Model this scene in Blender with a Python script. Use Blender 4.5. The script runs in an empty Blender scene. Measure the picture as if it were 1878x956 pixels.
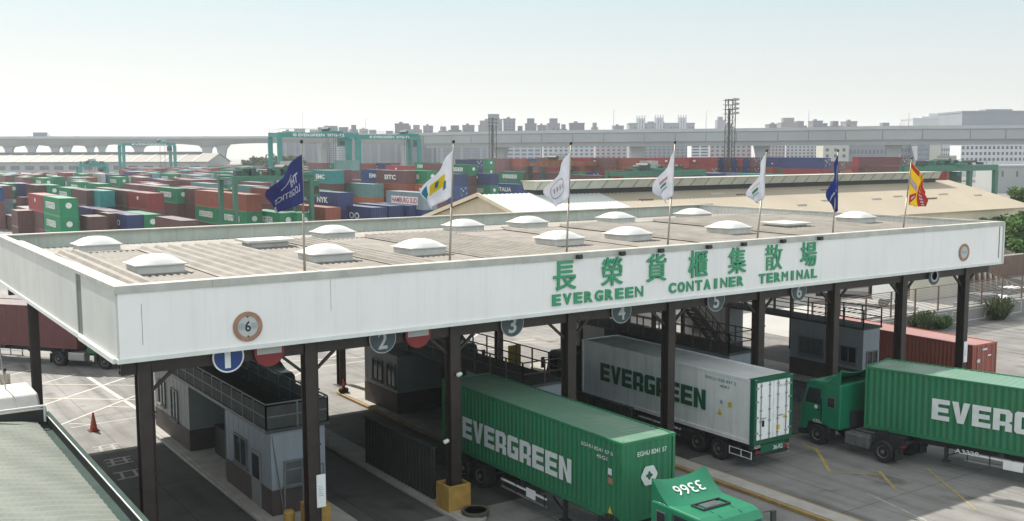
import bpy, bmesh, math, random
from mathutils import Vector, Matrix
C = bpy.context.scene.collection
SC = bpy.context.scene
PI = math.pi
random.seed(7)

# ------------------------------------------------------------------ camera
F_PX, W_PX, H_PX = 1882.0, 1878.0, 956.0
CAM_H = 14.0
_p, _y, _r = math.radians(6.06), math.radians(34.08), math.radians(-0.22)
_fw = Vector((math.sin(_y)*math.cos(_p), math.cos(_y)*math.cos(_p), -math.sin(_p)))
_rt0 = Vector((math.cos(_y), -math.sin(_y), 0.0))
_up0 = _rt0.cross(_fw)
_rt = _rt0*math.cos(_r) + _up0*math.sin(_r)
_up = -_rt0*math.sin(_r) + _up0*math.cos(_r)
cd = bpy.data.cameras.new('camera')
cd.sensor_width = 36.0
cd.lens = 36.0*F_PX/W_PX
cd.clip_end = 9000.0
cam = bpy.data.objects.new('camera', cd)
C.objects.link(cam)
M = Matrix.Identity(4)
for i in range(3):
    M[i][0] = _rt[i]; M[i][1] = _up[i]; M[i][2] = -_fw[i]
M[0][3], M[1][3], M[2][3] = 0, 0, CAM_H
cam.matrix_world = M
SC.camera = cam

def surv(u, v, z=None, D=None, X=None, Y=None):
    """a surveyed point: bearing read off the photograph plus one known distance or level"""
    d = _fw + _rt*((u-939.0)/F_PX) + _up*((478.0-v)/F_PX)
    if z is not None: t = (z-CAM_H)/d.z
    elif D is not None: t = D
    elif X is not None: t = X/d.x
    else: t = Y/d.y
    return Vector((d.x*t, d.y*t, CAM_H+d.z*t))

def proj(P):
    d = Vector(P)-Vector((0, 0, CAM_H))
    z = d.dot(_fw)
    return 939+F_PX*d.dot(_rt)/z, 478-F_PX*d.dot(_up)/z, z

# ------------------------------------------------------------------ light
SUN_EL, SUN_AZ = math.radians(44.5), math.radians(-7.0)   # azimuth from +Y towards +X
world = bpy.data.worlds.new('World')
SC.world = world
world.use_nodes = True
nt = world.node_tree
bg = nt.nodes['Background']
sky = nt.nodes.new('ShaderNodeTexSky')
sky.sky_type = 'NISHITA'
sky.sun_disc = False
sky.sun_elevation = SUN_EL
sky.sun_rotation = SUN_AZ
sky.altitude = 0
sky.air_density = 1.0
sky.dust_density = 2.0
sky.ozone_density = 1.0
gm = nt.nodes.new('ShaderNodeGamma')          # evens the hazy sky out
gm.inputs['Gamma'].default_value = 0.18
nt.links.new(sky.outputs[0], gm.inputs['Color'])
tint = nt.nodes.new('ShaderNodeMix'); tint.data_type = 'RGBA'; tint.blend_type = 'MULTIPLY'; tint.inputs['Factor'].default_value = 1.0
tcw = nt.nodes.new('ShaderNodeTexCoord'); sxyz = nt.nodes.new('ShaderNodeSeparateXYZ'); rmp = nt.nodes.new('ShaderNodeValToRGB')
nt.links.new(tcw.outputs['Generated'], sxyz.inputs[0]); nt.links.new(sxyz.outputs['Z'], rmp.inputs['Fac'])
els = rmp.color_ramp.elements
els[0].position = 0.0; els[0].color = (1.0, 1.0, 0.975, 1); els[1].position = 1.0; els[1].color = (1.04, 1.0, 0.95, 1)
for po_, co_ in ((0.08, (0.95, 0.985, 0.975, 1)), (0.17, (0.76, 0.94, 0.98, 1)), (0.26, (0.52, 0.83, 0.93, 1)), (0.45, (1.03, 1.0, 0.96, 1))):
    e_ = els.new(po_); e_.color = co_
nt.links.new(rmp.outputs['Color'], tint.inputs['B'])
rear_sky_gain = nt.nodes.new('ShaderNodeMapRange'); rear_sky_gain.interpolation_type = 'SMOOTHSTEP'      # added gain on the unseen sky behind the viewer, lifts the shaded fascia
for k_, v_ in (('From Min', 0.1), ('From Max', -0.75), ('To Min', 1.5), ('To Max', 2.8)): rear_sky_gain.inputs[k_].default_value = v_
nt.links.new(sxyz.outputs['Y'], rear_sky_gain.inputs['Value'])
boost = nt.nodes.new('ShaderNodeVectorMath'); boost.operation = 'SCALE'; nt.links.new(rear_sky_gain.outputs['Result'], boost.inputs['Scale'])
nt.links.new(gm.outputs[0], tint.inputs['A'])
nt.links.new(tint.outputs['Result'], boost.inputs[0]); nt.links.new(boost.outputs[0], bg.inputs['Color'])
bg.inputs['Strength'].default_value = 0.15
sl = bpy.data.lights.new('sun', 'SUN')
sl.energy = 2.5
sl.angle = math.radians(0.6)
sl.color = (1.0, 0.95, 0.87)
sun = bpy.data.objects.new('sun', sl)
C.objects.link(sun)
sdir = Vector((math.sin(SUN_AZ)*math.cos(SUN_EL), math.cos(SUN_AZ)*math.cos(SUN_EL), math.sin(SUN_EL)))
sun.rotation_euler = sdir.to_track_quat('Z', 'Y').to_euler()
SC.view_settings.view_transform = 'Standard'
SC.view_settings.look = 'None'
SC.view_settings.gamma = 1.0
SC.view_settings.use_curve_mapping = False
SC.view_settings.exposure = 1.42
SC.cycles.max_bounces = 8
SC.cycles.volume_bounces = 1
SC.cycles.caustics_reflective = False
SC.cycles.caustics_refractive = False

# ------------------------------------------------------------------ materials
def mat(name, col, rough=0.6, var=0.18, scale=3.0, metal=0.0, bump=0.0, streak=0.0, dirt=(0.16, 0.13, 0.1), dirt_amt=0.0, obj_col=False, spec=0.5, dust=0.0):
    m = bpy.data.materials.new(name)
    m.use_nodes = True
    t = m.node_tree; N = t.nodes; L = t.links
    b = N['Principled BSDF']
    b.inputs['Roughness'].default_value = rough
    b.inputs['Metallic'].default_value = metal
    b.inputs['Specular IOR Level'].default_value = spec
    tc = N.new('ShaderNodeTexCoord')
    no = N.new('ShaderNodeTexNoise'); no.inputs['Scale'].default_value = scale; no.inputs['Detail'].default_value = 6
    L.new(tc.outputs['Object'], no.inputs['Vector'])
    mr = N.new('ShaderNodeMapRange')
    mr.inputs['From Min'].default_value = 0.25; mr.inputs['From Max'].default_value = 0.75
    mr.inputs['To Min'].default_value = 1-var; mr.inputs['To Max'].default_value = 1+var*0.6
    L.new(no.outputs['Fac'], mr.inputs['Value'])
    mul = N.new('ShaderNodeMix'); mul.data_type = 'RGBA'; mul.blend_type = 'MULTIPLY'; mul.inputs['Factor'].default_value = 1.0
    if obj_col:
        oi = N.new('ShaderNodeObjectInfo'); L.new(oi.outputs['Color'], mul.inputs['A'])
    else:
        mul.inputs['A'].default_value = (*col, 1)
    L.new(mr.outputs['Result'], mul.inputs['B'])
    out = mul.outputs['Result']
    if dust > 0:        # even pale film: dusty fading plus sky glare put into the colour
        du = N.new('ShaderNodeMix'); du.data_type = 'RGBA'; du.inputs['Factor'].default_value = dust; du.inputs['B'].default_value = (0.42, 0.44, 0.42, 1)
        L.new(out, du.inputs['A']); out = du.outputs['Result']
    if streak > 0 or dirt_amt > 0:
        mp = N.new('ShaderNodeMapping')
        mp.inputs['Scale'].default_value = (2.2, 2.2, 0.12) if streak > 0 else (0.35, 0.35, 0.35)
        L.new(tc.outputs['Object'], mp.inputs['Vector'])
        n2 = N.new('ShaderNodeTexNoise'); n2.inputs['Scale'].default_value = 1.6; n2.inputs['Detail'].default_value = 8; n2.inputs['Roughness'].default_value = 0.65
        L.new(mp.outputs['Vector'], n2.inputs['Vector'])
        m2 = N.new('ShaderNodeMapRange')
        m2.inputs['From Min'].default_value = 0.5; m2.inputs['From Max'].default_value = 0.78
        m2.inputs['To Min'].default_value = 0; m2.inputs['To Max'].default_value = max(streak, dirt_amt)
        L.new(n2.outputs['Fac'], m2.inputs['Value'])
        mx = N.new('ShaderNodeMix'); mx.data_type = 'RGBA'
        L.new(m2.outputs['Result'], mx.inputs['Factor'])
        L.new(out, mx.inputs['A']); mx.inputs['B'].default_value = (*dirt, 1)
        out = mx.outputs['Result']
    L.new(out, b.inputs['Base Color'])
    if bump > 0:
        n3 = N.new('ShaderNodeTexNoise'); n3.inputs['Scale'].default_value = scale*8; n3.inputs['Detail'].default_value = 4
        L.new(tc.outputs['Object'], n3.inputs['Vector'])
        bp = N.new('ShaderNodeBump'); bp.inputs['Strength'].default_value = bump; bp.inputs['Distance'].default_value = 0.02
        L.new(n3.outputs['Fac'], bp.inputs['Height']); L.new(bp.outputs['Normal'], b.inputs['Normal'])
    return m

def ground_mat(nm='worn_concrete_ground', base=(0.285, 0.275, 0.258)):
    m = bpy.data.materials.new(nm); m.use_nodes = True
    t = m.node_tree; N = t.nodes; L = t.links; b = N['Principled BSDF']
    b.inputs['Roughness'].default_value = 0.8
    tc = N.new('ShaderNodeTexCoord')
    def noise(sc, det, lo, hi, a, c, vec=None):
        n = N.new('ShaderNodeTexNoise'); n.inputs['Scale'].default_value = sc; n.inputs['Detail'].default_value = det
        L.new(vec or tc.outputs['Object'], n.inputs['Vector'])
        r = N.new('ShaderNodeMapRange'); r.inputs['From Min'].default_value = lo; r.inputs['From Max'].default_value = hi
        r.inputs['To Min'].default_value = a; r.inputs['To Max'].default_value = c
        L.new(n.outputs['Fac'], r.inputs['Value']); return r.outputs['Result']
    def mult(x, y):
        k = N.new('ShaderNodeMath'); k.operation = 'MULTIPLY'; L.new(x, k.inputs[0]); L.new(y, k.inputs[1]); return k.outputs[0]
    big = noise(0.09, 5, 0.3, 0.7, 0.66, 1.14)
    mid = noise(0.9, 8, 0.3, 0.7, 0.82, 1.08)
    fine = noise(14, 6, 0.3, 0.7, 0.9, 1.06)
    mp = N.new('ShaderNodeMapping'); mp.inputs['Scale'].default_value = (1.1, 0.07, 1)
    L.new(tc.outputs['Object'], mp.inputs['Vector'])
    tyre = noise(1.0, 5, 0.5, 0.72, 1.0, 0.52, mp.outputs['Vector'])
    spots = noise(0.55, 9, 0.58, 0.72, 1.0, 0.5)
    # slab joints
    bk = N.new('ShaderNodeTexBrick'); bk.inputs['Scale'].default_value = 1.0
    bk.inputs['Brick Width'].default_value = 5.65; bk.inputs['Row Height'].default_value = 6.2
    bk.inputs['Mortar Size'].default_value = 0.022; bk.offset = 0.0
    bk.inputs['Color1'].default_value = (1, 1, 1, 1); bk.inputs['Color2'].default_value = (0.93, 0.93, 0.93, 1); bk.inputs['Mortar'].default_value = (0.45, 0.45, 0.45, 1)
    L.new(tc.outputs['Object'], bk.inputs['Vector'])
    f = mult(mult(big, mid), mult(fine, mult(tyre, spots)))
    mx = N.new('ShaderNodeMix'); mx.data_type = 'RGBA'; mx.blend_type = 'MULTIPLY'; mx.inputs['Factor'].default_value = 1
    mx.inputs['A'].default_value = (*base, 1); L.new(f, mx.inputs['B'])
    m2 = N.new('ShaderNodeMix'); m2.data_type = 'RGBA'; m2.blend_type = 'MULTIPLY'; m2.inputs['Factor'].default_value = 1
    L.new(mx.outputs['Result'], m2.inputs['A']); L.new(bk.outputs['Color'], m2.inputs['B'])
    L.new(m2.outputs['Result'], b.inputs['Base Color'])
    n3 = N.new('ShaderNodeTexNoise'); n3.inputs['Scale'].default_value = 30; L.new(tc.outputs['Object'], n3.inputs['Vector'])
    bp = N.new('ShaderNodeBump'); bp.inputs['Strength'].default_value = 0.25; bp.inputs['Distance'].default_value = 0.01
    L.new(n3.outputs['Fac'], bp.inputs['Height']); L.new(bp.outputs['Normal'], b.inputs['Normal'])
    return m

def glass_mat(name, col=(0.02, 0.025, 0.03), rough=0.08):
    m = mat(name, col, rough, 0.3, 1.5); return m

MT = {}
def mk(key, *a, **k):
    MT[key] = mat(key, *a, **k); return MT[key]
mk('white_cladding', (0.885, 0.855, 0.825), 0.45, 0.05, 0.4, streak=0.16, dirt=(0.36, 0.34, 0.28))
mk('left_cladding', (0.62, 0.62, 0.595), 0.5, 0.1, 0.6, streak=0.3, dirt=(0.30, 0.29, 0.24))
mk('flashing', (0.50, 0.49, 0.44), 0.55, 0.22, 1.2, dirt_amt=0.45, dirt=(0.3, 0.28, 0.23))
mk('trim_white', (0.74, 0.75, 0.71), 0.5, 0.1, 1.0, dirt_amt=0.35, dirt=(0.42, 0.42, 0.34))
mk('inner_cladding', (0.56, 0.59, 0.51), 0.6, 0.15, 1.0, streak=0.35, dirt=(0.26, 0.27, 0.2))
mk('roof_sheet', (0.275, 0.25, 0.215), 0.7, 0.3, 0.9, dirt_amt=0.6, dirt=(0.17, 0.15, 0.12))
mk('roof_sheet_old', (0.24, 0.215, 0.185), 0.75, 0.32, 1.0, dirt_amt=0.7, dirt=(0.15, 0.13, 0.11))
mk('dome_plastic', (0.66, 0.66, 0.63), 0.4, 0.08, 2.0, dirt_amt=0.3, dirt=(0.5, 0.47, 0.4))
mk('curb_white', (0.62, 0.61, 0.57), 0.6, 0.15, 2.0, dirt_amt=0.4, dirt=(0.4, 0.37, 0.3))
mk('dark_steel', (0.030, 0.021, 0.017), 0.5, 0.4, 2.5, dirt_amt=0.5, dirt=(0.06, 0.032, 0.022))
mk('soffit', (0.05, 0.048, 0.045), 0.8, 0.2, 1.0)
mk('grey_strip', (0.16, 0.16, 0.15), 0.6, 0.15, 1.0)
mk('sign_green', (0.042, 0.31, 0.15), 0.4, 0.08, 2.0)
mk('sign_green_dark', (0.015, 0.09, 0.045), 0.5, 0.1, 2.0)
mk('metal_grey', (0.38, 0.38, 0.37), 0.4, 0.15, 3.0, metal=0.5)
mk('pole_metal', (0.33, 0.29, 0.24), 0.45, 0.2, 3.0, metal=0.4)
mk('black', (0.012, 0.012, 0.013), 0.5, 0.3, 3.0)
mk('rubber', (0.018, 0.018, 0.019), 0.85, 0.35, 5.0, dirt_amt=0.4, dirt=(0.06, 0.055, 0.05))
mk('rim', (0.13, 0.13, 0.13), 0.5, 0.3, 4.0, dirt_amt=0.5, dirt=(0.1, 0.08, 0.06))
mk('frame_dark', (0.03, 0.031, 0.034), 0.6, 0.35, 3.0, dirt_amt=0.5, dirt=(0.07, 0.06, 0.05))
mk('white_paint', (0.86, 0.86, 0.83), 0.5, 0.08, 3.0)
mk('decal_white', (0.74, 0.76, 0.74), 0.5, 0.1, 3.0)
mk('decal_green', (0.01, 0.11, 0.05), 0.5, 0.1, 3.0)
mk('decal_red', (0.45, 0.03, 0.04), 0.5, 0.1, 3.0)
mk('decal_yellow', (0.75, 0.5, 0.05), 0.5, 0.1, 3.0)
mk('yellow_paint', (0.42, 0.25, 0.055), 0.6, 0.3, 2.5, dirt_amt=0.55, dirt=(0.16, 0.11, 0.06))
mk('kerb_concrete', (0.42, 0.40, 0.36), 0.8, 0.2, 1.5, bump=0.3, dirt_amt=0.5, dirt=(0.2, 0.18, 0.15))
mk('rim_olive', (0.14, 0.11, 0.05), 0.7, 0.3, 2.0)
mk('kerb_yellow', (0.38, 0.25, 0.09), 0.7, 0.3, 2.0, dirt_amt=0.6, dirt=(0.14, 0.1, 0.06))
mk('road_white', (0.55, 0.53, 0.465), 0.7, 0.25, 3.0, dirt_amt=0.6, dirt=(0.3, 0.28, 0.24))
mk('road_faint', (0.40, 0.385, 0.35), 0.8, 0.3, 3.0, dirt_amt=0.8, dirt=(0.2, 0.19, 0.17))
mk('road_yellow', (0.46, 0.34, 0.1), 0.7, 0.3, 3.0, dirt_amt=0.7, dirt=(0.2, 0.18, 0.14))
mk('booth_blue', (0.27, 0.295, 0.325), 0.5, 0.1, 1.5, streak=0.25, dirt=(0.2, 0.2, 0.2))
mk('booth_grey', (0.25, 0.255, 0.25), 0.5, 0.12, 1.5, streak=0.35, dirt=(0.17, 0.16, 0.15))
mk('booth_base', (0.075, 0.058, 0.052), 0.7, 0.25, 1.5, dirt_amt=0.5, dirt=(0.07, 0.06, 0.05))
mk('deck_dark', (0.06, 0.064, 0.058), 0.8, 0.3, 2.0)
mk('rail_dark', (0.05, 0.035, 0.03), 0.5, 0.3, 3.0)
mk('rail_grey', (0.16, 0.165, 0.16), 0.5, 0.25, 3.0)
MT['glass'] = glass_mat('window_glass')
MT['glass_pale'] = glass_mat('pale_window_glass', (0.10, 0.12, 0.12), 0.15)
mk('red_paint', (0.24, 0.02, 0.022), 0.45, 0.15, 3.0)
mk('sign_blue', (0.010, 0.05, 0.22), 0.4, 0.1, 3.0)
mk('sign_dark', (0.05, 0.075, 0.085), 0.45, 0.2, 3.0)
mk('sign_rust', (0.36, 0.2, 0.13), 0.6, 0.3, 4.0)
mk('sign_cream', (0.48, 0.49, 0.47), 0.5, 0.1, 3.0)
mk('faded_blue', (0.32, 0.40, 0.46), 0.6, 0.1, 3.0)
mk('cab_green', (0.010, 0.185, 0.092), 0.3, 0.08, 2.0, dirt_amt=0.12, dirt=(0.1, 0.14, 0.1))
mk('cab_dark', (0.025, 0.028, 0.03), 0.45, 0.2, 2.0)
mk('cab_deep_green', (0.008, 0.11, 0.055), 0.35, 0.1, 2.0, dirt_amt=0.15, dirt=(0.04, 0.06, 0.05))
mk('container_paint', (1, 1, 1), 0.5, 0.12, 1.1, streak=0.34, dirt=(0.11, 0.07, 0.05), obj_col=True)
mk('container_roof_paint', (1, 1, 1), 0.36, 0.15, 0.7, dirt_amt=0.35, dirt=(0.42, 0.42, 0.39), obj_col=True, spec=0.8, dust=0.26)
mk('crane_green', (0.035, 0.155, 0.1), 0.5, 0.2, 0.8, dirt_amt=0.3, dirt=(0.05, 0.12, 0.09))
mk('crane_teal', (0.025, 0.25, 0.22), 0.5, 0.15, 0.4)
mk('crane_rust', (0.24, 0.09, 0.035), 0.6, 0.4, 0.8, dirt_amt=0.6, dirt=(0.08, 0.04, 0.03))
mk('crane_tan', (0.36, 0.19, 0.09), 0.6, 0.3, 0.8, dirt_amt=0.4, dirt=(0.15, 0.07, 0.04))
mk('crane_dark', (0.05, 0.06, 0.055), 0.6, 0.4, 0.8)
mk('viaduct_concrete', (0.36, 0.38, 0.385), 0.85, 0.12, 0.06, streak=0.25, dirt=(0.22, 0.23, 0.23))
mk('viaduct_barrier', (0.44, 0.46, 0.46), 0.85, 0.1, 0.1, streak=0.2, dirt=(0.28, 0.28, 0.28))
mk('shed_wall', (0.72, 0.61, 0.44), 0.7, 0.1, 0.5, streak=0.2, dirt=(0.3, 0.26, 0.2))
mk('shed_roof', (0.40, 0.345, 0.26), 0.65, 0.12, 0.15, dirt_amt=0.3, dirt=(0.3, 0.25, 0.18))
mk('shed_roof_white', (0.58, 0.61, 0.57), 0.5, 0.08, 0.2, dirt_amt=0.2, dirt=(0.4, 0.46, 0.4))
mk('shed_vent', (0.50, 0.49, 0.42), 0.7, 0.12, 0.6, streak=0.35, dirt=(0.2, 0.19, 0.15))
mk('far_roof', (0.215, 0.2, 0.165), 0.7, 0.1, 0.1)
mk('far_wall', (0.36, 0.37, 0.36), 0.8, 0.1, 0.1)
mk('far_stripe', (0.42, 0.41, 0.38), 0.7, 0.05, 0.1)
mk('louver', (0.14, 0.15, 0.16), 0.8, 0.1, 0.3)
mk('green_roof', (0.15, 0.172, 0.143), 0.6, 0.15, 1.2, dirt_amt=0.4, dirt=(0.2, 0.25, 0.2))
mk('gutter_green', (0.026, 0.06, 0.05), 0.95, 0.3, 1.5, dirt_amt=0.3, dirt=(0.07, 0.1, 0.085))
mk('parapet_dark', (0.03, 0.032, 0.028), 0.7, 0.3, 1.5)
mk('cone_orange', (0.55, 0.09, 0.05), 0.6, 0.15, 4.0)
mk('leaf', (0.105, 0.20, 0.045), 0.6, 0.5, 0.7)
mk('leaf_dark', (0.05, 0.11, 0.03), 0.65, 0.5, 0.7)
mk('leaf_dry', (0.09, 0.11, 0.035), 0.7, 0.4, 1.0)
mk('bark', (0.09, 0.065, 0.045), 0.9, 0.3, 4.0)
mk('screen_mesh', (0.36, 0.33, 0.29), 0.8, 0.15, 1.0)
mk('fence_brown', (0.16, 0.10, 0.075), 0.7, 0.2, 1.0)
mk('wall_grey', (0.27, 0.25, 0.235), 0.85, 0.2, 0.8, streak=0.3, dirt=(0.14, 0.13, 0.12))
mk('ramp_concrete', (0.42, 0.41, 0.385), 0.85, 0.1, 0.3)
mk('cream_wall', (0.5, 0.46, 0.38), 0.8, 0.1, 0.5)
mk('skin', (0.45, 0.28, 0.2), 0.6, 0.05, 3.0)
mk('cloth_beige', (0.5, 0.45, 0.36), 0.8, 0.1, 5.0)
mk('cloth_tan', (0.3, 0.24, 0.17), 0.8, 0.1, 5.0)
mk('hair', (0.015, 0.012, 0.01), 0.7, 0.2, 5.0)
for k_, c_ in dict(flag_navy=(0.055, 0.065, 0.22), flag_white=(0.72, 0.72, 0.76), flag_blue=(0.025, 0.06, 0.3), flag_yellow=(0.8, 0.6, 0.02), flag_red=(0.55, 0.04, 0.04), flag_grey=(0.3, 0.3, 0.36), flag_lilac=(0.5, 0.42, 0.62), flag_teal=(0.04, 0.25, 0.32), flag_green=(0.05, 0.35, 0.2), flag_pink=(0.6, 0.35, 0.4)).items():
    mk(k_, c_, 0.75, 0.08, 3.0)
def translucent(k, f):
    m = MT[k]; t = m.node_tree; b = t.nodes['Principled BSDF']; o = t.nodes['Material Output']
    tr = t.nodes.new('ShaderNodeBsdfTranslucent'); mx = t.nodes.new('ShaderNodeMixShader'); mx.inputs[0].default_value = f
    l = b.inputs['Base Color'].links[0].from_socket
    t.links.new(l, tr.inputs['Color']); t.links.new(b.outputs[0], mx.inputs[1]); t.links.new(tr.outputs[0], mx.inputs[2]); t.links.new(mx.outputs[0], o.inputs['Surface'])
for k_ in list(MT):
    if k_.startswith('flag_'): translucent(k_, .45)
    if k_.startswith('leaf'): translucent(k_, .4)
def bmat(i):
    pal = [(0.15, 0.16, 0.19), (0.20, 0.205, 0.235), (0.12, 0.125, 0.16), (0.24, 0.22, 0.23), (0.17, 0.18, 0.22)]
    return mk('tower_render_%d' % i, pal[i % 5], 0.85, 0.1, 0.05)
BM = [bmat(i) for i in range(5)]
mk('bld_white', (0.64, 0.66, 0.68), 0.8, 0.06, 0.1)
mk('bld_beige', (0.52, 0.5, 0.44), 0.8, 0.08, 0.1)
mk('bld_blue', (0.16, 0.2, 0.26), 0.6, 0.1, 0.1)
mk('bld_pink', (0.42, 0.36, 0.36), 0.8, 0.08, 0.1)
mk('bld_slate', (0.24, 0.26, 0.29), 0.8, 0.1, 0.1)
mk('bld_glass', (0.10, 0.12, 0.15), 0.3, 0.2, 0.2)
mk('bld_haze', (0.29, 0.31, 0.34), 0.8, 0.08, 0.1)
mk('bld_band', (0.17, 0.185, 0.21), 0.5, 0.1, 0.2)
mk('bld_win', (0.10, 0.11, 0.14), 0.4, 0.2, 0.2)
mk('bld_pale', (0.5, 0.51, 0.53), 0.8, 0.06, 0.1)
# ------------------------------------------------------------------ mesh helpers
class MB:
    def __init__(s):
        s.v = []; s.f = []; s.m = []; s.mats = []
    def mi(s, m):
        m = MT[m] if isinstance(m, str) else m
        if m not in s.mats: s.mats.append(m)
        return s.mats.index(m)
    def raw(s, vs, fs, m):
        k = len(s.v); i = s.mi(m)
        s.v += [Vector(p) for p in vs]
        for f in fs:
            s.f.append([k+j for j in f]); s.m.append(i)
        return s
    def box(s, a, b, m, rz=0.0, o=(0, 0, 0)):
        x0, y0, z0 = a; x1, y1, z1 = b
        vs = [Vector((x, y, z)) for z in (z0, z1) for x, y in ((x0, y0), (x1, y0), (x1, y1), (x0, y1))]
        if rz or o != (0, 0, 0):
            R = Matrix.Rotation(rz, 3, 'Z'); vs = [R @ p + Vector(o) for p in vs]
        return s.raw(vs, [(3, 2, 1, 0), (4, 5, 6, 7), (0, 1, 5, 4), (1, 2, 6, 5), (2, 3, 7, 6), (3, 0, 4, 7)], m)
    def bar(s, p, q, w, h, m, up=(0, 0, 1)):
        p, q = Vector(p), Vector(q); d = (q-p).normalized(); up = Vector(up)
        if abs(d.dot(up)) > 0.98: up = Vector((0, 1, 0))
        a = d.cross(up).normalized()*(w/2); b = a.cross(d).normalized()*(h/2)
        vs = [p-a-b, p+a-b, p+a+b, p-a+b, q-a-b, q+a-b, q+a+b, q-a+b]
        return s.raw(vs, [(0, 1, 2, 3), (7, 6, 5, 4), (0, 4, 5, 1), (1, 5, 6, 2), (2, 6, 7, 3), (3, 7, 4, 0)], m)
    def tube(s, p, q, r0, m, n=10, r1=None):
        p, q = Vector(p), Vector(q); r1 = r0 if r1 is None else r1
        d = (q-p).normalized(); up = Vector((0, 0, 1)) if abs(d.z) < 0.95 else Vector((1, 0, 0))
        a = d.cross(up).normalized(); b = a.cross(d)
        vs = []
        for c, r in ((p, r0), (q, r1)):
            vs += [c + a*(r*math.cos(2*PI*i/n)) + b*(r*math.sin(2*PI*i/n)) for i in range(n)]
        fs = [(i, (i+1) % n, n+(i+1) % n, n+i) for i in range(n)] + [tuple(range(n))[::-1], tuple(range(n, 2*n))]
        return s.raw(vs, fs, m)
    def lathe(s, prof, o, axis, m, n=24):
        """prof: (offset along axis, radius)"""
        o = Vector(o); ax = Vector(axis).normalized()
        up = Vector((0, 0, 1)) if abs(ax.z) < 0.9 else Vector((1, 0, 0))
        a = ax.cross(up).normalized(); b = a.cross(ax)
        vs = []
        for t, r in prof:
            vs += [o + ax*t + a*(r*math.cos(2*PI*i/n)) + b*(r*math.sin(2*PI*i/n)) for i in range(n)]
        fs = []
        for k in range(len(prof)-1):
            for i in range(n):
                fs.append((k*n+i, k*n+(i+1) % n, (k+1)*n+(i+1) % n, (k+1)*n+i))
        fs.append(tuple(range(n))[::-1]); fs.append(tuple(range((len(prof)-1)*n, len(prof)*n)))
        return s.raw(vs, fs, m)
    def prism(s, poly, vec, m):
        """poly: 3-d points of a planar outline, swept by vec"""
        n = len(poly); vec = Vector(vec); P = [Vector(p) for p in poly]
        vs = P + [p+vec for p in P]
        fs = [tuple(range(n))[::-1], tuple(range(n, 2*n))] + [(i, (i+1) % n, n+(i+1) % n, n+i) for i in range(n)]
        return s.raw(vs, fs, m)
    def quad(s, a, b, c, d, m):
        return s.raw([a, b, c, d], [(0, 1, 2, 3)], m)
    def corr(s, p, q, up, nrm, pitch, depth, m, flat=0.28):
        """a corrugated sheet from p to q (base line), raised by up, ribs standing out along nrm"""
        p, q, up, nrm = Vector(p), Vector(q), Vector(up), Vector(nrm)
        L = (q-p).length; n = max(1, round(L/pitch)); d = (q-p)/n
        pts = []
        for i in range(n):
            b = p + d*i
            pts += [b, b+d*flat*0.9, b+d*(0.5)-d*0.02+nrm*depth*1.0, b+d*(0.5+flat*0.9)-d*0.02+nrm*depth]
        pts.append(q)
        k = len(pts)
        return s.raw(pts + [x+up for x in pts], [(i, i+1, k+i+1, k+i) for i in range(k-1)], m)
    def build(s, name, parent=None, smooth=False, mw=None, bevel=0.0):
        me = bpy.data.meshes.new(name)
        me.from_pydata([tuple(p) for p in s.v], [], s.f)
        for m in s.mats: me.materials.append(m)
        me.polygons.foreach_set('material_index', s.m)
        if smooth: me.polygons.foreach_set('use_smooth', [True]*len(me.polygons))
        me.update()
        bm = bmesh.new(); bm.from_mesh(me); bmesh.ops.recalc_face_normals(bm, faces=bm.faces); bm.to_mesh(me); bm.free()
        o = bpy.data.objects.new(name, me); C.objects.link(o)
        if parent is not None: o.parent = parent
        if bevel > 0:
            b = o.modifiers.new('bevel', 'BEVEL'); b.width = bevel; b.segments = 2; b.limit_method = 'ANGLE'
        return o

def tag(o, label=None, cat=None, group=None, kind=None):
    if label: o['label'] = label
    if cat: o['category'] = cat
    if group: o['group'] = group
    if kind: o['kind'] = kind
    return o
def empty(name, loc=(0, 0, 0), rz=0.0, label=None, cat=None, group=None):
    o = bpy.data.objects.new(name, None); o.empty_display_size = 0.3
    C.objects.link(o); o.location = loc; o.rotation_euler = (0, 0, rz)
    return tag(o, label, cat, group)
def copy_tree(o, parent=None):
    c = o.copy(); C.objects.link(c)
    if parent is not None: c.parent = parent
    for ch in list(o.children): copy_tree(ch, c)
    return c

# text: a font curve turned into plain mesh data once and cached
_TX = {}
def text_geo(body, bold=0.0, depth=0.0, res=3):
    key = (body, bold, depth, res)
    if key in _TX: return _TX[key]
    cu = bpy.data.curves.new('t', 'FONT'); cu.body = body; cu.size = 1.0
    cu.offset = bold; cu.extrude = depth; cu.resolution_u = res
    ob = bpy.data.objects.new('t', cu)
    me = bpy.data.meshes.new_from_object(ob)
    vs = [v.co.copy() for v in me.vertices]; fs = [tuple(p.vertices) for p in me.polygons]
    bpy.data.objects.remove(ob); bpy.data.curves.remove(cu); bpy.data.meshes.remove(me)
    if vs:
        x0 = min(v.x for v in vs); x1 = max(v.x for v in vs); y0 = min(v.y for v in vs); y1 = max(v.y for v in vs)
        zs = [v.z for v in vs]; z0 = min(zs); z1 = max(zs); dz = (z1-z0) or 1
        vs = [Vector(((v.x-x0)/(x1-x0), (v.y-y0)/(y1-y0), (v.z-z0)/dz)) for v in vs]
    _TX[key] = (vs, fs)
    return _TX[key]
def add_text(mb, body, o, ex, ey, w, h, m, depth=0.0, bold=0.0, res=3):
    """text stretched to w x h with its lower left corner at o; depth along ex x ey"""
    vs, fs = text_geo(body, bold, 0.05 if depth else 0.0, res)
    o, ex, ey = Vector(o), Vector(ex).normalized(), Vector(ey).normalized(); ez = ex.cross(ey)
    mb.raw([o + ex*(v.x*w) + ey*(v.y*h) + ez*(v.z*depth) for v in vs], fs, m)
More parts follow.
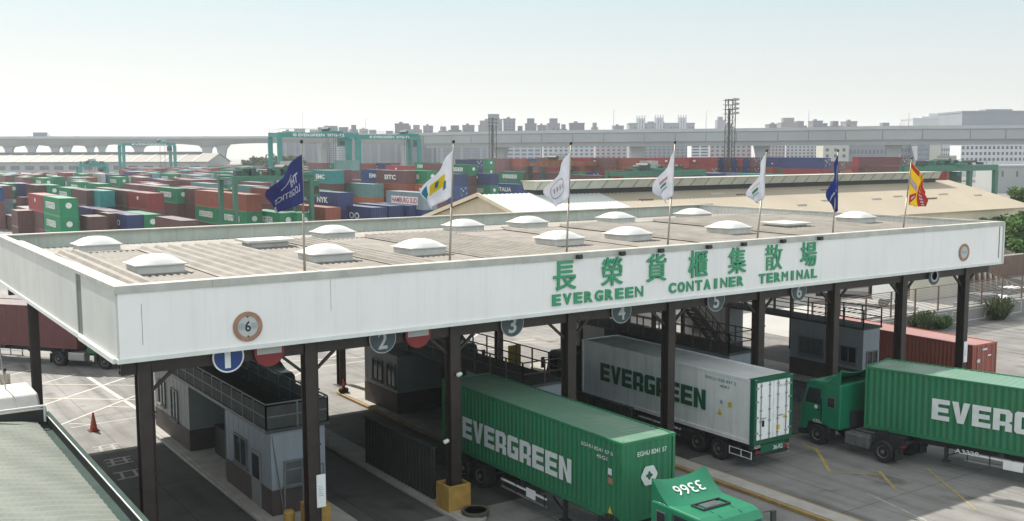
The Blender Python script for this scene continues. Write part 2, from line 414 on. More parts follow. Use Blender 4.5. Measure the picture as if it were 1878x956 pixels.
# square-cut block capitals as convex pieces in a unit box
_BL = {
 'E': [[(0, 0), (.36, 0), (.36, 1), (0, 1)], [(.36, .77), (1, .77), (1, 1), (.36, 1)], [(.36, .39), (.94, .39), (.94, .61), (.36, .61)], [(.36, 0), (1, 0), (1, .23), (.36, .23)]],
 'V': [[(0, 1), (.32, 0), (.5, 0), (.5, .36), (.36, 1)], [(1, 1), (.64, 1), (.5, .36), (.5, 0), (.68, 0)]],
 'R': [[(0, 0), (.36, 0), (.36, 1), (0, 1)], [(.36, .78), (.82, .78), (.82, 1), (.36, 1)], [(.82, .42), (1, .5), (1, .86), (.82, 1)], [(.66, .44), (.82, .42), (.82, .78), (.66, .78)], [(.36, .24), (.64, .24), (.66, .44), (.36, .44)], [(.64, 0), (1, 0), (1, .34), (.82, .42), (.66, .44)]],
 'G': [[(0, .1), (.12, 0), (.36, 0), (.36, 1), (.12, 1), (0, .9)], [(.36, .77), (1, .77), (1, .9), (.9, 1), (.36, 1)], [(.36, 0), (1, 0), (1, .23), (.36, .23)], [(.66, .23), (1, .23), (1, .56), (.66, .56)], [(.5, .38), (.66, .38), (.66, .56), (.5, .56)]],
 'N': [[(0, 0), (.34, 0), (.34, 1), (0, 1)], [(.66, 0), (1, 0), (1, 1), (.66, 1)], [(.34, .62), (.66, 0), (.66, .42), (.34, 1)]],
}
_BL['C'] = [[(0, .1), (.12, 0), (.36, 0), (.36, 1), (.12, 1), (0, .9)], [(.36, .77), (1, .77), (1, .9), (.9, 1), (.36, 1)], [(.36, 0), (.9, 0), (1, .1), (1, .23), (.36, .23)], [(.68, .62), (1, .62), (1, .77), (.68, .77)], [(.68, .23), (1, .23), (1, .38), (.68, .38)]]
_BL['O'] = [[(0, .1), (.12, 0), (.36, 0), (.36, 1), (.12, 1), (0, .9)], [(.64, 0), (.88, 0), (1, .1), (1, .9), (.88, 1), (.64, 1)], [(.36, .77), (.64, .77), (.64, 1), (.36, 1)], [(.36, 0), (.64, 0), (.64, .23), (.36, .23)]]
_BL['T'] = [[(0, .77), (1, .77), (1, 1), (0, 1)], [(.32, 0), (.68, 0), (.68, .77), (.32, .77)]]
_BL['A'] = [[(0, 0), (.32, 0), (.5, .64), (.5, 1), (.34, 1)], [(1, 0), (.66, 1), (.5, 1), (.5, .64), (.68, 0)], [(.37, .18), (.63, .18), (.58, .36), (.42, .36)]]
_BL['I'] = [[(.3, 0), (.7, 0), (.7, 1), (.3, 1)]]
_BL['M'] = [[(0, 0), (.28, 0), (.28, 1), (0, 1)], [(.72, 0), (1, 0), (1, 1), (.72, 1)], [(.28, .6), (.5, .2), (.5, .62), (.28, 1)], [(.5, .2), (.72, .6), (.72, 1), (.5, .62)]]
_BL['L'] = [[(0, 0), (.36, 0), (.36, 1), (0, 1)], [(.36, 0), (1, 0), (1, .23), (.36, .23)]]
def add_block_letter(mb, ch, o, ex, ey, w, h, m, depth=0.0):
    o, ex, ey = Vector(o), Vector(ex).normalized(), Vector(ey).normalized(); ez = ex.cross(ey)
    for piece in _BL[ch]:
        P = [o + ex*(x*w) + ey*(y*h) for x, y in piece]
        if depth: mb.prism(P, ez*depth, m)
        else: mb.raw(P, [tuple(range(len(P)))], m)
def add_block_word(mb, word, o, ex, ey, total, h, m, gap=0.16, depth=0.0):
    n = len(word); w = total/(n+gap*(n-1)); ex = Vector(ex).normalized()
    for i, ch in enumerate(word):
        add_block_letter(mb, ch, Vector(o)+ex*(i*w*(1+gap)), ex, ey, w, h, m, depth)

# ------------------------------------------------------------------ containers
def container_mesh(L, W, H, castings=True, doors=None, rib=0.04):
    """origin at the middle of the floor, long axis along Y; doors: None, 'front' (-Y) end"""
    b = MB(); P = 'container_paint'; x, y = W/2, L/2; t = 0.11
    for sx in (-1, 1):
        for sy in (-1, 1):
            b.box((sx*x if sx < 0 else x-t, sy*y if sy < 0 else y-t, 0), (-x+t if sx < 0 else x, -y+t if sy < 0 else y, H), P)
    for sx in (-1, 1):
        x0, x1 = sorted((sx*x, sx*(x-0.06)))
        b.box((x0, -y+t, 0), (x1, y-t, 0.16), P); b.box((x0, -y+t, H-0.09), (x1, y-t, H), P)
        xs = sx*(x-0.055)
        b.corr((xs, -y+t, 0.16), (xs, y-t, 0.16), (0, 0, H-0.25), (sx, 0, 0), 0.28 if rib > .01 else 0.6, rib, P)
    for sy in (-1, 1):
        y0, y1 = sorted((sy*y, sy*(y-0.06)))
        b.box((-x+t, y0, 0), (x-t, y1, 0.16), P); b.box((-x+t, y0, H-0.11), (x-t, y1, H), P)
        ys = sy*(y-0.055)
        if doors and sy < 0:
            b.box((-x+t, ys, 0.16), (-0.01, ys+0.03, H-0.11), P); b.box((0.01, ys, 0.16), (x-t, ys+0.03, H-0.11), P)
        else:
            b.corr((-x+t, ys, 0.16), (x-t, ys, 0.16), (0, 0, H-0.27), (0, sy, 0), 0.28, 0.045, P)
    # roof: shallow cross ribs
    b.corr((-x+0.06, -y+0.06, H-0.045), (-x+0.06, y-0.06, H-0.045), (2*x-0.12, 0, 0), (0, 0, 1), 0.28, 0.011 if rib > .01 else .003, 'container_roof_paint')
    b.quad((-x+.06, -y+.06, 0.1), (x-.06, -y+.06, 0.1), (x-.06, y-.06, 0.1), (-x+.06, y-.06, 0.1), P)
    if castings:
        for sx in (-1, 1):
            for sy in (-1, 1):
                for z in (-0.004, H-0.11):
                    b.box((sx*x-0.09-sx*0.084, sy*y-0.09-sy*0.084, z), (sx*x+0.09-sx*0.084, sy*y+0.09-sy*0.084, z+0.118), P)
    return b
# ------------------------------------------------------------------ ground and markings
g = MB(); g.quad((-2590, -640, 0), (2590, -640, 0), (2590, 2590, 0), (-2590, 2590, 0), ground_mat())
ground = g.build('ground'); tag(ground, kind='structure')
g = MB(); g.quad((7.0, 33.3, .004), (57.5, 33.3, .004), (57.5, 49.5, .004), (7.0, 49.5, .004), ground_mat('shade_dark_lane', (0.095, 0.092, 0.086)))  # dark sheet: the canopy's deep shade painted onto the lane floor
tag(g.build('lane_shade_sheet'), kind='structure')

def stripe(mb, a, b, w, m, z=0.005):
    a = Vector((a[0], a[1], z)); b = Vector((b[0], b[1], z)); d = (b-a).normalized(); n = Vector((-d.y, d.x, 0))*(w/2)
    mb.quad(a-n, b-n, b+n, a+n, m)
mk_ = MB()
k = 0
for (u0, v0, u1, v1, w) in [(162, 692, 330, 801, .24), (60, 750, 300, 670, .16), (110, 780, 300, 706, .16), (60, 705, 262, 707.5, .13), (70, 730.5, 262, 733.5, .13),
                            (195, 746, 262, 747.5, .13), (60, 709, 140, 686, .13), (0, 694, 60, 678, .13), (128, 777, 175, 779, .1), (130, 785, 250, 766, .1)]:
    a, b = surv(u0, v0, z=0), surv(u1, v1, z=0); stripe(mk_, a, b, w, 'road_white', 0.005+0.003*(k % 4)); k += 1
for (x0, y0, x1, y1) in [(22, 58, 34, 70), (22, 66, 40, 60), (24, 62, 44, 62), (24, 67, 44, 67), (30, 56, 46, 70), (30, 70, 48, 57), (17, 60, 22, 66)]:
    stripe(mk_, (x0, y0), (x1, y1), .16, 'road_white', 0.005+0.003*(k % 4)); k += 1
for (u0, v0, u1, v1, w) in [(1496, 822, 1522, 866, .16), (1612, 864, 1643, 899, .16), (1540, 868, 1614, 871, .1), (1470, 812, 1496, 826, .12), (1590, 905, 1700, 956, .1), (1700, 860, 1790, 935, .08)]:
    a, b = surv(u0, v0, z=0), surv(u1, v1, z=0); stripe(mk_, a, b, w, 'road_yellow' if w > .1 or v0 < 870 else 'road_faint', 0.005+0.003*(k % 4)); k += 1
tag(mk_.build('road_markings'), kind='structure')
# worn characters painted on the first lane
mk2 = MB()
for i, (u, v) in enumerate([(196, 822), (218, 846), (236, 870)]):
    p = surv(u, v, z=0.006)
    for (a, b) in [((-.55, -.5), (.5, -.35)), ((-.5, .45), (.6, .5)), ((-.3, -.5), (-.2, .5)), ((.25, -.4), (.3, .5)), ((-.5, 0), (.5, .06))][:5 if i < 2 else 4]:
        stripe(mk2, (p.x+a[0]*1.1, p.y+a[1]*1.1), (p.x+b[0]*1.1, p.y+b[1]*1.1), .14, 'road_faint', 0.006+0.002*random.random())
tag(mk2.build('lane_lettering'), kind='structure')

# ------------------------------------------------------------------ canopy of the gate
CX0, CX1, CY0, CY1, CZ0, CZ1 = 7.45, 56.3, 32.86, 57.4, 7.47, 9.91
canopy = empty('gate_canopy', (CX0, CY0, 0), 0, 'long white roofed gate canopy on brown posts spanning all the truck lanes', 'canopy')
OFF = Vector((-CX0, -CY0, 0))
def cbuild(mb, name, parent=None, **kw):
    for p in mb.v: p += OFF
    return mb.build(name, parent or canopy, **kw)
b = MB()
n = 18; dx = (CX1-CX0-0.1)/n
for i in range(n):
    b.box((CX0+.05+i*dx+.0015, CY0, CZ0+.14), (CX0+.05+(i+1)*dx-.0015, CY0+.08, CZ1-.24), 'white_cladding')
cbuild(b, 'fascia')
b = MB(); b.box((CX0-.03, CY0-.05, CZ0), (CX1+.03, CY0+.2, CZ0+.14), 'trim_white'); cbuild(b, 'bottom_trim')
b = MB()
for i in range(16):
    x0 = CX0-.05+i*(CX1-CX0+.1)/16; x1 = x0+(CX1-CX0+.1)/16
    b.box((x0, CY0-.05-.004*(i % 2), CZ1-.24-.01*(i % 3)), (x1-.006, CY0+.42, CZ1), 'flashing')
cbuild(b, 'cap_flashing')
b = MB()
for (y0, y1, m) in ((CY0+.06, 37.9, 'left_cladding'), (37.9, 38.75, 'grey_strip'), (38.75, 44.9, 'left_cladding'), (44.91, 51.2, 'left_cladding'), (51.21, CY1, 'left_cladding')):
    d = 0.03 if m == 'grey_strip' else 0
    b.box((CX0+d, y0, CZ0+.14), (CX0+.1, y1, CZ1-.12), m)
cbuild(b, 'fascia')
b = MB(); b.box((CX0-.12, CY0+.2, CZ0-.02), (CX0+.14, 38.2, CZ0+.14), 'trim_white'); b.box((CX0-.06, 38.2, CZ0-.02), (CX0+.14, CY1, CZ0+.14), 'trim_white'); cbuild(b, 'bottom_trim')
b = MB(); b.box((CX0-.05, CY0+.42, CZ1-.12), (CX0+.3, CY1-.3, CZ1-.004), 'flashing'); cbuild(b, 'cap_flashing')
b = MB(); b.box((CX0+.3, CY0+.45, CZ1-.42), (CX0+1.05, CY1-.3, CZ1-.3), 'curb_white'); cbuild(b, 'edge_gutter')
b = MB(); b.box((CX0, CY1, CZ0), (CX1, CY1+.1, CZ1-.06), 'white_cladding'); b.corr((CX0+.1, CY1-.012, CZ0+.2), (CX1-.12, CY1-.012, CZ0+.2), (0, 0, CZ1-CZ0-.27), (0, -1, 0), .35, .012, 'inner_cladding'); cbuild(b, 'fascia')
b = MB(); b.box((CX0-.05, CY1-.3, CZ1-.06), (CX1+.05, CY1+.14, CZ1), 'flashing'); cbuild(b, 'cap_flashing')
b = MB(); b.box((CX1-.1, CY0+.08, CZ0), (CX1, CY1, CZ1-.1), 'white_cladding'); b.corr((CX1-.112, CY0+.5, CZ0+.5), (CX1-.112, CY1-.05, CZ0+.5), (0, 0, CZ1-CZ0-.62), (-1, 0, 0), .35, .035, 'trim_white'); cbuild(b, 'fascia')
b = MB(); b.box((CX1-.2, CY0+.42, CZ1-.1), (CX1+.05, CY1-.3, CZ1-.004), 'flashing'); cbuild(b, 'cap_flashing')
b = MB(); b.box((CX1-.02, CY0-.07, CZ0+.02), (CX1+.06, CY0+.3, CZ1-.05), 'trim_white'); b.box((CX1-.42, CY0-.012, CZ0+.35), (CX1-.34, CY0, CZ1-.3), 'grey_strip'); cbuild(b, 'corner_trim')
# roof: two slopes with a ridge
RY, RZ, EZ = 48.2, 9.56, 9.42
def roofz(y): return EZ + (RZ-EZ)*(y-(CY0+.42))/(RY-CY0-.42) if y <= RY else RZ - (RZ-9.1)*(y-RY)/(CY1-RY)
b = MB()
b.corr((CX0+.9, CY0+.4, EZ), (CX1-.15, CY0+.4, EZ), (0, RY-CY0-.4, RZ-EZ), (0, 0, 1), .26, .045, 'roof_sheet_old')
cbuild(b, 'roof_slope')
b = MB()
b.corr((CX0+.9, RY, RZ), (CX1-.15, RY, RZ), (0, CY1-RY, 9.1-RZ), (0, 0, 1), .3, .045, 'roof_sheet')
cbuild(b, 'roof_slope')
b = MB()
for (x0, x1) in ((8.45, 9.5), (11.9, 16.2), (18.9, 20.6), (23.3, 27.9), (31.9, 32.4), (35.9, 39.2), (43.2, 51.6)):
    pitch = .62 if x1-x0 < 6 and x0 < 17 else .4
    b.corr((x0, CY0+.7, EZ+.075), (x1, CY0+.7, EZ+.075), (0, RY-CY0-.6, RZ-EZ+.02), (0, 0, 1), pitch, .12, 'roof_sheet', flat=.36)
    b.box((x0+.1, RY-.1, RZ+.046), (x1-.1, RY-.06, RZ+.1), 'black')
cbuild(b, 'roof_overlay_sheet')
b = MB(); b.box((CX0+.5, RY+.02, RZ+.03), (CX1-.2, RY+.28, RZ+.055), 'roof_sheet'); cbuild(b, 'ridge_cap')
b = MB()
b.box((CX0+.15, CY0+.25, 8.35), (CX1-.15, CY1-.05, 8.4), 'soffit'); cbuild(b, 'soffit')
# posts, beams and braces
PX = [8.35, 14.05, 19.95, 25.6, 31.2, 37.0, 42.5, 48.1, 53.87]
for i, x in enumerate(PX):
    for y in (33.65, 56.3):
        if i == 0 and y > 40: continue
        b = MB(); w = .2
        b.box((x-w, y-.24, 0.02), (x+w, y-.18, 7.36), 'dark_steel'); b.box((x-w, y+.18, 0.02), (x+w, y+.24, 7.36), 'dark_steel')
        b.box((x-.05, y-.18, 0.02), (x+.05, y+.18, 7.36), 'dark_steel')
        b.box((x-.4, y-.4, 0.0), (x+.4, y+.4, 0.02), 'dark_steel')
        if y < 40:
            b.tube((x+w+.07, y-.1, .3), (x+w+.07, y-.1, 7.2), .05, 'dark_steel', 8)
            for z in (1.5, 3.6, 5.6): b.box((x+w, y-.17, z), (x+w+.14, y-.03, z+.05), 'dark_steel')
        b.bar((x+.24, y, 6.3), (x+1.0, y, 6.95), .1, .1, 'dark_steel')
        if i: b.bar((x-.24, y, 6.3), (x-1.0, y, 6.95), .1, .1, 'dark_steel')
        cbuild(b, 'post')
b = MB()
for y in (33.65, 56.3):
    b.box((CX0+.2, y-.14, 6.95), (CX1-.2, y-.1, 7.4), 'dark_steel'); b.box((CX0+.2, y+.1, 6.95), (CX1-.2, y+.14, 7.4), 'dark_steel'); b.box((CX0+.2, y-.1, 7.1), (CX1-.2, y+.1, 7.14), 'dark_steel')
cbuild(b, 'edge_beam')
b = MB()
for x in PX:
    b.box((x-.1, 33.8, 7.42), (x+.1, 56.1, 7.52), 'dark_steel'); b.box((x-.1, 33.8, 8.25), (x+.1, 56.1, 8.34), 'dark_steel')
    for j in range(12):
        y = 33.9+j*1.85; b.bar((x, y, 7.52), (x, y+.92, 8.25), .07, .07, 'dark_steel'); b.bar((x, y+.92, 8.25), (x, y+1.84, 7.52), .07, .07, 'dark_steel')
cbuild(b, 'roof_truss')
b = MB()
for i in range(6): b.box((CX0+.2, 36.5+i*3.4, 7.3), (CX1-.2, 36.6+i*3.4, 7.41), 'dark_steel')
cbuild(b, 'purlin')
# side posts half way
for y in (51.3,):
    b = MB(); b.box((7.75, y-.2, 0.02), (8.15, y-.16, 7.44), 'dark_steel'); b.box((7.75, y+.16, 0.02), (8.15, y+.2, 7.44), 'dark_steel'); b.box((7.91, y-.16, 0.02), (7.99, y+.16, 7.44), 'dark_steel'); cbuild(b, 'post')
# skylights
def skylight(x, y, w=1.74, d=1.65, dome=True):
    z = roofz(y+d/2)-.02
    c = MB(); h = .36 if dome else .32
    for (a0, a1, c0, c1) in ((x-w/2, x+w/2, y, y+.08), (x-w/2, x+w/2, y+d-.08, y+d), (x-w/2, x-w/2+.08, y+.08, y+d-.08), (x+w/2-.08, x+w/2, y+.08, y+d-.08)):
        c.box((a0, c0, z), (a1, c1, z+h), 'curb_white')
    c.box((x-w/2-.3, y-.3, z-.03), (x+w/2+.3, y+d+.3, z+.075), 'roof_sheet_old')
    co = cbuild(c, 'skylight')
    t = MB(); q = .1
    if dome:
        N = 12; vs = []; fs = []
        for j in range(N+1):
            for i in range(N+1):
                a, e = i/N*2-1, j/N*2-1
                hh = .33*(1-abs(a)**2.6)*(1-abs(e)**2.6)
                vs.append((x+a*(w/2+q), y+d/2+e*(d/2+q), z+h+.05+hh))
        for j in range(N):
            for i in range(N): fs.append((j*(N+1)+i, j*(N+1)+i+1, (j+1)*(N+1)+i+1, (j+1)*(N+1)+i))
        t.raw(vs, fs, 'dome_plastic'); t.box((x-w/2-q, y-q, z+h), (x+w/2+q, y+d+q, z+h+.046), 'dome_plastic')
        cbuild(t, 'dome', co, smooth=True)
    else:
        t.box((x-w/2-.25, y-.25, z+h), (x+w/2+.25, y+d+.25, z+h+.1), 'curb_white'); cbuild(t, 'lid', co)
for x in (10.5, 17.45, 21.95, 29.65, 34.0, 41.2): skylight(x, 38.9)
skylight(53.6, 40.1); skylight(46.3, 39.4, dome=False); skylight(17.45, 46.0, 1.8, 1.3, dome=False)
for x in (10.6, 22.45, 30.5, 35.0, 41.8, 48.5): skylight(x, 49.2)
# lettering on the fascia
zc = 9.02
for ch, x in zip('長榮貨櫃集散場', (24.77, 27.24, 29.7, 32.16, 34.62, 37.05, 39.5)):
    b = MB(); add_text(b, ch, (x-.57, CY0-.02, zc-.6), (1, 0, 0), (0, 0, 1), 1.14, 1.2, 'sign_green', depth=.06, bold=0 if ch == '散' else .010, res=4)
    cbuild(b, 'sign_character')
def sign_word(word, x0, x1):
    n = len(word); gap = .3; w = (x1-x0)/(n+gap*(n-1))
    for i, ch in enumerate(word):
        b = MB(); ww = w*(.42 if ch == 'I' else 1.0); add_text(b, ch, (x0+i*w*(1+gap)+(w-ww)/2, CY0-.01, 7.83), (1, 0, 0), (0, 0, 1), ww, .46, 'sign_green', .055, bold=(0 if ch in 'MN' else .04), res=4)
        cbuild(b, 'sign_letter')
sign_word('EVERGREEN', 24.15, 28.95); sign_word('CONTAINER', 30.45, 35.05); sign_word('TERMINAL', 36.1, 40.15)
# rust streak stains and a drip
b = MB()
for (x, z0, z1) in ((14.6, 8.5, 9.62), (8.2, 8.0, 9.3)):
    b.box((x, CY0-.004, z0), (x+.014, CY0-.001, z1), 'sign_rust' if x > 10 else 'grey_strip')
cbuild(b, 'stain_streak')

# spotlights on the cap
def spotlight(x, i):
    o = empty('spotlight', (x, CY0-.05, CZ1-.14), 0, None, 'spotlight', 'spotlights along the fascia')
    m = MB(); m.bar((0, .1, .02), (0, -.2, .04), .05, .04, 'black'); m.build('arm', o)
    m = MB(); m.prism([(-.17, -.42, -.12), (-.17, -.08, -.16), (-.17, -.06, .1), (-.17, -.36, .14)], (.34, 0, 0), 'black'); m.build('lamp_housing', o)
    m = MB(); m.box((-.14, -.4, -.165), (.14, -.12, -.15), 'glass_pale'); m.build('lens', o)
    o.scale = (.62, .62, .62)
    return o
sx = [surv(u, v, Y=CY0-.1).x for u, v in ((1060, 465), (1139, 461), (1210, 455), (1298, 448), (1362, 442), (1434, 435), (1502, 431))]
for i, x in enumerate(sx):
    o = spotlight(x, i)
    o['label'] = ['small black spotlight left of the first green character', 'small black spotlight above the second green character', 'small black spotlight above the third green character', 'small black spotlight above the fourth green character', 'small black spotlight above the fifth green character', 'small black spotlight above the sixth green character', 'small black spotlight above the last green character'][i]

# round height-limit boards on the fascia
def round_board(name, x, z, r, ring, face, label, full=True):
    o = empty(name, (x, CY0, z), 0, label, 'sign')
    m = MB(); m.lathe([(0, r), (.05, r), (.05, r*.7), (.03, r*.69)], (0, 0, 0), (0, -1, 0), ring, 40); m.build('ring', o)
    m = MB(); m.lathe([(0, r*.695), (.04, r*.695)], (0, 0, 0), (0, -1, 0), face, 40); m.build('face', o)
    m = MB()
    if full:
        add_text(m, '6', (-.1*r/.5, -.046, -.17*r/.5), (1, 0, 0), (0, 0, 1), .2*r/.5, .36*r/.5, 'black', bold=.02)
        for k, (gx, s) in enumerate(((-.3, 1), (-.19, 1), (.13, 1), (.24, 1))):
            for (a, c) in (((0, -.1), (0, .1)), ((.07, -.1), (.07, .1)), ((0, .1), (.07, .1)), ((0, 0), (.07, 0))):
                m.bar((gx+a[0], -.048, a[1]), (gx+c[0], -.048, c[1]), .006, .018, 'faded_blue', up=(1, 0, 0) if a[0] == c[0] else (0, 0, 1))
        m.prism([(-.04, -.042, r*.7), (.04, -.042, r*.7), (0, -.042, r*.58)], (0, -.012, 0), 'black'); m.prism([(-.04, -.042, -r*.7), (.04, -.042, -r*.7), (0, -.042, -r*.58)], (0, -.012, 0), 'black')
    else:
        m.bar((-.22, -.045, 0), (.22, -.045, 0), .006, .16, 'faded_blue')
    m.build('lettering', o)
round_board('height_limit_sign', 11.6, 8.25, .5, 'sign_rust', 'sign_cream', 'round height limit sign with faded brown ring and the number 6')
round_board('height_limit_sign', 52.47, 8.35, .48, 'sign_rust', 'sign_cream', 'faded round height limit sign at the far right end of the fascia', False)

# lane number discs hanging under the fascia
def lane_sign(x, num, bright):
    col = 'blue' if bright else 'dull dark'
    o = empty('lane_sign', (x, 33.42, 7.2), 0, '%s round lane sign with white number %s' % ('bright blue' if bright else 'dark', num), 'sign', 'lane number signs')
    m = MB(); m.lathe([(0, .54), (.05, .54)], (0, 0, 0), (0, -1, 0), 'white_paint' if bright else 'sign_cream', 36); m.build('rim_plate', o)
    m = MB(); m.lathe([(.04, (.485 if bright else .51)), (.06, (.485 if bright else .51))], (0, 0, 0), (0, -1, 0), 'sign_blue' if bright else 'sign_dark', 36); m.build('face', o)
    m = MB(); add_text(m, num, (-.13 if num == '1' else -.2, -.066, -.38), (1, 0, 0), (0, 0, 1), .2 if num == '1' else .38, .66, 'white_paint' if bright else 'sign_cream', bold=.0 if num == '1' else .02); m.build('number', o)
    m = MB(); m.bar((0, .03, .3), (0, .03, .48), .08, .05, 'dark_steel'); m.build('bracket', o)
for i, x in enumerate((11.09, 16.85, 22.59, 28.24, 33.89, 39.55)): lane_sign(x, str(i+1), i == 0)
o = empty('lane_sign', (50.62, 33.42, 7.12), 0, 'dark round lane sign half hidden beneath the right end of the fascia', 'sign', 'lane number signs')
m = MB(); m.lathe([(0, .5), (.05, .5)], (0, 0, 0), (0, -1, 0), 'sign_dark', 36); m.build('face', o)
m = MB(); m.lathe([(.055, .34), (.06, .34), (.06, .24), (.055, .24)], (0, 0, 0), (0, -1, 0), 'sign_cream', 30); m.build('number_ring', o)
for x, lb in ((12.52, 'red no entry sign with a white bar beside the number 1 sign'), (18.33, 'faded red no entry sign with a white bar beside the number 2 sign')):
    o = empty('no_entry_sign', (x, 33.42, 7.24), 0, lb, 'sign', 'no entry signs')
    m = MB(); m.lathe([(0, .54), (.05, .54)], (0, 0, 0), (0, -1, 0), 'red_paint', 36); m.build('face', o)
    m = MB(); m.box((-.44, -.06, -.1), (.44, -.051, .14), 'sign_cream'); m.build('bar', o)
    m = MB(); m.bar((0, .03, .3), (0, .03, .5), .08, .05, 'dark_steel'); m.build('bracket', o)

# yellow guards and the paper plates on posts
def guard(x, y, w, h, lab):
    o = empty('post_guard', (x, y, 0), 0, lab, 'guard', 'yellow guards at the posts')
    m = MB(); m.box((-w, -w, 0), (w, -w+.1, h), 'yellow_paint'); m.box((-w, w-.1, 0), (w, w, h), 'yellow_paint'); m.box((-w, -w+.1, 0), (-w+.1, w-.1, h), 'yellow_paint'); m.box((w-.1, -w+.1, 0), (w, w-.1, h), 'yellow_paint')
    m.build('casing', o, bevel=.02)
    m = MB(); m.box((-w+.1, -w+.1, h-.25), (w-.1, w-.1, h-.2), 'kerb_concrete'); m.build('fill', o)
    m = MB()
    for s in (-1, 1): m.tube((w+.03, s*.2, .05), (w+.03, s*.2, h-.1), .035, 'yellow_paint', 8)
    m.build('pipe', o)
guard(19.95, 33.65, .5, 1.15, 'square yellow guard round the post beside lane three')
guard(14.5, 34.4, .42, 1.2, 'square yellow guard in front of the first booth')
o = empty('bollard', (13.55, 34.6, 0), 0, 'round yellow bollard left of the square yellow guard', 'bollard'); m = MB(); m.lathe([(0, .2), (.95, .2), (1.03, .15), (1.05, .02)], (0, 0, 0), (0, 0, 1), 'yellow_paint', 20); m.build('shaft', o, smooth=False)
m = MB(); m.lathe([(0, .24), (.05, .24)], (0, 0, 0), (0, 0, 1), 'kerb_concrete', 20); m.build('base', o)
o = empty('tyre_planter', (20.25, 32.5, 0), 0, 'low round tub with yellow rim in front of the yellow post guard', 'tub')
m = MB(); m.lathe([(0, .42), (.1, .5), (.26, .55), (.30, .5), (.30, .42), (.16, .36)], (0, 0, 0), (0, 0, 1), 'deck_dark', 26); m.build('tub', o, smooth=True)
m = MB(); m.lathe([(.295, .53), (.315, .53), (.315, .47), (.295, .47)], (0, 0, 0), (0, 0, 1), 'rim_olive', 26); m.build('rim', o)
def plate(x, z, h, lab):
    o = empty('notice_plate', (x, 33.4, z), 0, lab, 'notice'); m = MB(); m.box((-.17, -.03, 0), (.17, -.005, h), 'white_paint'); m.build('sheet', o)
    m = MB()
    for i in range(6): m.box((-.11, -.034, h*.35+i*.07), (.09-.03*(i % 3), -.031, h*.35+.02+i*.07), 'faded_blue')
    m.build('print', o)
plate(14.3, 1.35, 1.2, 'narrow white notice on the post before the first booth'); plate(53.9, 1.9, 1.2, 'narrow white notice on the last post at the right')

# ------------------------------------------------------------------ flags
def flag_surface(c, wave, ph):
    """c: hoist top, hoist bottom, fly top, fly bottom (local x,z); returns P(s,t), s out from the hoist, t downwards"""
    def P(s, t):
        top = Vector((c[0][0]*(1-s)+c[2][0]*s, 0, c[0][1]*(1-s)+c[2][1]*s)); bot = Vector((c[1][0]*(1-s)+c[3][0]*s, 0, c[1][1]*(1-s)+c[3][1]*s))
        p = top*(1-t)+bot*t
        sag = math.sin(PI*s)*.1*(1-t)
        p.z += sag; p.x -= sag*.5
        p.y = wave*s*math.sin(2*PI*(s*1.15+t*.35)+ph)+.12*s*math.sin(5*s+7*t+ph)*.6
        p.x += .06*s*math.sin(9*t+3*s+ph); p.z += .045*s*math.sin(8*s+5*t+ph)
        return p
    return P
def make_flag(px, hoist_px, flagname, label, polelabel, base, paint, wave=.35, ph=0.0, Y=33.95):
    (ut, vt), (uh, vh), (ub, vb), (uft, vft), (ufb, vfb) = hoist_px
    top = surv(ut, vt, Y=Y)
    pole = empty('flagpole', (px, Y, 9.4), 0, polelabel, 'flagpole', 'flagpoles on the canopy')
    m = MB(); lean = top.x-px; H = top.z-9.4
    m.tube((0, 0, 0), (lean*.5, 0, H*.5), .045, 'pole_metal', 10, .04); m.tube((lean*.5, 0, H*.5), (lean, 0, H), .036, 'pole_metal', 10, .025); m.build('shaft', pole, smooth=True)
    m = MB(); m.lathe([(-.02, .02), (.0, .05), (.05, .06), (.1, .04), (.12, .01)], (lean, 0, H), (0, 0, 1), 'black', 12); m.build('finial', pole, smooth=True)
    m = MB(); m.box((-.14, -.14, -.04), (.14, .14, .06), 'metal_grey'); m.build('base_plate', pole)
    cs = []
    for (u, v) in ((uh, vh), (ub, vb), (uft, vft), (ufb, vfb)):
        q = surv(u, v, Y=Y); cs.append((q.x-px, q.z))
    o = empty('flag', (px, Y-.03, 0), 0, label, 'flag', 'flags flying over the canopy')
    P = flag_surface(cs, wave, ph); N = 22; vs = []; fs = []
    for j in range(N+1):
        for i in range(N+1): vs.append(P(i/N, j/N))
    for j in range(N):
        for i in range(N): fs.append((j*(N+1)+i, j*(N+1)+i+1, (j+1)*(N+1)+i+1, (j+1)*(N+1)+i))
    m = MB(); m.raw(vs, fs, base); co = m.build('cloth', o, smooth=True)
    sf = co.modifiers.new('thickness', 'SOLIDIFY'); sf.thickness = .006
    def on(s, t, e=.012):
        a = P(s, t); n = (P(s+.01, t)-a).cross(P(s, t+.01)-a).normalized()
        if n.y > 0: n = -n
        return a+n*e
    def patch(poly, mt, name, sub=8, e=.012):
        """poly of four (s,t) corners"""
        mm = MB(); vv = []; ff = []
        for j in range(sub+1):
            for i in range(sub+1):
                a, b_ = i/sub, j/sub
                s = (poly[0][0]*(1-a)+poly[1][0]*a)*(1-b_)+(poly[3][0]*(1-a)+poly[2][0]*a)*b_
                t = (poly[0][1]*(1-a)+poly[1][1]*a)*(1-b_)+(poly[3][1]*(1-a)+poly[2][1]*a)*b_
                vv.append(on(s, t, e))
        for j in range(sub):
            for i in range(sub): ff.append((j*(sub+1)+i, j*(sub+1)+i+1, (j+1)*(sub+1)+i+1, (j+1)*(sub+1)+i))
        mm.raw(vv, ff, mt); return mm.build(name, o, smooth=True)
    def words(body, s0, t0, w, h, mt, name='lettering', bold=.0, e=.014, slant=0.0):
        vs_, fs_ = text_geo(body, bold, 0, 3); mm = MB()
        mm.raw([on(s0+v.x*w, t0+h-v.y*h+slant*v.x, e) for v in vs_], fs_, mt); mm.build(name, o)
    paint(patch, words, on, o)
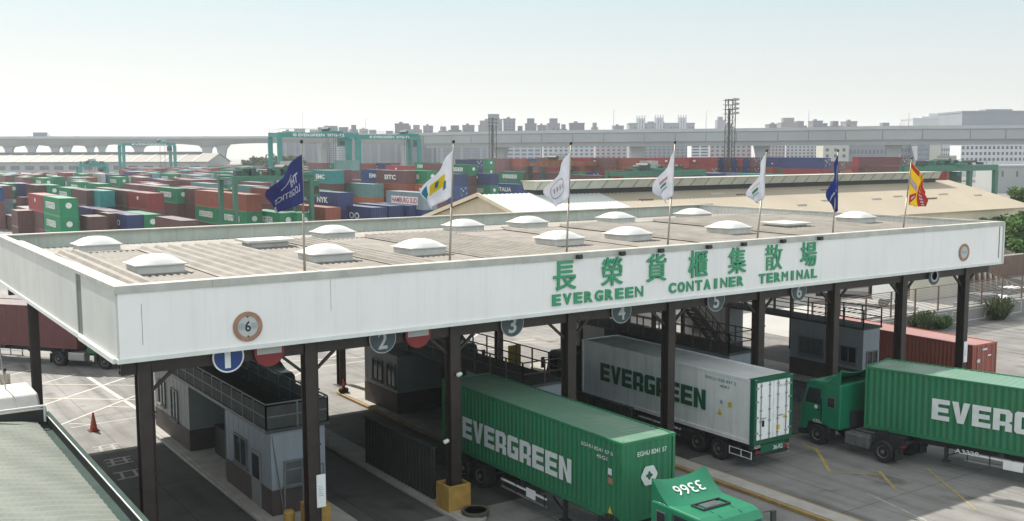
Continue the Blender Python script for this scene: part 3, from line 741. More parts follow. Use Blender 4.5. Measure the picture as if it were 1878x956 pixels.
def f1(patch, words, on, o):
    words('THI', .14, .3, .3, .2, 'flag_white', bold=.03); words('LOGISTICS', .1, .56, .78, .16, 'flag_white', bold=.015)
    patch([(.85, .78), (1, .72), (1, .98), (.86, .98)], 'flag_white', 'corner_patch'); patch([(.35, .22), (.7, .4), (.7, .43), (.35, .25)], 'flag_white', 'swoosh')
def f2(patch, words, on, o):
    patch([(.3, .3), (.45, .25), (.5, .6), (.35, .6)], 'flag_yellow', 'emblem'); patch([(.45, .25), (.72, .3), (.75, .62), (.5, .6)], 'flag_yellow', 'emblem')
    patch([(.28, .48), (.38, .46), (.4, .7), (.3, .68)], 'flag_teal', 'emblem_stripe', e=.018); patch([(.52, .32), (.6, .33), (.62, .5), (.54, .5)], 'flag_teal', 'emblem_stripe', e=.018)
    patch([(.78, .2), (.97, .15), (.97, .45), (.8, .5)], 'flag_teal', 'emblem_stripe')
def ringf(patch, words, on, o, mt='flag_grey', c=(.62, .5), r=(.22, .3)):
    mm = MB(); vv = []; ff = []; n = 30
    for i in range(n):
        a = 2*PI*i/n
        for q in (1, .9): vv.append(on(c[0]+r[0]*q*math.cos(a), c[1]+r[1]*q*math.sin(a), .015))
    for i in range(n): j = (i+1) % n; ff.append((2*i, 2*j, 2*j+1, 2*i+1))
    mm.raw(vv, ff, mt); mm.build('ring_emblem', o)
def f3(patch, words, on, o):
    ringf(patch, words, on, o)
    for i in range(4): patch([(.47+.08*i, .42), (.50+.08*i, .42), (.50+.08*i, .58), (.47+.08*i, .58)], 'flag_grey', 'emblem_mark', 2, .016)
def f4(patch, words, on, o):
    patch([(.46, .46), (.66, .46), (.66, .55), (.46, .55)], 'flag_green', 'emblem', e=.014)
    patch([(.42, .3), (.66, .3), (.66, .4), (.42, .4)], 'flag_pink', 'emblem_band'); patch([(.42, .62), (.72, .62), (.72, .67), (.42, .67)], 'flag_grey', 'emblem_mark')
def f5(patch, words, on, o):
    patch([(.58, .46), (.78, .46), (.78, .6), (.58, .6)], 'flag_green', 'emblem'); patch([(.55, .32), (.8, .32), (.8, .36), (.55, .36)], 'flag_pink', 'emblem_band'); patch([(.55, .68), (.8, .68), (.8, .72), (.55, .72)], 'flag_grey', 'emblem_mark')
def f6(patch, words, on, o):
    patch([(.55, .42), (.9, .5), (.88, .56), (.5, .5)], 'flag_white', 'white_star', 3)
def f7(patch, words, on, o):
    patch([(0, .02), (1, .02), (1, .2), (0, .14)], 'flag_red', 'red_band', e=.012)
    patch([(.55, .2), (1, .2), (1, 1), (.75, 1)], 'flag_red', 'red_band', e=.013)
    for i in range(5): patch([(.72+.03*i, .3+.14*i), (.84+.02*i, .3+.14*i), (.84+.02*i, .38+.14*i), (.72+.03*i, .38+.14*i)], 'flag_white', 'white_mark', 2, .02)
    patch([(.02, .34), (.4, .46), (.4, .62), (.02, .52)], 'flag_lilac', 'lilac_panel', e=.014); patch([(.02, .4), (.34, .5), (.34, .54), (.02, .44)], 'flag_white', 'white_mark', 3, .02)
    patch([(.02, .78), (.5, .6), (.5, .74), (.02, .98)], 'flag_red', 'red_bar', e=.014); patch([(.12, .82), (.3, .73), (.3, .78), (.12, .88)], 'flag_white', 'white_mark', 3, .02)
make_flag(14.12, [(553, 262), (553, 283), (556, 372), (494, 352), (508, 392)], 'a', 'navy flag with mirrored white lettering above the left part of the roof', 'flagpole carrying the navy lettered flag', 'flag_navy', f1, .4, .2)
make_flag(20.05, [(832, 262), (829, 277), (827, 362), (779, 352), (783, 386)], 'b', 'white flag with a yellow and blue emblem', 'flagpole carrying the white flag with yellow emblem', 'flag_white', f2, .35, 1.2)
make_flag(25.7, [(1047, 265), (1044, 281), (1043, 362), (1004, 350), (1018, 382)], 'c', 'white flag with a ring emblem at its fly end', 'flagpole carrying the white flag with ring emblem', 'flag_white', f3, .3, .6)
make_flag(31.35, [(1238, 263), (1236, 277), (1234, 358), (1201, 352), (1212, 375)], 'd', 'white flag with a small green and pink emblem on it', 'flagpole carrying the white flag with green and pink emblem', 'flag_white', f4, .3, 2.0)
make_flag(37.1, [(1406, 278), (1404, 281), (1401, 362), (1376, 356), (1386, 375)], 'e', 'narrow folded white flag left of the blue flag', 'flagpole carrying the narrow folded white flag', 'flag_white', f5, .3, .9)
make_flag(42.65, [(1537, 278), (1536, 283), (1536, 386), (1519, 352), (1532, 390)], 'f', 'plain dark blue hanging flag with a small white mark', 'flagpole carrying the plain dark blue flag', 'flag_blue', f6, .2, .3)
make_flag(48.45, [(1672, 292), (1670, 294), (1665, 376), (1703, 352), (1690, 380)], 'g', 'red and yellow flag at the right end of the canopy', 'flagpole carrying the red and yellow flag', 'flag_yellow', f7, .25, 1.5)
# ------------------------------------------------------------------ lane islands
def island(x0, x1, y0, y1, mside, label):
    o = empty('lane_island', ((x0+x1)/2, y0, 0), 0, label, 'island', 'raised islands between the truck lanes')
    def outline(e, n=10):
        r = (x1-x0)/2-e; cx = 0; P = []
        for i in range(n+1):
            a = PI*i/n; P.append((cx+r*math.cos(a), (y1-y0)-(x1-x0)/2+r*math.sin(a)))
        for i in range(n+1):
            a = PI+PI*i/n; P.append((cx+r*math.cos(a), (x1-x0)/2+r*math.sin(a)))
        return P
    m = MB(); m.prism([(x, y, 0) for x, y in outline(0)], (0, 0, .14), mside); m.build('kerb', o, bevel=.02)
    m = MB(); m.prism([(x, y, .14) for x, y in outline(.16)], (0, 0, .025), 'kerb_concrete'); m.build('slab', o)
    return o
island(13.15, 16.2, 33.0, 54.2, 'kerb_concrete', 'raised concrete island under the first booth')
island(19.35, 20.6, 31.8, 48.5, 'kerb_concrete', 'thin raised island under the dark panel fence')
island(24.3, 27.9, 34.5, 55.6, 'kerb_yellow', 'raised island with yellow edged kerb and an orange cone at its end')
island(30.75, 31.85, 20.5, 50, 'kerb_yellow', 'thin raised island with worn yellow kerb beside the green truck')
island(37.5, 40.6, 36.2, 54.5, 'kerb_concrete', 'raised island behind the white reefer trailer')
island(49.0, 51.9, 36.0, 54.0, 'kerb_concrete', 'raised island under the booth at the right')

# ------------------------------------------------------------------ booths
def railing(o, pts, z0, h, m, panel=None, posts=1.3, name='railing'):
    r = MB()
    for (a, c) in zip(pts[:-1], pts[1:]):
        a = Vector((a[0], a[1], 0)); c = Vector((c[0], c[1], 0)); L = (c-a).length; n = max(1, round(L/posts))
        for z in (z0+h, z0+h*.5): r.bar(a+Vector((0, 0, z)), c+Vector((0, 0, z)), .05, .05, m)
        for i in range(n+1):
            p = a+(c-a)*i/n; r.bar(p+Vector((0, 0, z0)), p+Vector((0, 0, z0+h-.026)), .06, .06, m)
    r.build(name, o)
    if panel:
        r = MB()
        for (a, c) in zip(pts[:-1], pts[1:]):
            r.bar((a[0], a[1], z0+h*.47), (c[0], c[1], z0+h*.47), .02, h*.86, panel)
        r.build('mesh_panel', o)
def window(o, p, w, h, axis, m='glass', frame='rail_grey', slider=True):
    """p: lower left corner on the wall plane; axis 'x-' faces -X (runs along -Y), 'y-' faces -Y (runs along +X)"""
    f = MB(); t = .06; d = .07
    ex = Vector((0, -1, 0)) if axis == 'x-' else Vector((1, 0, 0)); out = Vector((-1, 0, 0)) if axis == 'x-' else Vector((0, -1, 0))
    p = Vector(p); ez = Vector((0, 0, 1))
    def slab(mb, a, w_, b, h_, d0, d1, mt):
        q = [p+ex*a+ez*b+out*d0, p+ex*(a+w_)+ez*b+out*d0, p+ex*(a+w_)+ez*(b+h_)+out*d0, p+ex*a+ez*(b+h_)+out*d0]
        mb.prism(q, out*(d1-d0), mt)
    slab(f, 0, w, 0, t, -.01, d, frame); slab(f, 0, w, h-t, t, -.01, d, frame); slab(f, 0, t, t, h-2*t, -.01, d, frame); slab(f, w-t, t, t, h-2*t, -.01, d, frame)
    if slider: slab(f, w/2-.025, .05, t, h-2*t, -.01, d-.01, frame)
    slab(f, -.08, w+.16, -.06, .06, -.01, .14, frame)
    wo = f.build('window', o)
    g_ = MB(); slab(g_, t, w-2*t, t, h-2*t, 0.004, .02, m); g_.build('pane', wo)
    return wo
def cabin(o, x0, x1, y0, y1, h, wall, base_h=1.05, openings=(), nm='wall', z0=.165):
    m = MB()
    m.box((x0, y0, z0+base_h), (x1, y1, h), wall)
    m.build(nm, o)
    b_ = MB(); b_.box((x0-.015, y0-.015, z0), (x1+.015, y1+.015, z0+base_h), 'booth_base'); b_.build('base_band', o)
    for (p, w, hh, ax, kind) in openings:
        if kind == 'door':
            d = MB()
            if ax == 'x-': d.box((x0-.05, p[1]-w, z0+.02), (x0-.016, p[1], z0+hh), 'booth_grey')
            else: d.box((p[0], y0-.05, z0+.02), (p[0]+w, y0-.016, z0+hh), 'booth_grey')
            dd = d.build('door', o)
            q = MB()
            if ax == 'x-': q.box((x0-.06, p[1]-w+.12, z0+hh*.5), (x0-.051, p[1]-.12, z0+hh-.15), 'glass')
            else: q.box((p[0]+.12, y0-.06, z0+hh*.5), (p[0]+w-.12, y0-.051, z0+hh-.15), 'glass')
            q.build('pane', dd)
        else:
            window(o, p, w, hh, ax, 'glass_pale' if kind == 'pale' else 'glass')
    # vertical sheet joints
    j = MB(); y = y0+.6
    while y < y1-.2: j.box((x0-.008, y, z0+base_h+.02), (x0-.001, y+.02, h-.05), 'booth_grey'); y += .6
    j.build('sheet_joint', o)
# booth one, with its open passage and far cabin under one walk-on roof
h1 = 3.45
b1 = empty('lane_booth', (13.68, 36.6, 0), 0, 'blue grey lane booth with a railed roof deck and wide open passage', 'booth', 'lane booths under the canopy')
cabin(b1, 0, 2.2, 0, 5.2, h1, 'booth_blue', 1.0, [((0, 4.1, 1.35), 1.5, 1.2, 'x-', 'win'), ((0, 2.1, 0), 1.0, 2.2, 'x-', 'door'), ((.5, 0, 1.25), 1.4, 1.0, 'y-', 'pale')])
cabin(b1, 0, 2.2, 10.4, 16.2, h1, 'booth_grey', 1.0, [((0, 15.4, 1.5), 1.2, 1.25, 'x-', 'pale'), ((0, 13.2, 1.2), 1.1, 1.5, 'x-', 'pale')])
m = MB(); m.box((2.08, 5.2, .17), (2.16, 10.4, h1-.01), 'deck_dark'); m.build('passage_light_block', b1)  # added dark sheet, blocks light from the far side of the passage
m = MB(); m.box((.9, 6.2, .17), (1.9, 9.6, 1.5), 'cab_dark'); m.build('counter', b1)
m = MB(); m.box((-.25, -.15, h1), (2.35, 16.4, h1+.12), 'deck_dark'); m.box((-.27, -.17, h1+.02), (-.252, 16.4, h1+.16), 'rail_grey'); m.build('roof_deck', b1)
railing(b1, [(-.2, 16.2), (-.2, -.1), (2.3, -.1), (2.3, 16.2)], h1+.12, 1.0, 'rail_grey', 'deck_dark')
m = MB(); m.tube((.05, 0.0, 3.3), (.42, -.09, .2), .02, 'rail_grey', 6); m.tube((0.05, 5.4, 3.4), (.05, 5.4, .2), .04, 'rail_grey', 8); m.build('drain_pipe', b1)
m = MB(); m.box((.4, -.45, .16), (1.9, -.4, 1.95), 'rail_grey'); m.box((.4, -.4, 1.9), (1.9, -.02, 1.95), 'rail_grey')
m.v = []; m.f = []; m.m = []
for (a, c) in (((.35, -.4, .17), (.35, -.4, 2.0)), ((1.95, -.4, .17), (1.95, -.4, 2.0)), ((.35, -.4, 2.0), (1.95, -.4, 2.0)), ((.35, -.4, 1.4), (1.95, -.4, 1.4)), ((1.1, -.4, .17), (1.1, -.4, 2.0))): m.bar(a, c, .05, .05, 'rail_grey')
m.build('guard_frame', b1)
# fire extinguisher cabinet in the passage
o = empty('fire_extinguisher', (14.0, 42.6, .165), 0, 'red fire extinguisher standing in the open passage of the first booth', 'extinguisher')
m = MB(); m.lathe([(0, .12), (.04, .13), (.62, .13), (.72, .06), (.76, .05)], (0, 0, 0), (0, 0, 1), 'red_paint', 16); m.build('cylinder', o, smooth=True)
m = MB(); m.box((-.03, -.12, .76), (.03, .06, .84), 'black'); m.tube((0, -.1, .78), (.14, -.08, .3), .015, 'black', 6); m.build('valve', o)
# booth two (far cabin and railed near cabin)
h2 = 3.5
b2 = empty('lane_booth', (25.3, 36.9, 0), 0, 'grey lane booth with two dark windows behind the green container truck', 'booth', 'lane booths under the canopy')
cabin(b2, .35, 2.5, 0, 5.0, h2, 'booth_blue', 1.0, [((.35, 4.2, 1.35), 1.5, 1.2, 'x-', 'win')])
cabin(b2, -.45, 2.2, 10.7, 14.6, h2-.25, 'booth_grey', 1.1, [((-.45, 13.6, 1.55), 1.2, 1.2, 'x-', 'win'), ((-.45, 11.9, 1.5), 1.0, 1.25, 'x-', 'win')])
m = MB(); m.box((2.2, 5.0, .17), (2.28, 10.7, h2-.01), 'deck_dark'); m.build('passage_light_block', b2)  # added sheet, keeps light out of this passage too
m = MB(); m.box((.1, -.15, h2), (2.6, 14.8, h2+.12), 'deck_dark'); m.build('roof_deck', b2)
railing(b2, [(.15, 14.6), (.15, -.1), (2.55, -.1), (2.55, 14.6)], h2+.12, 1.05, 'rail_dark')
h4 = 3.5
b4 = empty('lane_booth', (38.55, 36.95, 0), 0, 'dark lane booth behind the white reefer container with stairs beside it', 'booth', 'lane booths under the canopy')
cabin(b4, 0, 1.6, 0, 5.0, h4, 'booth_blue', 1.0, [((0, 4.2, 1.35), 1.5, 1.2, 'x-', 'win')])
cabin(b4, 0, 1.6, 10.2, 14.5, h4, 'booth_grey', 1.1, [((0, 13.6, 1.5), 1.2, 1.2, 'x-', 'win')])
m = MB(); m.box((1.3, 5.0, .17), (1.38, 10.2, h4-.01), 'deck_dark'); m.build('passage_light_block', b4)  # added sheet, stops light passing through here
m = MB(); m.box((-.2, -.15, h4), (1.75, 14.6, h4+.12), 'deck_dark'); m.build('roof_deck', b4)
railing(b4, [(-.15, 14.5), (-.15, -.1), (1.7, -.1), (1.7, 14.5)], h4+.12, 1.05, 'rail_dark')
h5 = 3.6
b5 = empty('lane_booth', (49.95, 37.35, 0), 0, 'blue grey lane booth with pale near wall beside the right green truck', 'booth', 'lane booths under the canopy')
cabin(b5, 0, 1.5, 0, 5.4, h5, 'booth_blue', 1.0, [((0, 4.7, 1.5), 1.9, 1.1, 'x-', 'pale'), ((0, 1.6, 1.5), 1.2, 1.0, 'x-', 'win'), ((.3, 0, 1.5), 1.0, .8, 'y-', 'win')])
cabin(b5, 0, 1.5, 10.8, 14.8, h5, 'booth_grey', 1.0, [((0, 14.0, 1.5), 1.2, 1.2, 'x-', 'win')])
m = MB(); m.box((-.15, -.1, h5), (1.6, 14.9, h5+.12), 'deck_dark'); m.build('roof_deck', b5)
railing(b5, [(-.1, 14.8), (-.1, -.05), (1.55, -.05), (1.55, 14.8)], h5+.12, 1.05, 'rail_dark')
# dark panel fence on the thin island
o = empty('panel_fence', (19.98, 35.0, .165), 0, 'long dark solid panel fence beside the green container truck', 'fence')
m = MB(); m.corr((-.3, -.2, 0), (-.3, 5.9, 0), (0, 0, 2.05), (-1, 0, 0), .3, .03, 'parapet_dark'); m.box((-.28, -.2, 0), (-.2, 5.9, 2.04), 'parapet_dark'); m.build('panel', o)
m = MB()
for i in range(4): m.box((-.2, -.1+i*1.95, 0), (-.1, 0+i*1.95, 2.1), 'dark_steel')
m.build('stake', o)
m = MB(); m.box((-.36, -.2, 2.06), (-.1, 5.9, 2.12), 'parapet_dark'); m.build('top_rail', o)
o = empty('panel_fence', (31.2, 36.0, .165), 0, 'dark solid panel fence in front of the white reefer container', 'fence')
m = MB(); m.corr((-.3, -.2, 0), (-.3, 7.5, 0), (0, 0, 1.8), (-1, 0, 0), .3, .03, 'parapet_dark'); m.box((-.28, -.2, 0), (-.2, 7.5, 1.79), 'parapet_dark'); m.build('panel', o)
m = MB(); m.box((-.36, -.2, 1.82), (-.1, 7.5, 1.88), 'parapet_dark'); m.build('top_rail', o)
# lamps on posts (small pale flood lamps)
for (u, v, Y, lb) in ((818, 810, 33.3, 'small pale lamp low on the post beside lane three'), (842, 687, 33.3, 'small pale lamp high on the post beside lane three')):
    p = surv(u, v, Y=Y); o = empty('post_lamp', p, 0, lb, 'lamp'); m = MB(); m.lathe([(-.14, .04), (-.1, .08), (.08, .09), (.12, .03)], (0, 0, 0), (-1, -.2, -.2), 'dome_plastic', 12); m.build('lamp_head', o, smooth=True)
    m = MB(); m.bar((0, .02, -.02), (.02, .3, -.08), .04, .04, 'dark_steel'); m.build('arm', o)
# gallery across the lanes, with bars and a stair
gal = empty('access_gallery', (28.0, 47.2, 0), 0, 'dark steel access gallery with barred railing across the middle lanes', 'gallery')
m = MB(); m.box((0, 0, 5.0), (28.2, 1.2, 5.08), 'deck_dark')
for i in range(2): m.box((0, i*1.15, 4.8), (28.2, i*1.15+.06, 5.0), 'dark_steel')
m.build('walkway', gal)
r = MB()
for y in (0.03, 1.17):
    for z in (6.1, 5.6): r.bar((0, y, z), (28.2, y, z), .05, .05, 'rail_dark')
    for i in range(95): r.bar((i*.3, y, 5.08), (i*.3, y, 6.08), .03, .03, 'rail_dark')
r.build('railing', gal)
for x in (.3, 9.2, 15.0, 21.5, 27.8):
    m = MB(); m.box((x-.1, .4, .17), (x+.1, .6, 4.8), 'dark_steel'); m.build('support', gal)
st = empty('steel_stair', (44.2, 47.2, 0), 0, 'dark steel stair descending from the gallery beside the right booth', 'stairs')
m = MB()
for i in range(18): m.box((i*.27, -1.0, 4.8-i*.27), (i*.27+.28, -.06, 4.84-i*.27), 'deck_dark')
m.build('tread', st)
m = MB()
for y in (-1.03, -.03): m.bar((0, y, 4.95), (4.9, y, .05), .05, .22, 'dark_steel')
m.build('stringer', st)
m = MB()
for y in (-1.03, -.03):
    m.bar((0, y, 5.95), (4.9, y, 1.05), .05, .05, 'rail_dark'); m.bar((0, y, 5.5), (4.9, y, .6), .04, .04, 'rail_dark')
    for i in range(9): m.bar((i*.6, y, 4.9-i*.6), (i*.6, y, 5.9-i*.6), .04, .04, 'rail_dark')
m.build('railing', st)

# ------------------------------------------------------------------ trucks
def wheel(o, x, y, r, w, side, dual=False, nm='wheel'):
    m = MB(); a = (side, 0, 0); W = w*2.15 if dual else w
    prof = [(-W, r*.62), (-W, r*.9), (-W+.05, r), (-.05, r), (0, r*.92), (-.005, r*.62), (-.06, r*.58)]
    if dual: prof = [(-W, r*.62), (-W, r*.9), (-W+.05, r), (-w-.06, r), (-w-.03, r*.86), (-w+.03, r*.86), (-w+.06, r)] + prof[3:]
    m.lathe(prof, (x, y, r), a, 'rubber', 28); wo = m.build(nm, o, smooth=False)
    q = MB(); q.lathe([(-.12, r*.57), (-.03, r*.57), (-.05, r*.5), (-.11, r*.42), (-.1, r*.2), (.0, r*.17), (.01, r*.05)], (x, y, r), a, 'rim', 24)
    for i in range(8):
        an = 2*PI*i/8; q.lathe([(-.11, .022), (-.075, .022)], (x, y+r*.32*math.cos(an), r+r*.32*math.sin(an)), a, 'metal_grey', 6)
    q.build('rim', wo)
def trailer(o, L, h=1.15, axles=(1.9, 3.2), col='frame_dark', rails=True, W=2.44, plate_m=None):
    """origin on the ground under the rear end; extends along +Y to the front"""
    m = MB()
    for s in (-1, 1):
        m.box((s*.5-.07, .05, h-.38), (s*.5+.07, L-1.0, h-.02), col); m.box((s*.5-.12, .05, h-.05), (s*.5+.12, L-.9, h-.003), col)
    for i in range(9): m.box((-.43, .3+i*(L-1.6)/8, h-.3), (.43, .42+i*(L-1.6)/8, h-.1), col)
    for y in (0.05, L-1.2, L*.5): m.box((-W/2, y, h-.2), (-.62, y+.2, h-.006), col); m.box((.62, y, h-.2), (W/2, y+.2, h-.006), col)
    m.build('chassis', o)
    for y in axles:
        for s in (-1, 1): wheel(o, s*(W/2-.02), y, .5, .27, s, True)
        a_ = MB(); a_.tube((-1.0, y, .5), (1.0, y, .5), .08, col, 10); a_.build('axle', o)
        for s in (-1, 1):
            f = MB(); x0, x1 = sorted((s*(W/2), s*(W/2-.58)))
            f.box((x0, y-.55, 1.03), (x1, y+.55, 1.055), col); f.build('mudguard', o)
    for s in (-1, 1):
        f = MB(); x0, x1 = sorted((s*.85, s*1.0)); f.box((x0, L-3.6, .3), (x1, L-3.45, h-.2), col); f.box((x0-.1, L-3.7, .25), (x1+.1, L-3.35, .3), col)
        f.bar((s*.92, L-3.5, .5), (s*.92, L-4.3, h-.25), .06, .06, col); f.build('landing_leg', o)
        if rails:
            f = MB(); x = s*(W/2-.06)
            for z in (.55, .85): f.bar((x, 4.6, z), (x, L-4.4, z), .05, .07, 'white_paint' if z > .6 else 'metal_grey')
            for i in range(4): f.bar((x, 4.7+i*(L-9.2)/3, .5), (x, 4.7+i*(L-9.2)/3, h-.2), .05, .05, col)
            f.build('side_guard', o)
    f = MB(); f.box((-1.1, 0, .55), (1.1, .08, .67), 'frame_dark')
    for s in (-1, 1): f.box((s*.6-.05, .02, .67), (s*.6+.05, .08, h-.3), col)
    f.build('bumper', o)
    for s in (-1, 1):
        f = MB(); f.box((s*.85-.2, -.03, .72), (s*.85+.2, 0.0, .86), 'red_paint'); f.build('tail_lamp', o)
def tractor(o, paint='cab_green', roof=3.1, fair=3.85, number=None, hatch=False, frame='frame_dark', sleeper=True, F=2.3):
    """origin on the ground below the rear wall of the cab, facing +Y"""
    W = 1.22
    m = MB()
    prof = [(0, .95), (.0, roof-.04), (.12, roof), (F-.75, roof-.02), (F-.42, roof-.12), (F-.12, 1.95), (F-.02, 1.75), (F, 1.0), (F-.05, .62), (1.95, .62), (1.85, 1.05), (.75, 1.05), (.65, .95)]
    m.prism([(-W, y, z) for y, z in prof], (2*W, 0, 0), paint); body = m.build('cab', o, bevel=.07)
    # windscreen, set proud of the raked front
    a, c = Vector((0, F-.42+.03, roof-.2)), Vector((0, F-.12+.012, 2.0))
    w = MB(); nrm = Vector((0, roof-.12-1.95, .3)).normalized()
    q = [Vector((-W+.14, c.y, c.z)), Vector((W-.14, c.y, c.z)), Vector((W-.2, a.y, a.z)), Vector((-W+.2, a.y, a.z))]
    w.prism([p+nrm*.005 for p in q], nrm*.03, 'glass'); w.build('windscreen', o)
    for s in (-1, 1):
        w = MB(); x = s*(W+.004)
        poly = [(1.1, 2.0), (1.95, 2.0), (1.95, 2.2), (1.78, 2.72 if roof > 2.9 else 2.5), (1.1, 2.75 if roof > 2.9 else 2.52)]
        w.prism([(x, y, z) for y, z in poly], (s*.012, 0, 0), 'glass'); w.build('side_window', o)
        if sleeper:
            w = MB(); w.prism([(x, y, z) for y, z in ((.28, 1.95), (.72, 1.95), (.72, 2.45), (.28, 2.45))], (s*.014, 0, 0), 'rim'); w.prism([(x+s*.014, y, z) for y, z in ((.32, 1.99), (.68, 1.99), (.68, 2.41), (.32, 2.41))], (s*.005, 0, 0), 'glass'); w.build('sleeper_window', o)
        d = MB()
        for (p0, p1) in (((1.02, 1.1), (1.02, roof-.2)), ((2.0, 1.2), (2.0, 2.1)), ((1.02, roof-.2), (1.75, roof-.2))): d.bar((s*(W+.003), *p0), (s*(W+.003), *p1), .01, .018, 'cab_dark', up=(1, 0, 0))
        d.box((s*(W+.02)-.02, 1.1, 1.72), (s*(W+.02)+.02, 1.3, 1.76), 'cab_dark'); d.build('door_seam', o)
        mi = MB(); mi.bar((s*W, F-.35, 2.55), (s*(W+.28), F-.2, 2.6), .03, .03, 'cab_dark'); mi.box((s*(W+.28)-.1, F-.22, 2.0), (s*(W+.28)+.1, F-.14, 2.6), 'cab_dark'); mi.build('mirror', o)
        st_ = MB(); x0, x1 = sorted((s*W, s*(W-.45))); st_.box((x0, 1.98, .36), (x1, F+.02, .6), 'cab_dark'); st_.box((x0, .55, .4), (x1, .78, .95), 'cab_dark'); st_.build('step', o)
        fd = MB(); n = 9
        pts = [(1.3+.62*math.cos(PI*i/n), .5+.62*math.sin(PI*i/n)) for i in range(n+1)]
        for (p0, p1) in zip(pts[:-1], pts[1:]): fd.bar((s*(W-.16), *p0), (s*(W-.16), *p1), .34, .04, 'cab_dark', up=(1, 0, 0))
        fd.v = fd.v
        fd.build('wheel_arch', o)
        wheel(o, s*(W-.02), 1.3, .5, .3, s); wheel(o, s*(W-.0), -2.3, .5, .27, s, True)
        fr = MB()
        pts = [(-2.3+.62*math.cos(PI*i/n), .56+.6*math.sin(PI*i/n)) for i in range(n+1)]
        for (p0, p1) in zip(pts[:-1], pts[1:]): fr.bar((s*(W-.28), *p0), (s*(W-.28), *p1), .58, .03, 'rubber', up=(1, 0, 0))
        fr.build('mudguard', o)
        fl = MB(); fl.box((s*(W-.28)-.28, -2.97, .22), (s*(W-.28)+.28, -2.94, .75), 'rubber'); fl.build('mudflap', o)
        hl = MB(); hl.box((s*.85-.22, F-.03, .72), (s*.85+.22, F+.02, .9), 'glass_pale'); hl.build('headlamp', o)
        tk = MB(); x0, x1 = sorted((s*(W-.03), s*(W-.62))); tk.box((x0, -1.55, .42), (x1, -.25, 1.0), 'rim' if s < 0 else 'metal_grey'); tk.build('fuel_tank', o, bevel=.08)
        tl = MB(); tl.box((s*.75-.18, -3.03, .72), (s*.75+.18, -2.99, .84), 'red_paint'); tl.build('tail_lamp', o)
    g_ = MB()
    for i in range(5): g_.box((-.8, F-.01, 1.05+i*.12), (.8, F+.012, 1.11+i*.12), 'cab_dark')
    g_.box((-W, F-.05, .36), (W, F+.05, .6), 'cab_dark'); g_.build('grille', o)
    fr = MB()
    for s in (-1, 1): fr.box((s*.42-.05, -2.98, .75), (s*.42+.05, 1.6, 1.0), frame)
    for y in (-2.9, -1.6, -.3): fr.box((-.37, y, .8), (.37, y+.12, .95), frame)
    fr.box((-.5, -2.75, 1.0), (.5, -1.85, 1.12), frame); fr.box((-.55, -1.5, 1.0), (.55, -.4, 1.06), 'rim'); fr.tube((-.9, -2.3, .5), (.9, -2.3, .5), .12, frame, 10); fr.tube((-.9, 1.3, .5), (.9, 1.3, .5), .08, frame, 10)
    fr.build('frame', o)
    for s in (-1, 1):
        q = MB(); q.bar((s*.45, F-.5, roof-.06), (s*.45, 1.9, roof+.004), .012, .012, 'cab_dark'); q.build('roof_seam', o)
        q = MB(); q.bar((s*.25, F-.02, 1.98), (s*.75, F-.3, 2.35), .03, .03, 'cab_dark'); q.build('wiper', o)
        q = MB(); q.bar((s*(W+.02), 1.04, 1.15), (s*(W+.02), 1.04, 2.3), .04, .05, 'cab_dark'); q.build('grab_rail', o)
    q = MB(); q.prism([(-W+.1, F-.46, roof-.12), (W-.1, F-.46, roof-.12), (W-.15, F-.2, roof-.3), (-W+.15, F-.2, roof-.3)], (0, .015, .03), paint); q.build('sun_visor', o)
    ex = MB(); ex.tube((.75, -.25, .9), (.75, -.25, 2.3), .07, 'metal_grey', 10); ex.box((-.5, -.3, 1.1), (.4, -.06, 1.8), 'cab_dark'); ex.build('exhaust', o)
    # roof fairing: a curved deflector, hollow behind, higher at both rear corners
    N = 12; K = 8; vs = []; fs = []
    for j in range(K+1):
        for i in range(N+1):
            s = i/N*2-1; t = j/K
            y = 1.15*(1-t)+.0*t-.06*(1-abs(s))*t; rise = (fair-roof)
            z = roof-.01+rise*(t**1.25)*(.72+.28*abs(s)**2)
            vs.append((s*(W-.03), y-.35*abs(s)**4*(1-t), z))
    for j in range(K):
        for i in range(N): fs.append((j*(N+1)+i, j*(N+1)+i+1, (j+1)*(N+1)+i+1, (j+1)*(N+1)+i))
    f = MB(); f.raw(vs, fs, paint)
    for s, col in ((-1, 0), (1, N)):
        edge = [vs[j*(N+1)+col] for j in range(K+1)]
        f.raw(edge+[(s*(W-.03), 0, roof-.01)], [tuple(range(K+2))], paint)
    fo = f.build('fairing', o, smooth=True); sd = fo.modifiers.new('thickness', 'SOLIDIFY'); sd.thickness = .03; fo.modifiers.new('edge', 'EDGE_SPLIT')
    if number:
        mm = MB(); vs_, fs_ = text_geo(number, .005, 0, 4)
        def onf(a, e):
            s = a*.52; t = .40+.34*(1-e)
            rise = fair-roof; y = 1.15*(1-t)-.06*(1-abs(s))*t-.35*abs(s)**4*(1-t); z = roof-.01+rise*(t**1.25)*(.72+.28*abs(s)**2)
            return Vector((s*(W-.03), y+.025, z+.02))
        mm.raw([onf(v.x*2-1, v.y) for v in vs_], fs_, 'decal_white'); mm.build('number', o)
    if hatch:
        hm = MB(); yb, yf = 1.22, 1.72
        hm.box((-.62, yb, roof-.01), (.62, yb+.05, roof+.05), 'cab_dark'); hm.box((-.62, yf, roof-.03), (.62, yf+.05, roof+.04), 'cab_dark'); hm.box((-.62, yb+.05, roof-.01), (-.56, yf, roof+.045), 'cab_dark'); hm.box((.56, yb+.05, roof-.01), (.62, yf, roof+.045), 'cab_dark')
        ho = hm.build('roof_hatch', o); hp = MB(); hp.box((-.35, yb+.1, roof-.01), (.38, yf-.05, roof+.03), 'glass_pale'); hp.build('panel', ho)
    return o
def container(loc, L, H, col, label, rz=0.0, group=None, doors=None, name='shipping_container', rib=.034):
    b_ = container_mesh(L, 2.438, H, True, doors, rib)
    o = b_.build(name); o.location = loc; o.rotation_euler = (0, 0, rz); o.color = (*col, 1)
    return tag(o, label, 'container', group)
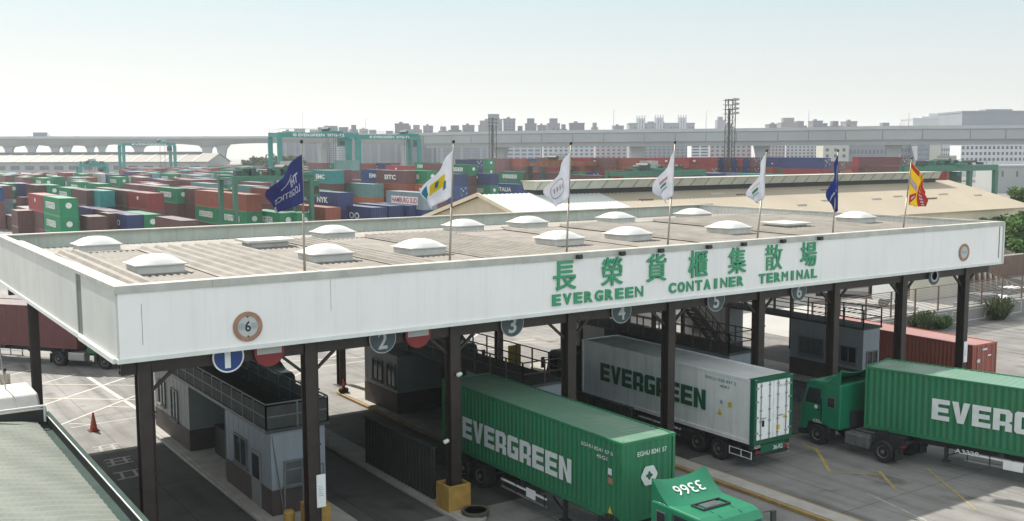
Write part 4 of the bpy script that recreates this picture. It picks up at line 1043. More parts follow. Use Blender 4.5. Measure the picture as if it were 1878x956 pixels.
GREEN = (0.02, 0.185, 0.082)
# green container truck leaving lane three
gc = (23.4, 26.12+6.096, 1.22)
c1 = container(gc, 12.192, 2.88, GREEN, 'green container on the truck leaving the gate towards the viewer', group='containers on trucks')
W2 = 1.219+.012
m = MB(); add_block_word(m, 'EVERGREEN', (-W2, 4.36, .7), (0, -1, 0), (0, 0, 1), 7.62, .9, 'decal_white', .12); m.build('lettering', c1)
m = MB(); add_text(m, 'EGHU 8241 57 0', (-W2, -3.85, 2.32), (0, -1, 0), (0, 0, 1), 1.75, .13, 'decal_white', bold=.01); m.build('markings', c1); m = MB(); add_text(m, '45G1', (-W2, -4.7, 2.08), (0, -1, 0), (0, 0, 1), .6, .13, 'decal_white', bold=.01)
m.build('markings', c1); m = MB(); m.box((-W2-.002, -5.55, 1.62), (-W2+.004, -5.35, 1.85), 'decal_white'); m.build('sticker', c1)
m = MB(); m.prism([(-W2, -5.6, .25), (-W2, -5.35, .25), (-W2, -5.475, .5)], (-.004, 0, 0), 'decal_yellow'); m.build('warning_sticker', c1)
m = MB(); m.box((-W2-.002, -5.6, 1.3), (-W2+.004, -5.35, 1.52), 'sign_rust'); m.build('sticker', c1)
def round_logo(o, y, z, r, m_='decal_white', core='decal_green'):
    q = MB(); vs = []
    for i in range(24):
        a = 2*PI*i/24; k = r*(1+.06*math.cos(6*a)); vs.append((k*math.cos(a), y, z+k*math.sin(a)))
    q.raw(vs, [tuple(range(24))], m_)
    vs = []
    for i in range(16):
        a = 2*PI*i/16; k = r*.36*(1+.3*math.cos(4*a)); vs.append((k*math.cos(a), y-.004, z+k*math.sin(a)))
    q.raw(vs, [tuple(range(16))], core); q.build('emblem', o)
round_logo(c1, -6.11, 1.55, .36)
m = MB(); add_text(m, 'EGHU 8241 57', (-.55, -6.112, 2.3), (1, 0, 0), (0, 0, 1), 1.35, .17, 'decal_white', bold=.012); m.build('markings', c1)
t1 = empty('semi_trailer', (23.4, 26.2+12.1, 0), PI, 'container chassis trailer under the green container nearest the viewer', 'trailer', 'trailers at the gate')
trailer(t1, 12.1, 1.2, (1.6, 2.95))
m = MB(); m.box((1.17, 6.4, .62), (1.2, 7.0, .98), 'white_paint'); m.build('number_plate', t1)
tr1 = empty('tractor_truck', (23.12, 24.35, 0), PI, 'bright green truck cab with 3366 painted on its roof fairing', 'truck')
tractor(tr1, 'cab_green', 2.72, 3.42, '3366', True, F=2.95)
# white reefer entering lane five
rc = container((34.48, 30.36+6.096, 1.14), 12.192, 2.92, (0.84, 0.85, 0.82), 'white refrigerated container with green lettering and green door frame', group='containers on trucks', doors='front', rib=.003)
m = MB(); add_block_word(m, 'EVERGREEN', (-W2, 4.51, 1.0), (0, -1, 0), (0, 0, 1), 7.65, .93, 'decal_green', .12); m.build('lettering', rc)
m = MB()
for (a, c) in (((-1.23, -6.115, .0), (-1.07, -6.03, 2.92)), ((1.07, -6.115, 0), (1.23, -6.03, 2.92)), ((-1.07, -6.115, 0), (1.07, -6.04, .2)), ((-1.07, -6.115, 2.78), (1.07, -6.04, 2.92))): m.box(a, c, 'sign_green_dark' if a[2] < .1 and a[0] > -1.1 and c[0] < 1.1 else 'cab_deep_green')
m.box((-W2, -6.03, -.0), (-W2+.02, -5.85, 2.92), 'cab_deep_green'); m.box((-1.23, -6.1, 2.921), (1.23, -5.75, 2.935), 'cab_deep_green'); m.build('door_frame', rc)
for x0, x1 in ((-1.06, -.015), (.015, 1.06)):
    m = MB(); m.box((x0, -6.09, .21), (x1, -6.045, 2.77), 'white_paint'); dr = m.build('door', rc)
    m = MB()
    for x in (x0+.25, x1-.25):
        m.tube((x, -6.12, .22), (x, -6.12, 2.76), .02, 'metal_grey', 8)
        for z in (.4, 1.0, 1.5, 2.1, 2.6): m.box((x-.06, -6.14, z), (x+.06, -6.09, z+.06), 'metal_grey')
    m.box((x0+.2, -6.15, 1.15), (x0+.55, -6.12, 1.19), 'metal_grey'); m.build('lock_rod', dr)
    m = MB()
    for z in (.5, 1.2, 1.9, 2.5):
        x = x0 if x0 < -.5 else x1; m.box((x-.09, -6.13, z), (x+.09, -6.09, z+.07), 'metal_grey')
    m.build('hinge', dr)
m = MB(); m.box((-.72, -6.094, .78), (-.56, -6.091, 1.06), 'black'); m.build('vent_plate', rc); m = MB(); m.box((.2, -6.094, .5), (.45, -6.091, .72), 'decal_yellow'); m.build('door_sticker', rc); m = MB(); m.prism([(.6, -6.091, 1.0), (.82, -6.091, 1.0), (.71, -6.091, 1.2)], (0, -.003, 0), 'decal_yellow'); m.build('door_sticker', rc); m = MB()
add_text(m, 'EMCU 528 8', (.25, -6.094, 2.45), (1, 0, 0), (0, 0, 1), .65, .1, 'decal_green'); m.build('marking', rc)
m = MB(); m.prism([(-W2, -4.2, 1.0), (-W2, -3.9, 1.0), (-W2, -4.05, 1.28)], (-.004, 0, 0), 'decal_yellow'); m.build('warning_sticker', rc); m = MB(); m.box((-W2-.003, -4.75, 1.45), (-W2, -4.55, 1.68), 'decal_yellow'); m.build('sticker', rc); m = MB(); m.box((-W2-.003, -4.2, 1.5), (-W2, -4.05, 1.66), 'faded_blue'); m.build('sticker', rc)
m = MB(); add_text(m, 'EMCU 528 847 2', (-W2, -3.1, 2.5), (0, -1, 0), (0, 0, 1), 1.9, .13, 'decal_green'); m.build('markings', rc); m = MB(); add_text(m, '45R1', (-W2, -4.0, 2.25), (0, -1, 0), (0, 0, 1), .6, .12, 'decal_green'); m.build('markings', rc)
t2 = empty('semi_trailer', (34.48, 30.42, 0), 0, 'container chassis trailer under the white refrigerated container', 'trailer', 'trailers at the gate')
trailer(t2, 12.0, 1.12, (2.1, 3.5))
for s in (-1, 1):
    m = MB()
    for z in (.5, .8): m.bar((s*1.18, .1, z), (s*1.18, 1.4, z), .03, .03, 'white_paint')
    for y in (.1, .7, 1.4): m.bar((s*1.18, y, .47), (s*1.18, y, .83), .03, .03, 'white_paint')
    m.build('guard_rail', t2)
m = MB(); m.box((-.75, -.06, .72), (.75, -.02, 1.1), 'cab_deep_green'); add_text(m, '36-R2', (.05, -.064, .78), (1, 0, 0), (0, 0, 1), .6, .2, 'decal_white', bold=.01); add_text(m, '4205', (-1.15, -.03, .98), (1, 0, 0), (0, 0, 1), .4, .14, 'decal_white', bold=.01); m.build('rear_board', t2)
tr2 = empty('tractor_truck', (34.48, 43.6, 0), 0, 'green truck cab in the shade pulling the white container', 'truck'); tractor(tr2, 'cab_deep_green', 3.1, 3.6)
# green container truck arriving at the right
RA = math.radians(13.2); hd = Vector((-math.sin(RA), math.cos(RA), 0)); rg = Vector((math.cos(RA), math.sin(RA), 0))
fc = Vector((39.64, 29.46, 0))+rg*1.219
c3p = fc-hd*6.096
c3 = container((c3p.x, c3p.y, 1.18), 12.192, 2.9, GREEN, 'green container on the truck arriving at the right edge', RA, 'containers on trucks')
m = MB(); add_block_word(m, 'EVERGREEN', (-W2, 3.02, .96), (0, -1, 0), (0, 0, 1), 7.65, .94, 'decal_white', .12); m.build('lettering', c3)
tp = fc-hd*12.15
t3 = empty('semi_trailer', (tp.x, tp.y, 0), RA, 'container chassis trailer under the green container at the right', 'trailer', 'trailers at the gate'); trailer(t3, 12.0, 1.15, (1.6, 2.95))
m = MB(); add_text(m, 'A3328', (-1.25, 8.0, .82), (0, -1, 0), (0, 0, 1), 1.0, .2, 'decal_white', bold=.01); m.box((-1.25, 5.2, .5), (-1.22, 6.0, .9), 'white_paint'); m.build('number_plate', t3)
tr3 = empty('tractor_truck', (40.12, 30.28, 0), math.radians(1.5), 'green truck cab with small side window facing the right booth', 'truck'); tractor(tr3, 'cab_green', 3.12, 3.85)
m = MB(); q = []
for i in range(14):
    a = 2*PI*i/14; q.append((-1.236, 1.35+.1*math.cos(a), 1.75+.1*math.sin(a)+.1))
m.raw(q, [tuple(range(14))], 'decal_white'); add_text(m, '6358', (-1.236, 1.5, 1.1), (0, -1, 0), (0, 0, 1), .5, .16, 'decal_white', bold=.01); m.build('door_marking', tr3)
# dark green cab coming out of lane two
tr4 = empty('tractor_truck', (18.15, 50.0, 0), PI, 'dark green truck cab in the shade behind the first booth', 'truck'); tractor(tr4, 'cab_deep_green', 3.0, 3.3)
c4 = container((18.15, 51.6+6.1, 1.2), 12.192, 2.6, (.10, .03, .028), 'dark brown container on the truck waiting behind the first booth', group='containers on trucks')
t4 = empty('semi_trailer', (18.15, 51.6+12.1, 0), PI, 'container chassis trailer under the container behind the first booth', 'trailer', 'trailers at the gate'); trailer(t4, 12.1, 1.18, (1.6, 2.95))
tr5 = empty('tractor_truck', (29.9, 51.5, 0), PI, 'dark green truck cab standing far back in lane four', 'truck'); tractor(tr5, 'cab_green', 3.0, 3.5)
# brown container truck crossing behind the left end of the canopy
ang = math.atan2(-.63, .777)  # heading of the truck: angle of its +Y axis from +Y
hv = Vector((.62, -.785, 0)); RZ_ = math.atan2(-hv.x, hv.y); rv = Vector((hv.y, -hv.x, 0))
wc = Vector((13.7, 70.6, 0))-rv*1.2          # centre between the axles, on the truck's axis
org = wc-hv*(-.5)*0+hv*0.45
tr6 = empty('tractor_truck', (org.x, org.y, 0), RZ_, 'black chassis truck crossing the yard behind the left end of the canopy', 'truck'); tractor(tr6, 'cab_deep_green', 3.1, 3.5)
cf = org-hv*.75
cc = cf-hv*6.1
c6 = container((cc.x, cc.y, 1.22), 12.192, 2.75, (.135, .04, .04), 'faded maroon container on the truck behind the left end of the canopy', RZ_, 'containers on trucks')
tb = cf-hv*12.1
t6 = empty('semi_trailer', (tb.x, tb.y, 0), RZ_, 'container chassis trailer under the faded maroon container', 'trailer', 'trailers at the gate'); trailer(t6, 12.1, 1.2, (1.6, 2.95))
# red container standing outside the right end of the canopy
c7 = container((58.3, 34.7+6.1, .02), 12.192, 2.3, (.42, .115, .08), 'faded red container standing beside the last post of the canopy', math.radians(-2), doors=None)
for i in range(4): m = MB(); m.tube((-.75+i*.5, -6.12, .15), (-.75+i*.5, -6.12, 2.2), .02, 'metal_grey', 6); m.build('lock_rod', c7)
for (x, z, w, h) in ((-.3, 1.9, .5, .12), (.3, 1.5, .3, .1), (-.8, 1.2, .3, .2)): m = MB(); m.box((x, -6.125, z), (x+w, -6.11, z+h), 'decal_white'); m.build('door_label', c7)

# ------------------------------------------------------------------ left foreground roofs
EX = 6.85
o = empty('corrugated_roof_building', (EX, 20, 0), 0, 'low building with faded green ribbed roof in the bottom left corner', 'building')
m = MB(); m.box((-14, .3, 0), (-.3, 21.4, 3.35), 'wall_grey'); m.build('wall', o)
# roof slope falls towards the eave; ribs run down the slope as stepped tiles
sl_ = .16; rows = []
m = MB(); nx, ny = 64, 86
x0r, y0r, dyr = -13.5, 0.0, 21.5/86
vs = []; fs = []
for j in range(ny+1):
    for i in range(nx+1):
        x = x0r+i*(13.0/nx); 
        for e in (0, 1):
            z = 3.95-sl_*(x+.75)+(.062 if j % 2 else 0)*(.75+.25*math.sin(2*PI*x/1.9+j*.35))
            vs.append((x+(.0 if e == 0 else .004), y0r+j*dyr, z))
for j in range(ny):
    for i in range(nx):
        a = (j*(nx+1)+i)*2; r2 = (nx+1)*2
        fs.append((a, a+1, a+r2+1, a+r2)); fs.append((a+1, a+2, a+r2+2, a+r2+1))
m.raw(vs, fs, 'green_roof'); m.build('roof', o)
m = MB(); m.box((-.62, 0, 3.66), (-.12, 21.5, 3.74), 'gutter_green'); m.build('gutter', o)
m = MB(); m.box((-.12, -.5, 3.3), (0, 22.0, 4.12), 'parapet_dark'); m.box((-.16, -.5, 4.12), (-.13, 22.0, 4.15), 'trim_white'); m.box((-.125, -.5, 4.12), (.03, 22.0, 4.14), 'gutter_green'); m.box((-14, 21.55, 3.3), (-.12, 21.75, 4.35), 'parapet_dark'); m.build('parapet', o)
m = MB()
for (a, c) in (((-6, 21.45, 4.5), (-.2, 21.45, 4.5)), ((-.2, 21.45, 4.5), (-.2, 21.45, 3.9)), ((-6, 21.45, 4.5), (-5.4, 21.0, 4.0)), ((-5.4, 21.0, 4.0), (-8, 21.0, 4.0))): m.tube(a, c, .05, 'trim_white', 8)
m.build('pipe', o)
o = empty('white_capped_roof', (7.15, 44.6, -.75), 0, 'low flat roof with a thick white bevelled edge behind the green roof', 'building')
m = MB(); m.box((-14, .3, 0), (-.5, 3.2, 3.9), 'parapet_dark'); m.build('wall', o)
m = MB(); m.prism([(-14, -.1, 4.05), (-14, -.1, 4.25), (-14, .7, 4.95), (-14, 3.2, 4.95), (-14, 3.4, 4.05)], (13.9, 0, 0), 'curb_white'); m.build('roof_cap', o, bevel=.12)
m = MB(); m.box((-14, .0, 3.88), (-.2, 3.3, 4.05), 'black'); m.build('eave', o)
m = MB(); m.tube((-1.1, 2.2, 4.9), (-1.3, 2.2, 7.5), .03, 'metal_grey', 6); m.build('aerial', o)
# traffic cones
def cone(p, h, lab):
    o = empty('traffic_cone', p, 0, lab, 'traffic cone', 'orange traffic cones')
    m = MB(); m.lathe([(.03, h*.22), (.05, h*.2), (h*.97, h*.045), (h, h*.03)], (0, 0, 0), (0, 0, 1), 'cone_orange', 20); co = m.build('cone_body', o, smooth=False)
    m = MB(); m.box((-h*.27, -h*.27, 0), (h*.27, h*.27, .035), 'rubber'); m.build('base', o)
    m = MB(); m.lathe([(h*.55, h*.117), (h*.7, h*.093)], (0, 0, 0), (0, 0, 1), 'sign_rust', 20); m.build('band', o)
cone(surv(172, 790, z=0), .95, 'tall worn orange traffic cone in the open first lane')
p = surv(630, 719, z=.17); cone(p, .75, 'small orange traffic cone at the end of the yellow kerbed island')
m = MB(); m.lathe([(0, .28), (.12, .3), (.2, .24)], (0, 0, 0), (0, 0, 1), 'rubber', 16); wb = m.build('cone_weight'); wb.location = p+Vector((0, 0, 0.036)); tag(wb, 'black rubber ring round the foot of the small orange cone', 'ring')
# yellow sign board seen through lane three
p = surv(943, 668, z=1.2); o = empty('yellow_board', (p.x, p.y, .17), 0, 'yellow board standing in the sunlit lane behind the railing', 'board'); m = MB(); m.box((-.45, -.06, 0), (.45, 0, 2.2), 'decal_yellow'); m.build('panel', o); m = MB(); m.box((-.4, .0, 0), (-.34, .06, 2.1), 'dark_steel'); m.box((.34, 0, 0), (.4, .06, 2.1), 'dark_steel'); m.build('post', o)
# person walking at the far left
def person(p, rz, label):
    o = empty('person', p, rz, label, 'person')
    J = [(0, 0, .95), (0, 0, 1.12), (0, .01, 1.32), (0, 0, 1.43), (0, .01, 1.52), (0, .02, 1.62), (0, .01, 1.70),
         (-.17, 0, 1.38), (-.23, .01, 1.12), (-.24, .08, .88), (-.24, .1, .8), (.17, 0, 1.38), (.23, -.02, 1.12), (.25, .03, .88), (.25, .05, .8),
         (-.09, 0, .88), (-.1, .06, .5), (-.1, -.02, .08), (-.1, .12, .04), (.09, 0, .88), (.1, -.03, .5), (.1, -.16, .1), (.1, -.03, .05)]
    R = [(.15, .11), (.14, .10), (.17, .11), (.07, .07), (.055, .06), (.08, .095), (.06, .07), (.065, .065), (.045, .045), (.035, .035), (.03, .045), (.065, .065), (.045, .045), (.035, .035), (.03, .045), (.095, .095), (.065, .065), (.045, .045), (.04, .03), (.095, .095), (.065, .065), (.045, .045), (.04, .03)]
    E_ = [(0, 1), (1, 2), (2, 3), (3, 4), (4, 5), (5, 6), (2, 7), (7, 8), (8, 9), (9, 10), (2, 11), (11, 12), (12, 13), (13, 14), (0, 15), (15, 16), (16, 17), (17, 18), (0, 19), (19, 20), (20, 21), (21, 22)]
    me = bpy.data.meshes.new('body'); me.from_pydata(J, E_, []); me.materials.append(MT['skin'])
    b_ = bpy.data.objects.new('body', me); C.objects.link(b_); b_.parent = o
    sk = b_.modifiers.new('skin', 'SKIN'); sk.use_smooth_shade = True
    for i, v in enumerate(me.skin_vertices[0].data): v.radius = R[i]; v.use_root = (i == 0)
    ss = b_.modifiers.new('sub', 'SUBSURF'); ss.levels = 2; ss.render_levels = 2
    def garment(nm, prof, mt, x=0, y0=0):
        m = MB(); n = 18; vs = []
        for (z, rx, ry, yo) in prof: vs += [(x+rx*math.cos(2*PI*i/n), y0+yo+ry*math.sin(2*PI*i/n), z) for i in range(n)]
        fs = [(k*n+i, k*n+(i+1) % n, (k+1)*n+(i+1) % n, (k+1)*n+i) for k in range(len(prof)-1) for i in range(n)]
        m.raw(vs, fs, mt); m.build(nm, o, smooth=True)
    garment('shirt', [(.82, .2, .15, 0), (1.0, .19, .14, 0), (1.2, .2, .14, .005), (1.36, .22, .14, .01), (1.44, .14, .1, .01), (1.47, .075, .075, .01)], 'cloth_beige')
    for s in (-1, 1): garment('sleeve', [(1.1, .06, .065, .01), (1.25, .068, .07, 0), (1.42, .07, .08, 0)], 'cloth_beige', s*.215)
    garment('trousers', [(.1, .075, .085, -.02), (.5, .09, .1, .05), (.8, .12, .14, .0), (.9, .13, .14, 0)], 'cloth_tan', -.1); garment('trousers', [(.12, .075, .085, -.14), (.5, .09, .1, -.03), (.8, .12, .14, 0), (.9, .13, .14, 0)], 'cloth_tan', .1)
    m = MB(); n = 14; vs = []; prof = [(1.60, .1, .1), (1.66, .112, .122), (1.72, .1, .115), (1.77, .06, .07), (1.785, .01, .01)]
    for (z, rx, ry) in prof: vs += [(rx*math.cos(2*PI*i/n), -.015+ry*math.sin(2*PI*i/n), z) for i in range(n)]
    m.raw(vs, [(k*n+i, k*n+(i+1) % n, (k+1)*n+(i+1) % n, (k+1)*n+i) for k in range(len(prof)-1) for i in range(n)], 'hair'); m.build('hair', o, smooth=True)
pp = surv(8, 676, z=1.75); person((pp.x, pp.y, 0), math.radians(-20), 'person in pale beige clothes walking away at the far left edge')
# ------------------------------------------------------------------ sheds
sh = empty('warehouse', (51.0, 80.4, 0), 0, 'long cream warehouse with low pitched roof and ridge ventilator behind the canopy', 'warehouse')
SL, SD, SZ, SE = 73.0, 11.5, 10.0, 7.15
m = MB(); m.prism([(0, -SD, 0), (0, SD, 0), (0, SD, SE-.1), (0, 0, SZ-.1), (0, -SD, SE-.1)], (SL, 0, 0), 'shed_wall'); m.build('wall', sh)
def slope(x0, x1, mt, up=0.0):
    m = MB()
    m.corr((x0, -SD-.5, SE-.17+up), (x1, -SD-.5, SE-.17+up), (0, SD+.5, SZ-SE+.17), (0, 0, 1), .5, .045, mt); return m
slope(-.45, 13.5, 'shed_roof_white', .03).build('roof_panel', sh); slope(13.5, SL+.4, 'shed_roof').build('roof_panel', sh)
m = MB(); m.corr((-.45, .02, SZ), (SL+.4, .02, SZ), (0, SD+.5, -(SZ-SE)-.17), (0, 0, 1), .5, .045, 'shed_roof'); m.build('roof_panel', sh)
m = MB()
for sgn in (-1, 1): m.bar((-.42, sgn*(SD+.5), SE-.1), (-.42, 0, SZ+.07), .12, .34, 'shed_wall')
m.build('verge', sh)
vent = MB()
V0, V1 = 5.5, 69.5
vent.prism([(V0, -1.0, SZ+.35), (V0, 1.0, SZ+.35), (V0, 1.35, SZ+1.15), (V0, -1.35, SZ+1.15)], (V1-V0, 0, 0), 'shed_vent')
vent.box((V0-.1, -1.45, SZ+1.15), (V1+.1, 1.45, SZ+1.2), 'flashing'); vent.box((V0+.2, -.7, SZ-.3), (V1-.2, .7, SZ+.35), 'black')
vo = vent.build('ridge_ventilator', sh)
for i in range(32):
    x = V0+i*2; m = MB(); m.bar((x, -1.03, SZ+.37), (x+.5, -1.37, SZ+1.13), .05, .03, 'dark_steel'); m.build('bracket', vo)
m = MB()
for i in range(12):
    x = 16+i*4.6+random.random()*2; y = -2-random.random()*6.5; z = SZ+(SZ-SE)*y/SD
    m = MB(); m.box((x, y-.06, z-.1), (x+1.2+random.random(), y+.06, z+.13), 'shed_vent' if i % 3 else 'fence_brown'); m.build('roof_patch', sh)
# far left shed
A = surv(-120, 298, D=575); B = surv(381, 297, D=545); A.z = B.z = 0
ex = (B-A).normalized(); rzl = math.atan2(ex.y, ex.x); LL = (B-A).length
fs_ = empty('warehouse', (A.x, A.y, 0), rzl, 'far pale warehouse with light roof stripes and louvred wall below the viaduct', 'warehouse')
m = MB(); m.prism([(0, 0, 0), (0, 26, 0), (0, 26, 9.2), (0, 13, 13.4), (0, 0, 9.2)], (LL, 0, 0), 'far_wall'); m.build('wall', fs_)
m = MB(); m.prism([(-.5, -.8, 9.0), (-.5, 13, 13.5), (-.5, 26.8, 9.0), (-.5, 26.8, 9.25), (-.5, 13, 13.75), (-.5, -.8, 9.25)], (LL+1, 0, 0), 'far_roof'); m.build('roof', fs_)
m = MB(); m.box((0, 11.6, 13.2), (LL-10, 14.4, 14.6), 'louver'); m.build('ridge_ventilator', fs_)
for i in range(18):
    x = 4+i*(LL-8)/17.6; m = MB(); m.prism([(x, -.75, 9.3), (x+1.1, -.75, 9.3), (x+1.1, 12.9, 13.76), (x, 12.9, 13.76)], (0, 0, .1), 'far_stripe'); m.build('skylight_strip', fs_)
for i in range(18):
    x = 3+i*(LL-8)/17.6; m = MB(); m.box((x, -.15, 5.0), (x+5.5, .05, 7.2), 'louver'); m.build('louvre', fs_)

# ------------------------------------------------------------------ viaduct
VP_ = [(-260, 690), (-60, 665), (120, 672), (300, 690), (500, 690), (640, 640), (760, 600), (900, 560), (1050, 535), (1200, 520), (1350, 508), (1500, 488), (1640, 468), (1878, 462), (2200, 455)]
VZ = 25.0
pts = []
for (u, D) in VP_:
    p = surv(u, 280, D=D); p.z = 0; pts.append(p)
def cr(P, t):
    k = min(int(t), len(P)-2); f = t-k
    p0 = P[max(k-1, 0)]; p1 = P[k]; p2 = P[k+1]; p3 = P[min(k+2, len(P)-1)]
    return .5*((2*p1)+(-p0+p2)*f+(2*p0-5*p1+4*p2-p3)*f*f+(-p0+3*p1-3*p2+p3)*f**3)
path = [cr(pts, i*.125) for i in range((len(pts)-1)*8+1)]
via = empty('viaduct', (0, 0, 0), 0, 'long grey concrete viaduct crossing the whole background above the yard', 'viaduct')
piers_u = [17, 47, 91, 116, 170, 189, 258, 378, 396, 566, 735, 905, 1163, 1394, 1640, 1900]
pier_pts = []
def at_u(u):
    best = min(range(len(path)-1), key=lambda i: abs(proj(path[i]+Vector((0, 0, 14)))[0]-u)); return best
big = [17, 91, 170, 258, 378, 566, 735, 905, 1163, 1394, 1640, 1900]
bidx = [at_u(u) for u in big]
acc = [0.0]
for a, c in zip(path[:-1], path[1:]): acc.append(acc[-1]+(c-a).length)
def depth_at(i):
    # haunch: deeper over the piers in the left part, even girder on the right
    s = acc[i]; ds = min(abs(s-acc[j]) for j in bidx[:8]) if i <= bidx[7] else 999
    u = proj(path[i]+Vector((0, 0, 14)))[0]
    return (2.3 + 2.2*max(0, 1-ds/26)**1.5) if u < 560 else (2.3+2.1*(u-560)/200 if u < 760 else 4.4)
def sweep(name, sec, mt):
    m = MB(); vs = []; n = None
    for i, p in enumerate(path):
        d = (path[min(i+1, len(path)-1)]-path[max(i-1, 0)]).normalized(); q = Vector((-d.y, d.x, 0))
        S = sec(i); n = len(S); vs += [p+q*y+Vector((0, 0, z)) for (y, z) in S]
    fs = [(k*n+j, k*n+(j+1) % n, (k+1)*n+(j+1) % n, (k+1)*n+j) for k in range(len(path)-1) for j in range(n)]
    m.raw(vs, fs, mt); return m.build(name, via)
sweep('barrier', lambda i: [(-.3, VZ), (.1, VZ), (.1, VZ-1.3), (-.3, VZ-1.5)], 'viaduct_barrier')
sweep('barrier', lambda i: [(24, VZ), (24.4, VZ), (24.4, VZ-1.5), (24, VZ-1.3)], 'viaduct_barrier')
sweep('deck', lambda i: [(-.2, VZ-1.5), (.1, VZ-1.3), (24, VZ-1.3), (24.2, VZ-1.5), (20, VZ-2.6), (18, VZ-2.3-depth_at(i)), (4, VZ-2.3-depth_at(i)), (.5, VZ-2.0)], 'viaduct_concrete')
def side_girder():
    # beam faces of the right part: an upper beam and a recessed lower one
    i0 = at_u(770); m = MB(); vs = []; n = 6
    for i in range(i0, len(path)):
        p = path[i]; d = (path[min(i+1, len(path)-1)]-path[max(i-1, 0)]).normalized(); q = Vector((-d.y, d.x, 0))
        vs += [p+q*y+Vector((0, 0, z)) for (y, z) in ((.3, VZ-1.9), (.45, VZ-6.2), (2.2, VZ-6.2), (2.4, VZ-8.6), (5, VZ-8.6), (5, VZ-2.2))]
    L_ = len(path)-i0; fs = [(k*n+j, k*n+(j+1) % n, (k+1)*n+(j+1) % n, (k+1)*n+j) for k in range(L_-1) for j in range(n)]
    m.raw(vs, fs, 'viaduct_concrete'); g_ = m.build('girder', via)
    m = MB(); s = 0; nxt = acc[i0]
    for i in range(i0, len(path)-1):
        if acc[i] >= nxt:
            p = path[i]; d = (path[i+1]-p).normalized(); q = Vector((-d.y, d.x, 0)); a = p+q*.3
            m.bar(a+Vector((0, 0, VZ-6.1)), a+Vector((0, 0, VZ-2.0)), .25, .16, 'louver', up=q); nxt += 17
    m.build('joint', g_)
side_girder()
for k, u in enumerate(piers_u):
    i = at_u(u); p = path[i]; d = (path[min(i+1, len(path)-1)]-path[i-1]).normalized(); q = Vector((-d.y, d.x, 0))
    m = MB(); right = u > 800
    if right:
        w = 3.4; top = VZ-8.6
        for off in (8,):
            c = p+q*off
            m.prism([c-d*w*.75, c-d*w*.75-d*.0+Vector((0, 0, top-7)), c-d*w+Vector((0, 0, top-2)), c-d*w*1.15+Vector((0, 0, top)), c+d*w*1.15+Vector((0, 0, top)), c+d*w+Vector((0, 0, top-2)), c+d*w*.75+Vector((0, 0, top-7)), c+d*w*.75], q*3.5, 'viaduct_concrete')
    else:
        w = 3.2 if u in (258, 378, 396) else 2.3; top = VZ-4.4
        c = p+q*5
        m.prism([c-d*w*.62, c-d*w*.7+Vector((0, 0, top-9)), c-d*w*1.0+Vector((0, 0, top-4)), c-d*w*1.7+Vector((0, 0, top-1.3)), c-d*w*2+Vector((0, 0, top)), c+d*w*2+Vector((0, 0, top)), c+d*w*1.7+Vector((0, 0, top-1.3)), c+d*w*1.0+Vector((0, 0, top-4)), c+d*w*.7+Vector((0, 0, top-9)), c+d*w*.62], q*4, 'viaduct_concrete')
    m.build('pier', via)
# lamp poles standing on the viaduct
for (u, vt, lb) in ((561, 206, 'tall thin pole on the viaduct above the left gantry crane'), (668, 218, 'thin lamp pole on the viaduct between the two lettered cranes'), (803, 226, 'thin lamp pole on the viaduct above the white and yellow flag'), (1120, 203, 'thin lamp pole on the viaduct left of the triple towers'), (1296, 205, 'thin lamp pole on the viaduct right of the triple towers'), (1477, 204, 'thin lamp pole on the viaduct above the blue flag'), (1678, 207, 'thin lamp pole on the viaduct above the red and yellow flag')):
    i = at_u(u); p = path[i]; D = proj(p+Vector((0, 0, 14)))[2]; top = surv(u, vt, D=D)
    o = empty('lamp_pole', (p.x, p.y, VZ), 0, lb, 'lamp pole', 'lamp poles on the viaduct')
    m = MB(); h = top.z-VZ; m.tube((0, 0, -.3), (0, 0, h), .16, 'metal_grey', 6, .08); m.build('shaft', o)
    m = MB(); m.bar((0, 0, h-.1), (1.6, .8, h+.3), .1, .1, 'metal_grey'); m.bar((1.4, .7, h+.25), (2.2, 1.1, h+.32), .3, .12, 'metal_grey'); m.build('lamp_arm', o)
def road_vehicle(u, kind, lb, col):
    i = at_u(u); p = path[i]; d = (path[i+1]-path[i-1]).normalized(); q = Vector((-d.y, d.x, 0)); c = p+q*4
    o = empty(kind, (c.x, c.y, VZ-1.3), math.atan2(d.y, d.x), lb, 'truck' if kind == 'box_truck' else 'car')
    m = MB()
    if kind == 'box_truck':
        m.box((-5, -1.2, .9), (3.4, 1.2, 3.9), col); m.build('cargo_box', o); m = MB(); m.prism([(3.5, -1.15, .5), (5.4, -1.15, .5), (5.4, -1.15, 1.7), (5.0, -1.15, 2.9), (3.5, -1.15, 2.9)], (0, 2.3, 0), 'white_paint'); m.build('cab', o); m = MB()
        for x in (-3.6, 4.3):
            for y in (-1.1, 1.1): m.lathe([(-.15, .5), (.15, .5)], (x, y, .5), (0, 1, 0), 'rubber', 12)
        m.build('wheel', o)
    else:
        m.prism([(-2.2, -.85, .3), (2.2, -.85, .3), (2.2, -.85, .8), (1.3, -.85, 1.0), (.6, -.85, 1.5), (-1.3, -.85, 1.5), (-2.1, -.85, 1.0)], (0, 1.7, 0), col); m.build('body', o, bevel=.1); m = MB()
        for x in (-1.4, 1.4):
            for y in (-.8, .8): m.lathe([(-.1, .32), (.1, .32)], (x, y, .32), (0, 1, 0), 'rubber', 12)
        m.build('wheel', o)
road_vehicle(74, 'box_truck', 'grey box truck driving over the far left part of the viaduct', 'bld_slate')
road_vehicle(48, 'parked_car' if False else 'passing_car', 'small dark car driving behind the grey truck on the viaduct', 'bld_slate')
road_vehicle(102, 'passing_car', 'small pale car driving ahead of the grey truck on the viaduct', 'bld_pale')
road_vehicle(135, 'passing_car', 'small dark car far ahead of the grey truck on the viaduct', 'black')
road_vehicle(386, 'passing_car', 'small car on the viaduct above the third big pier', 'bld_slate')

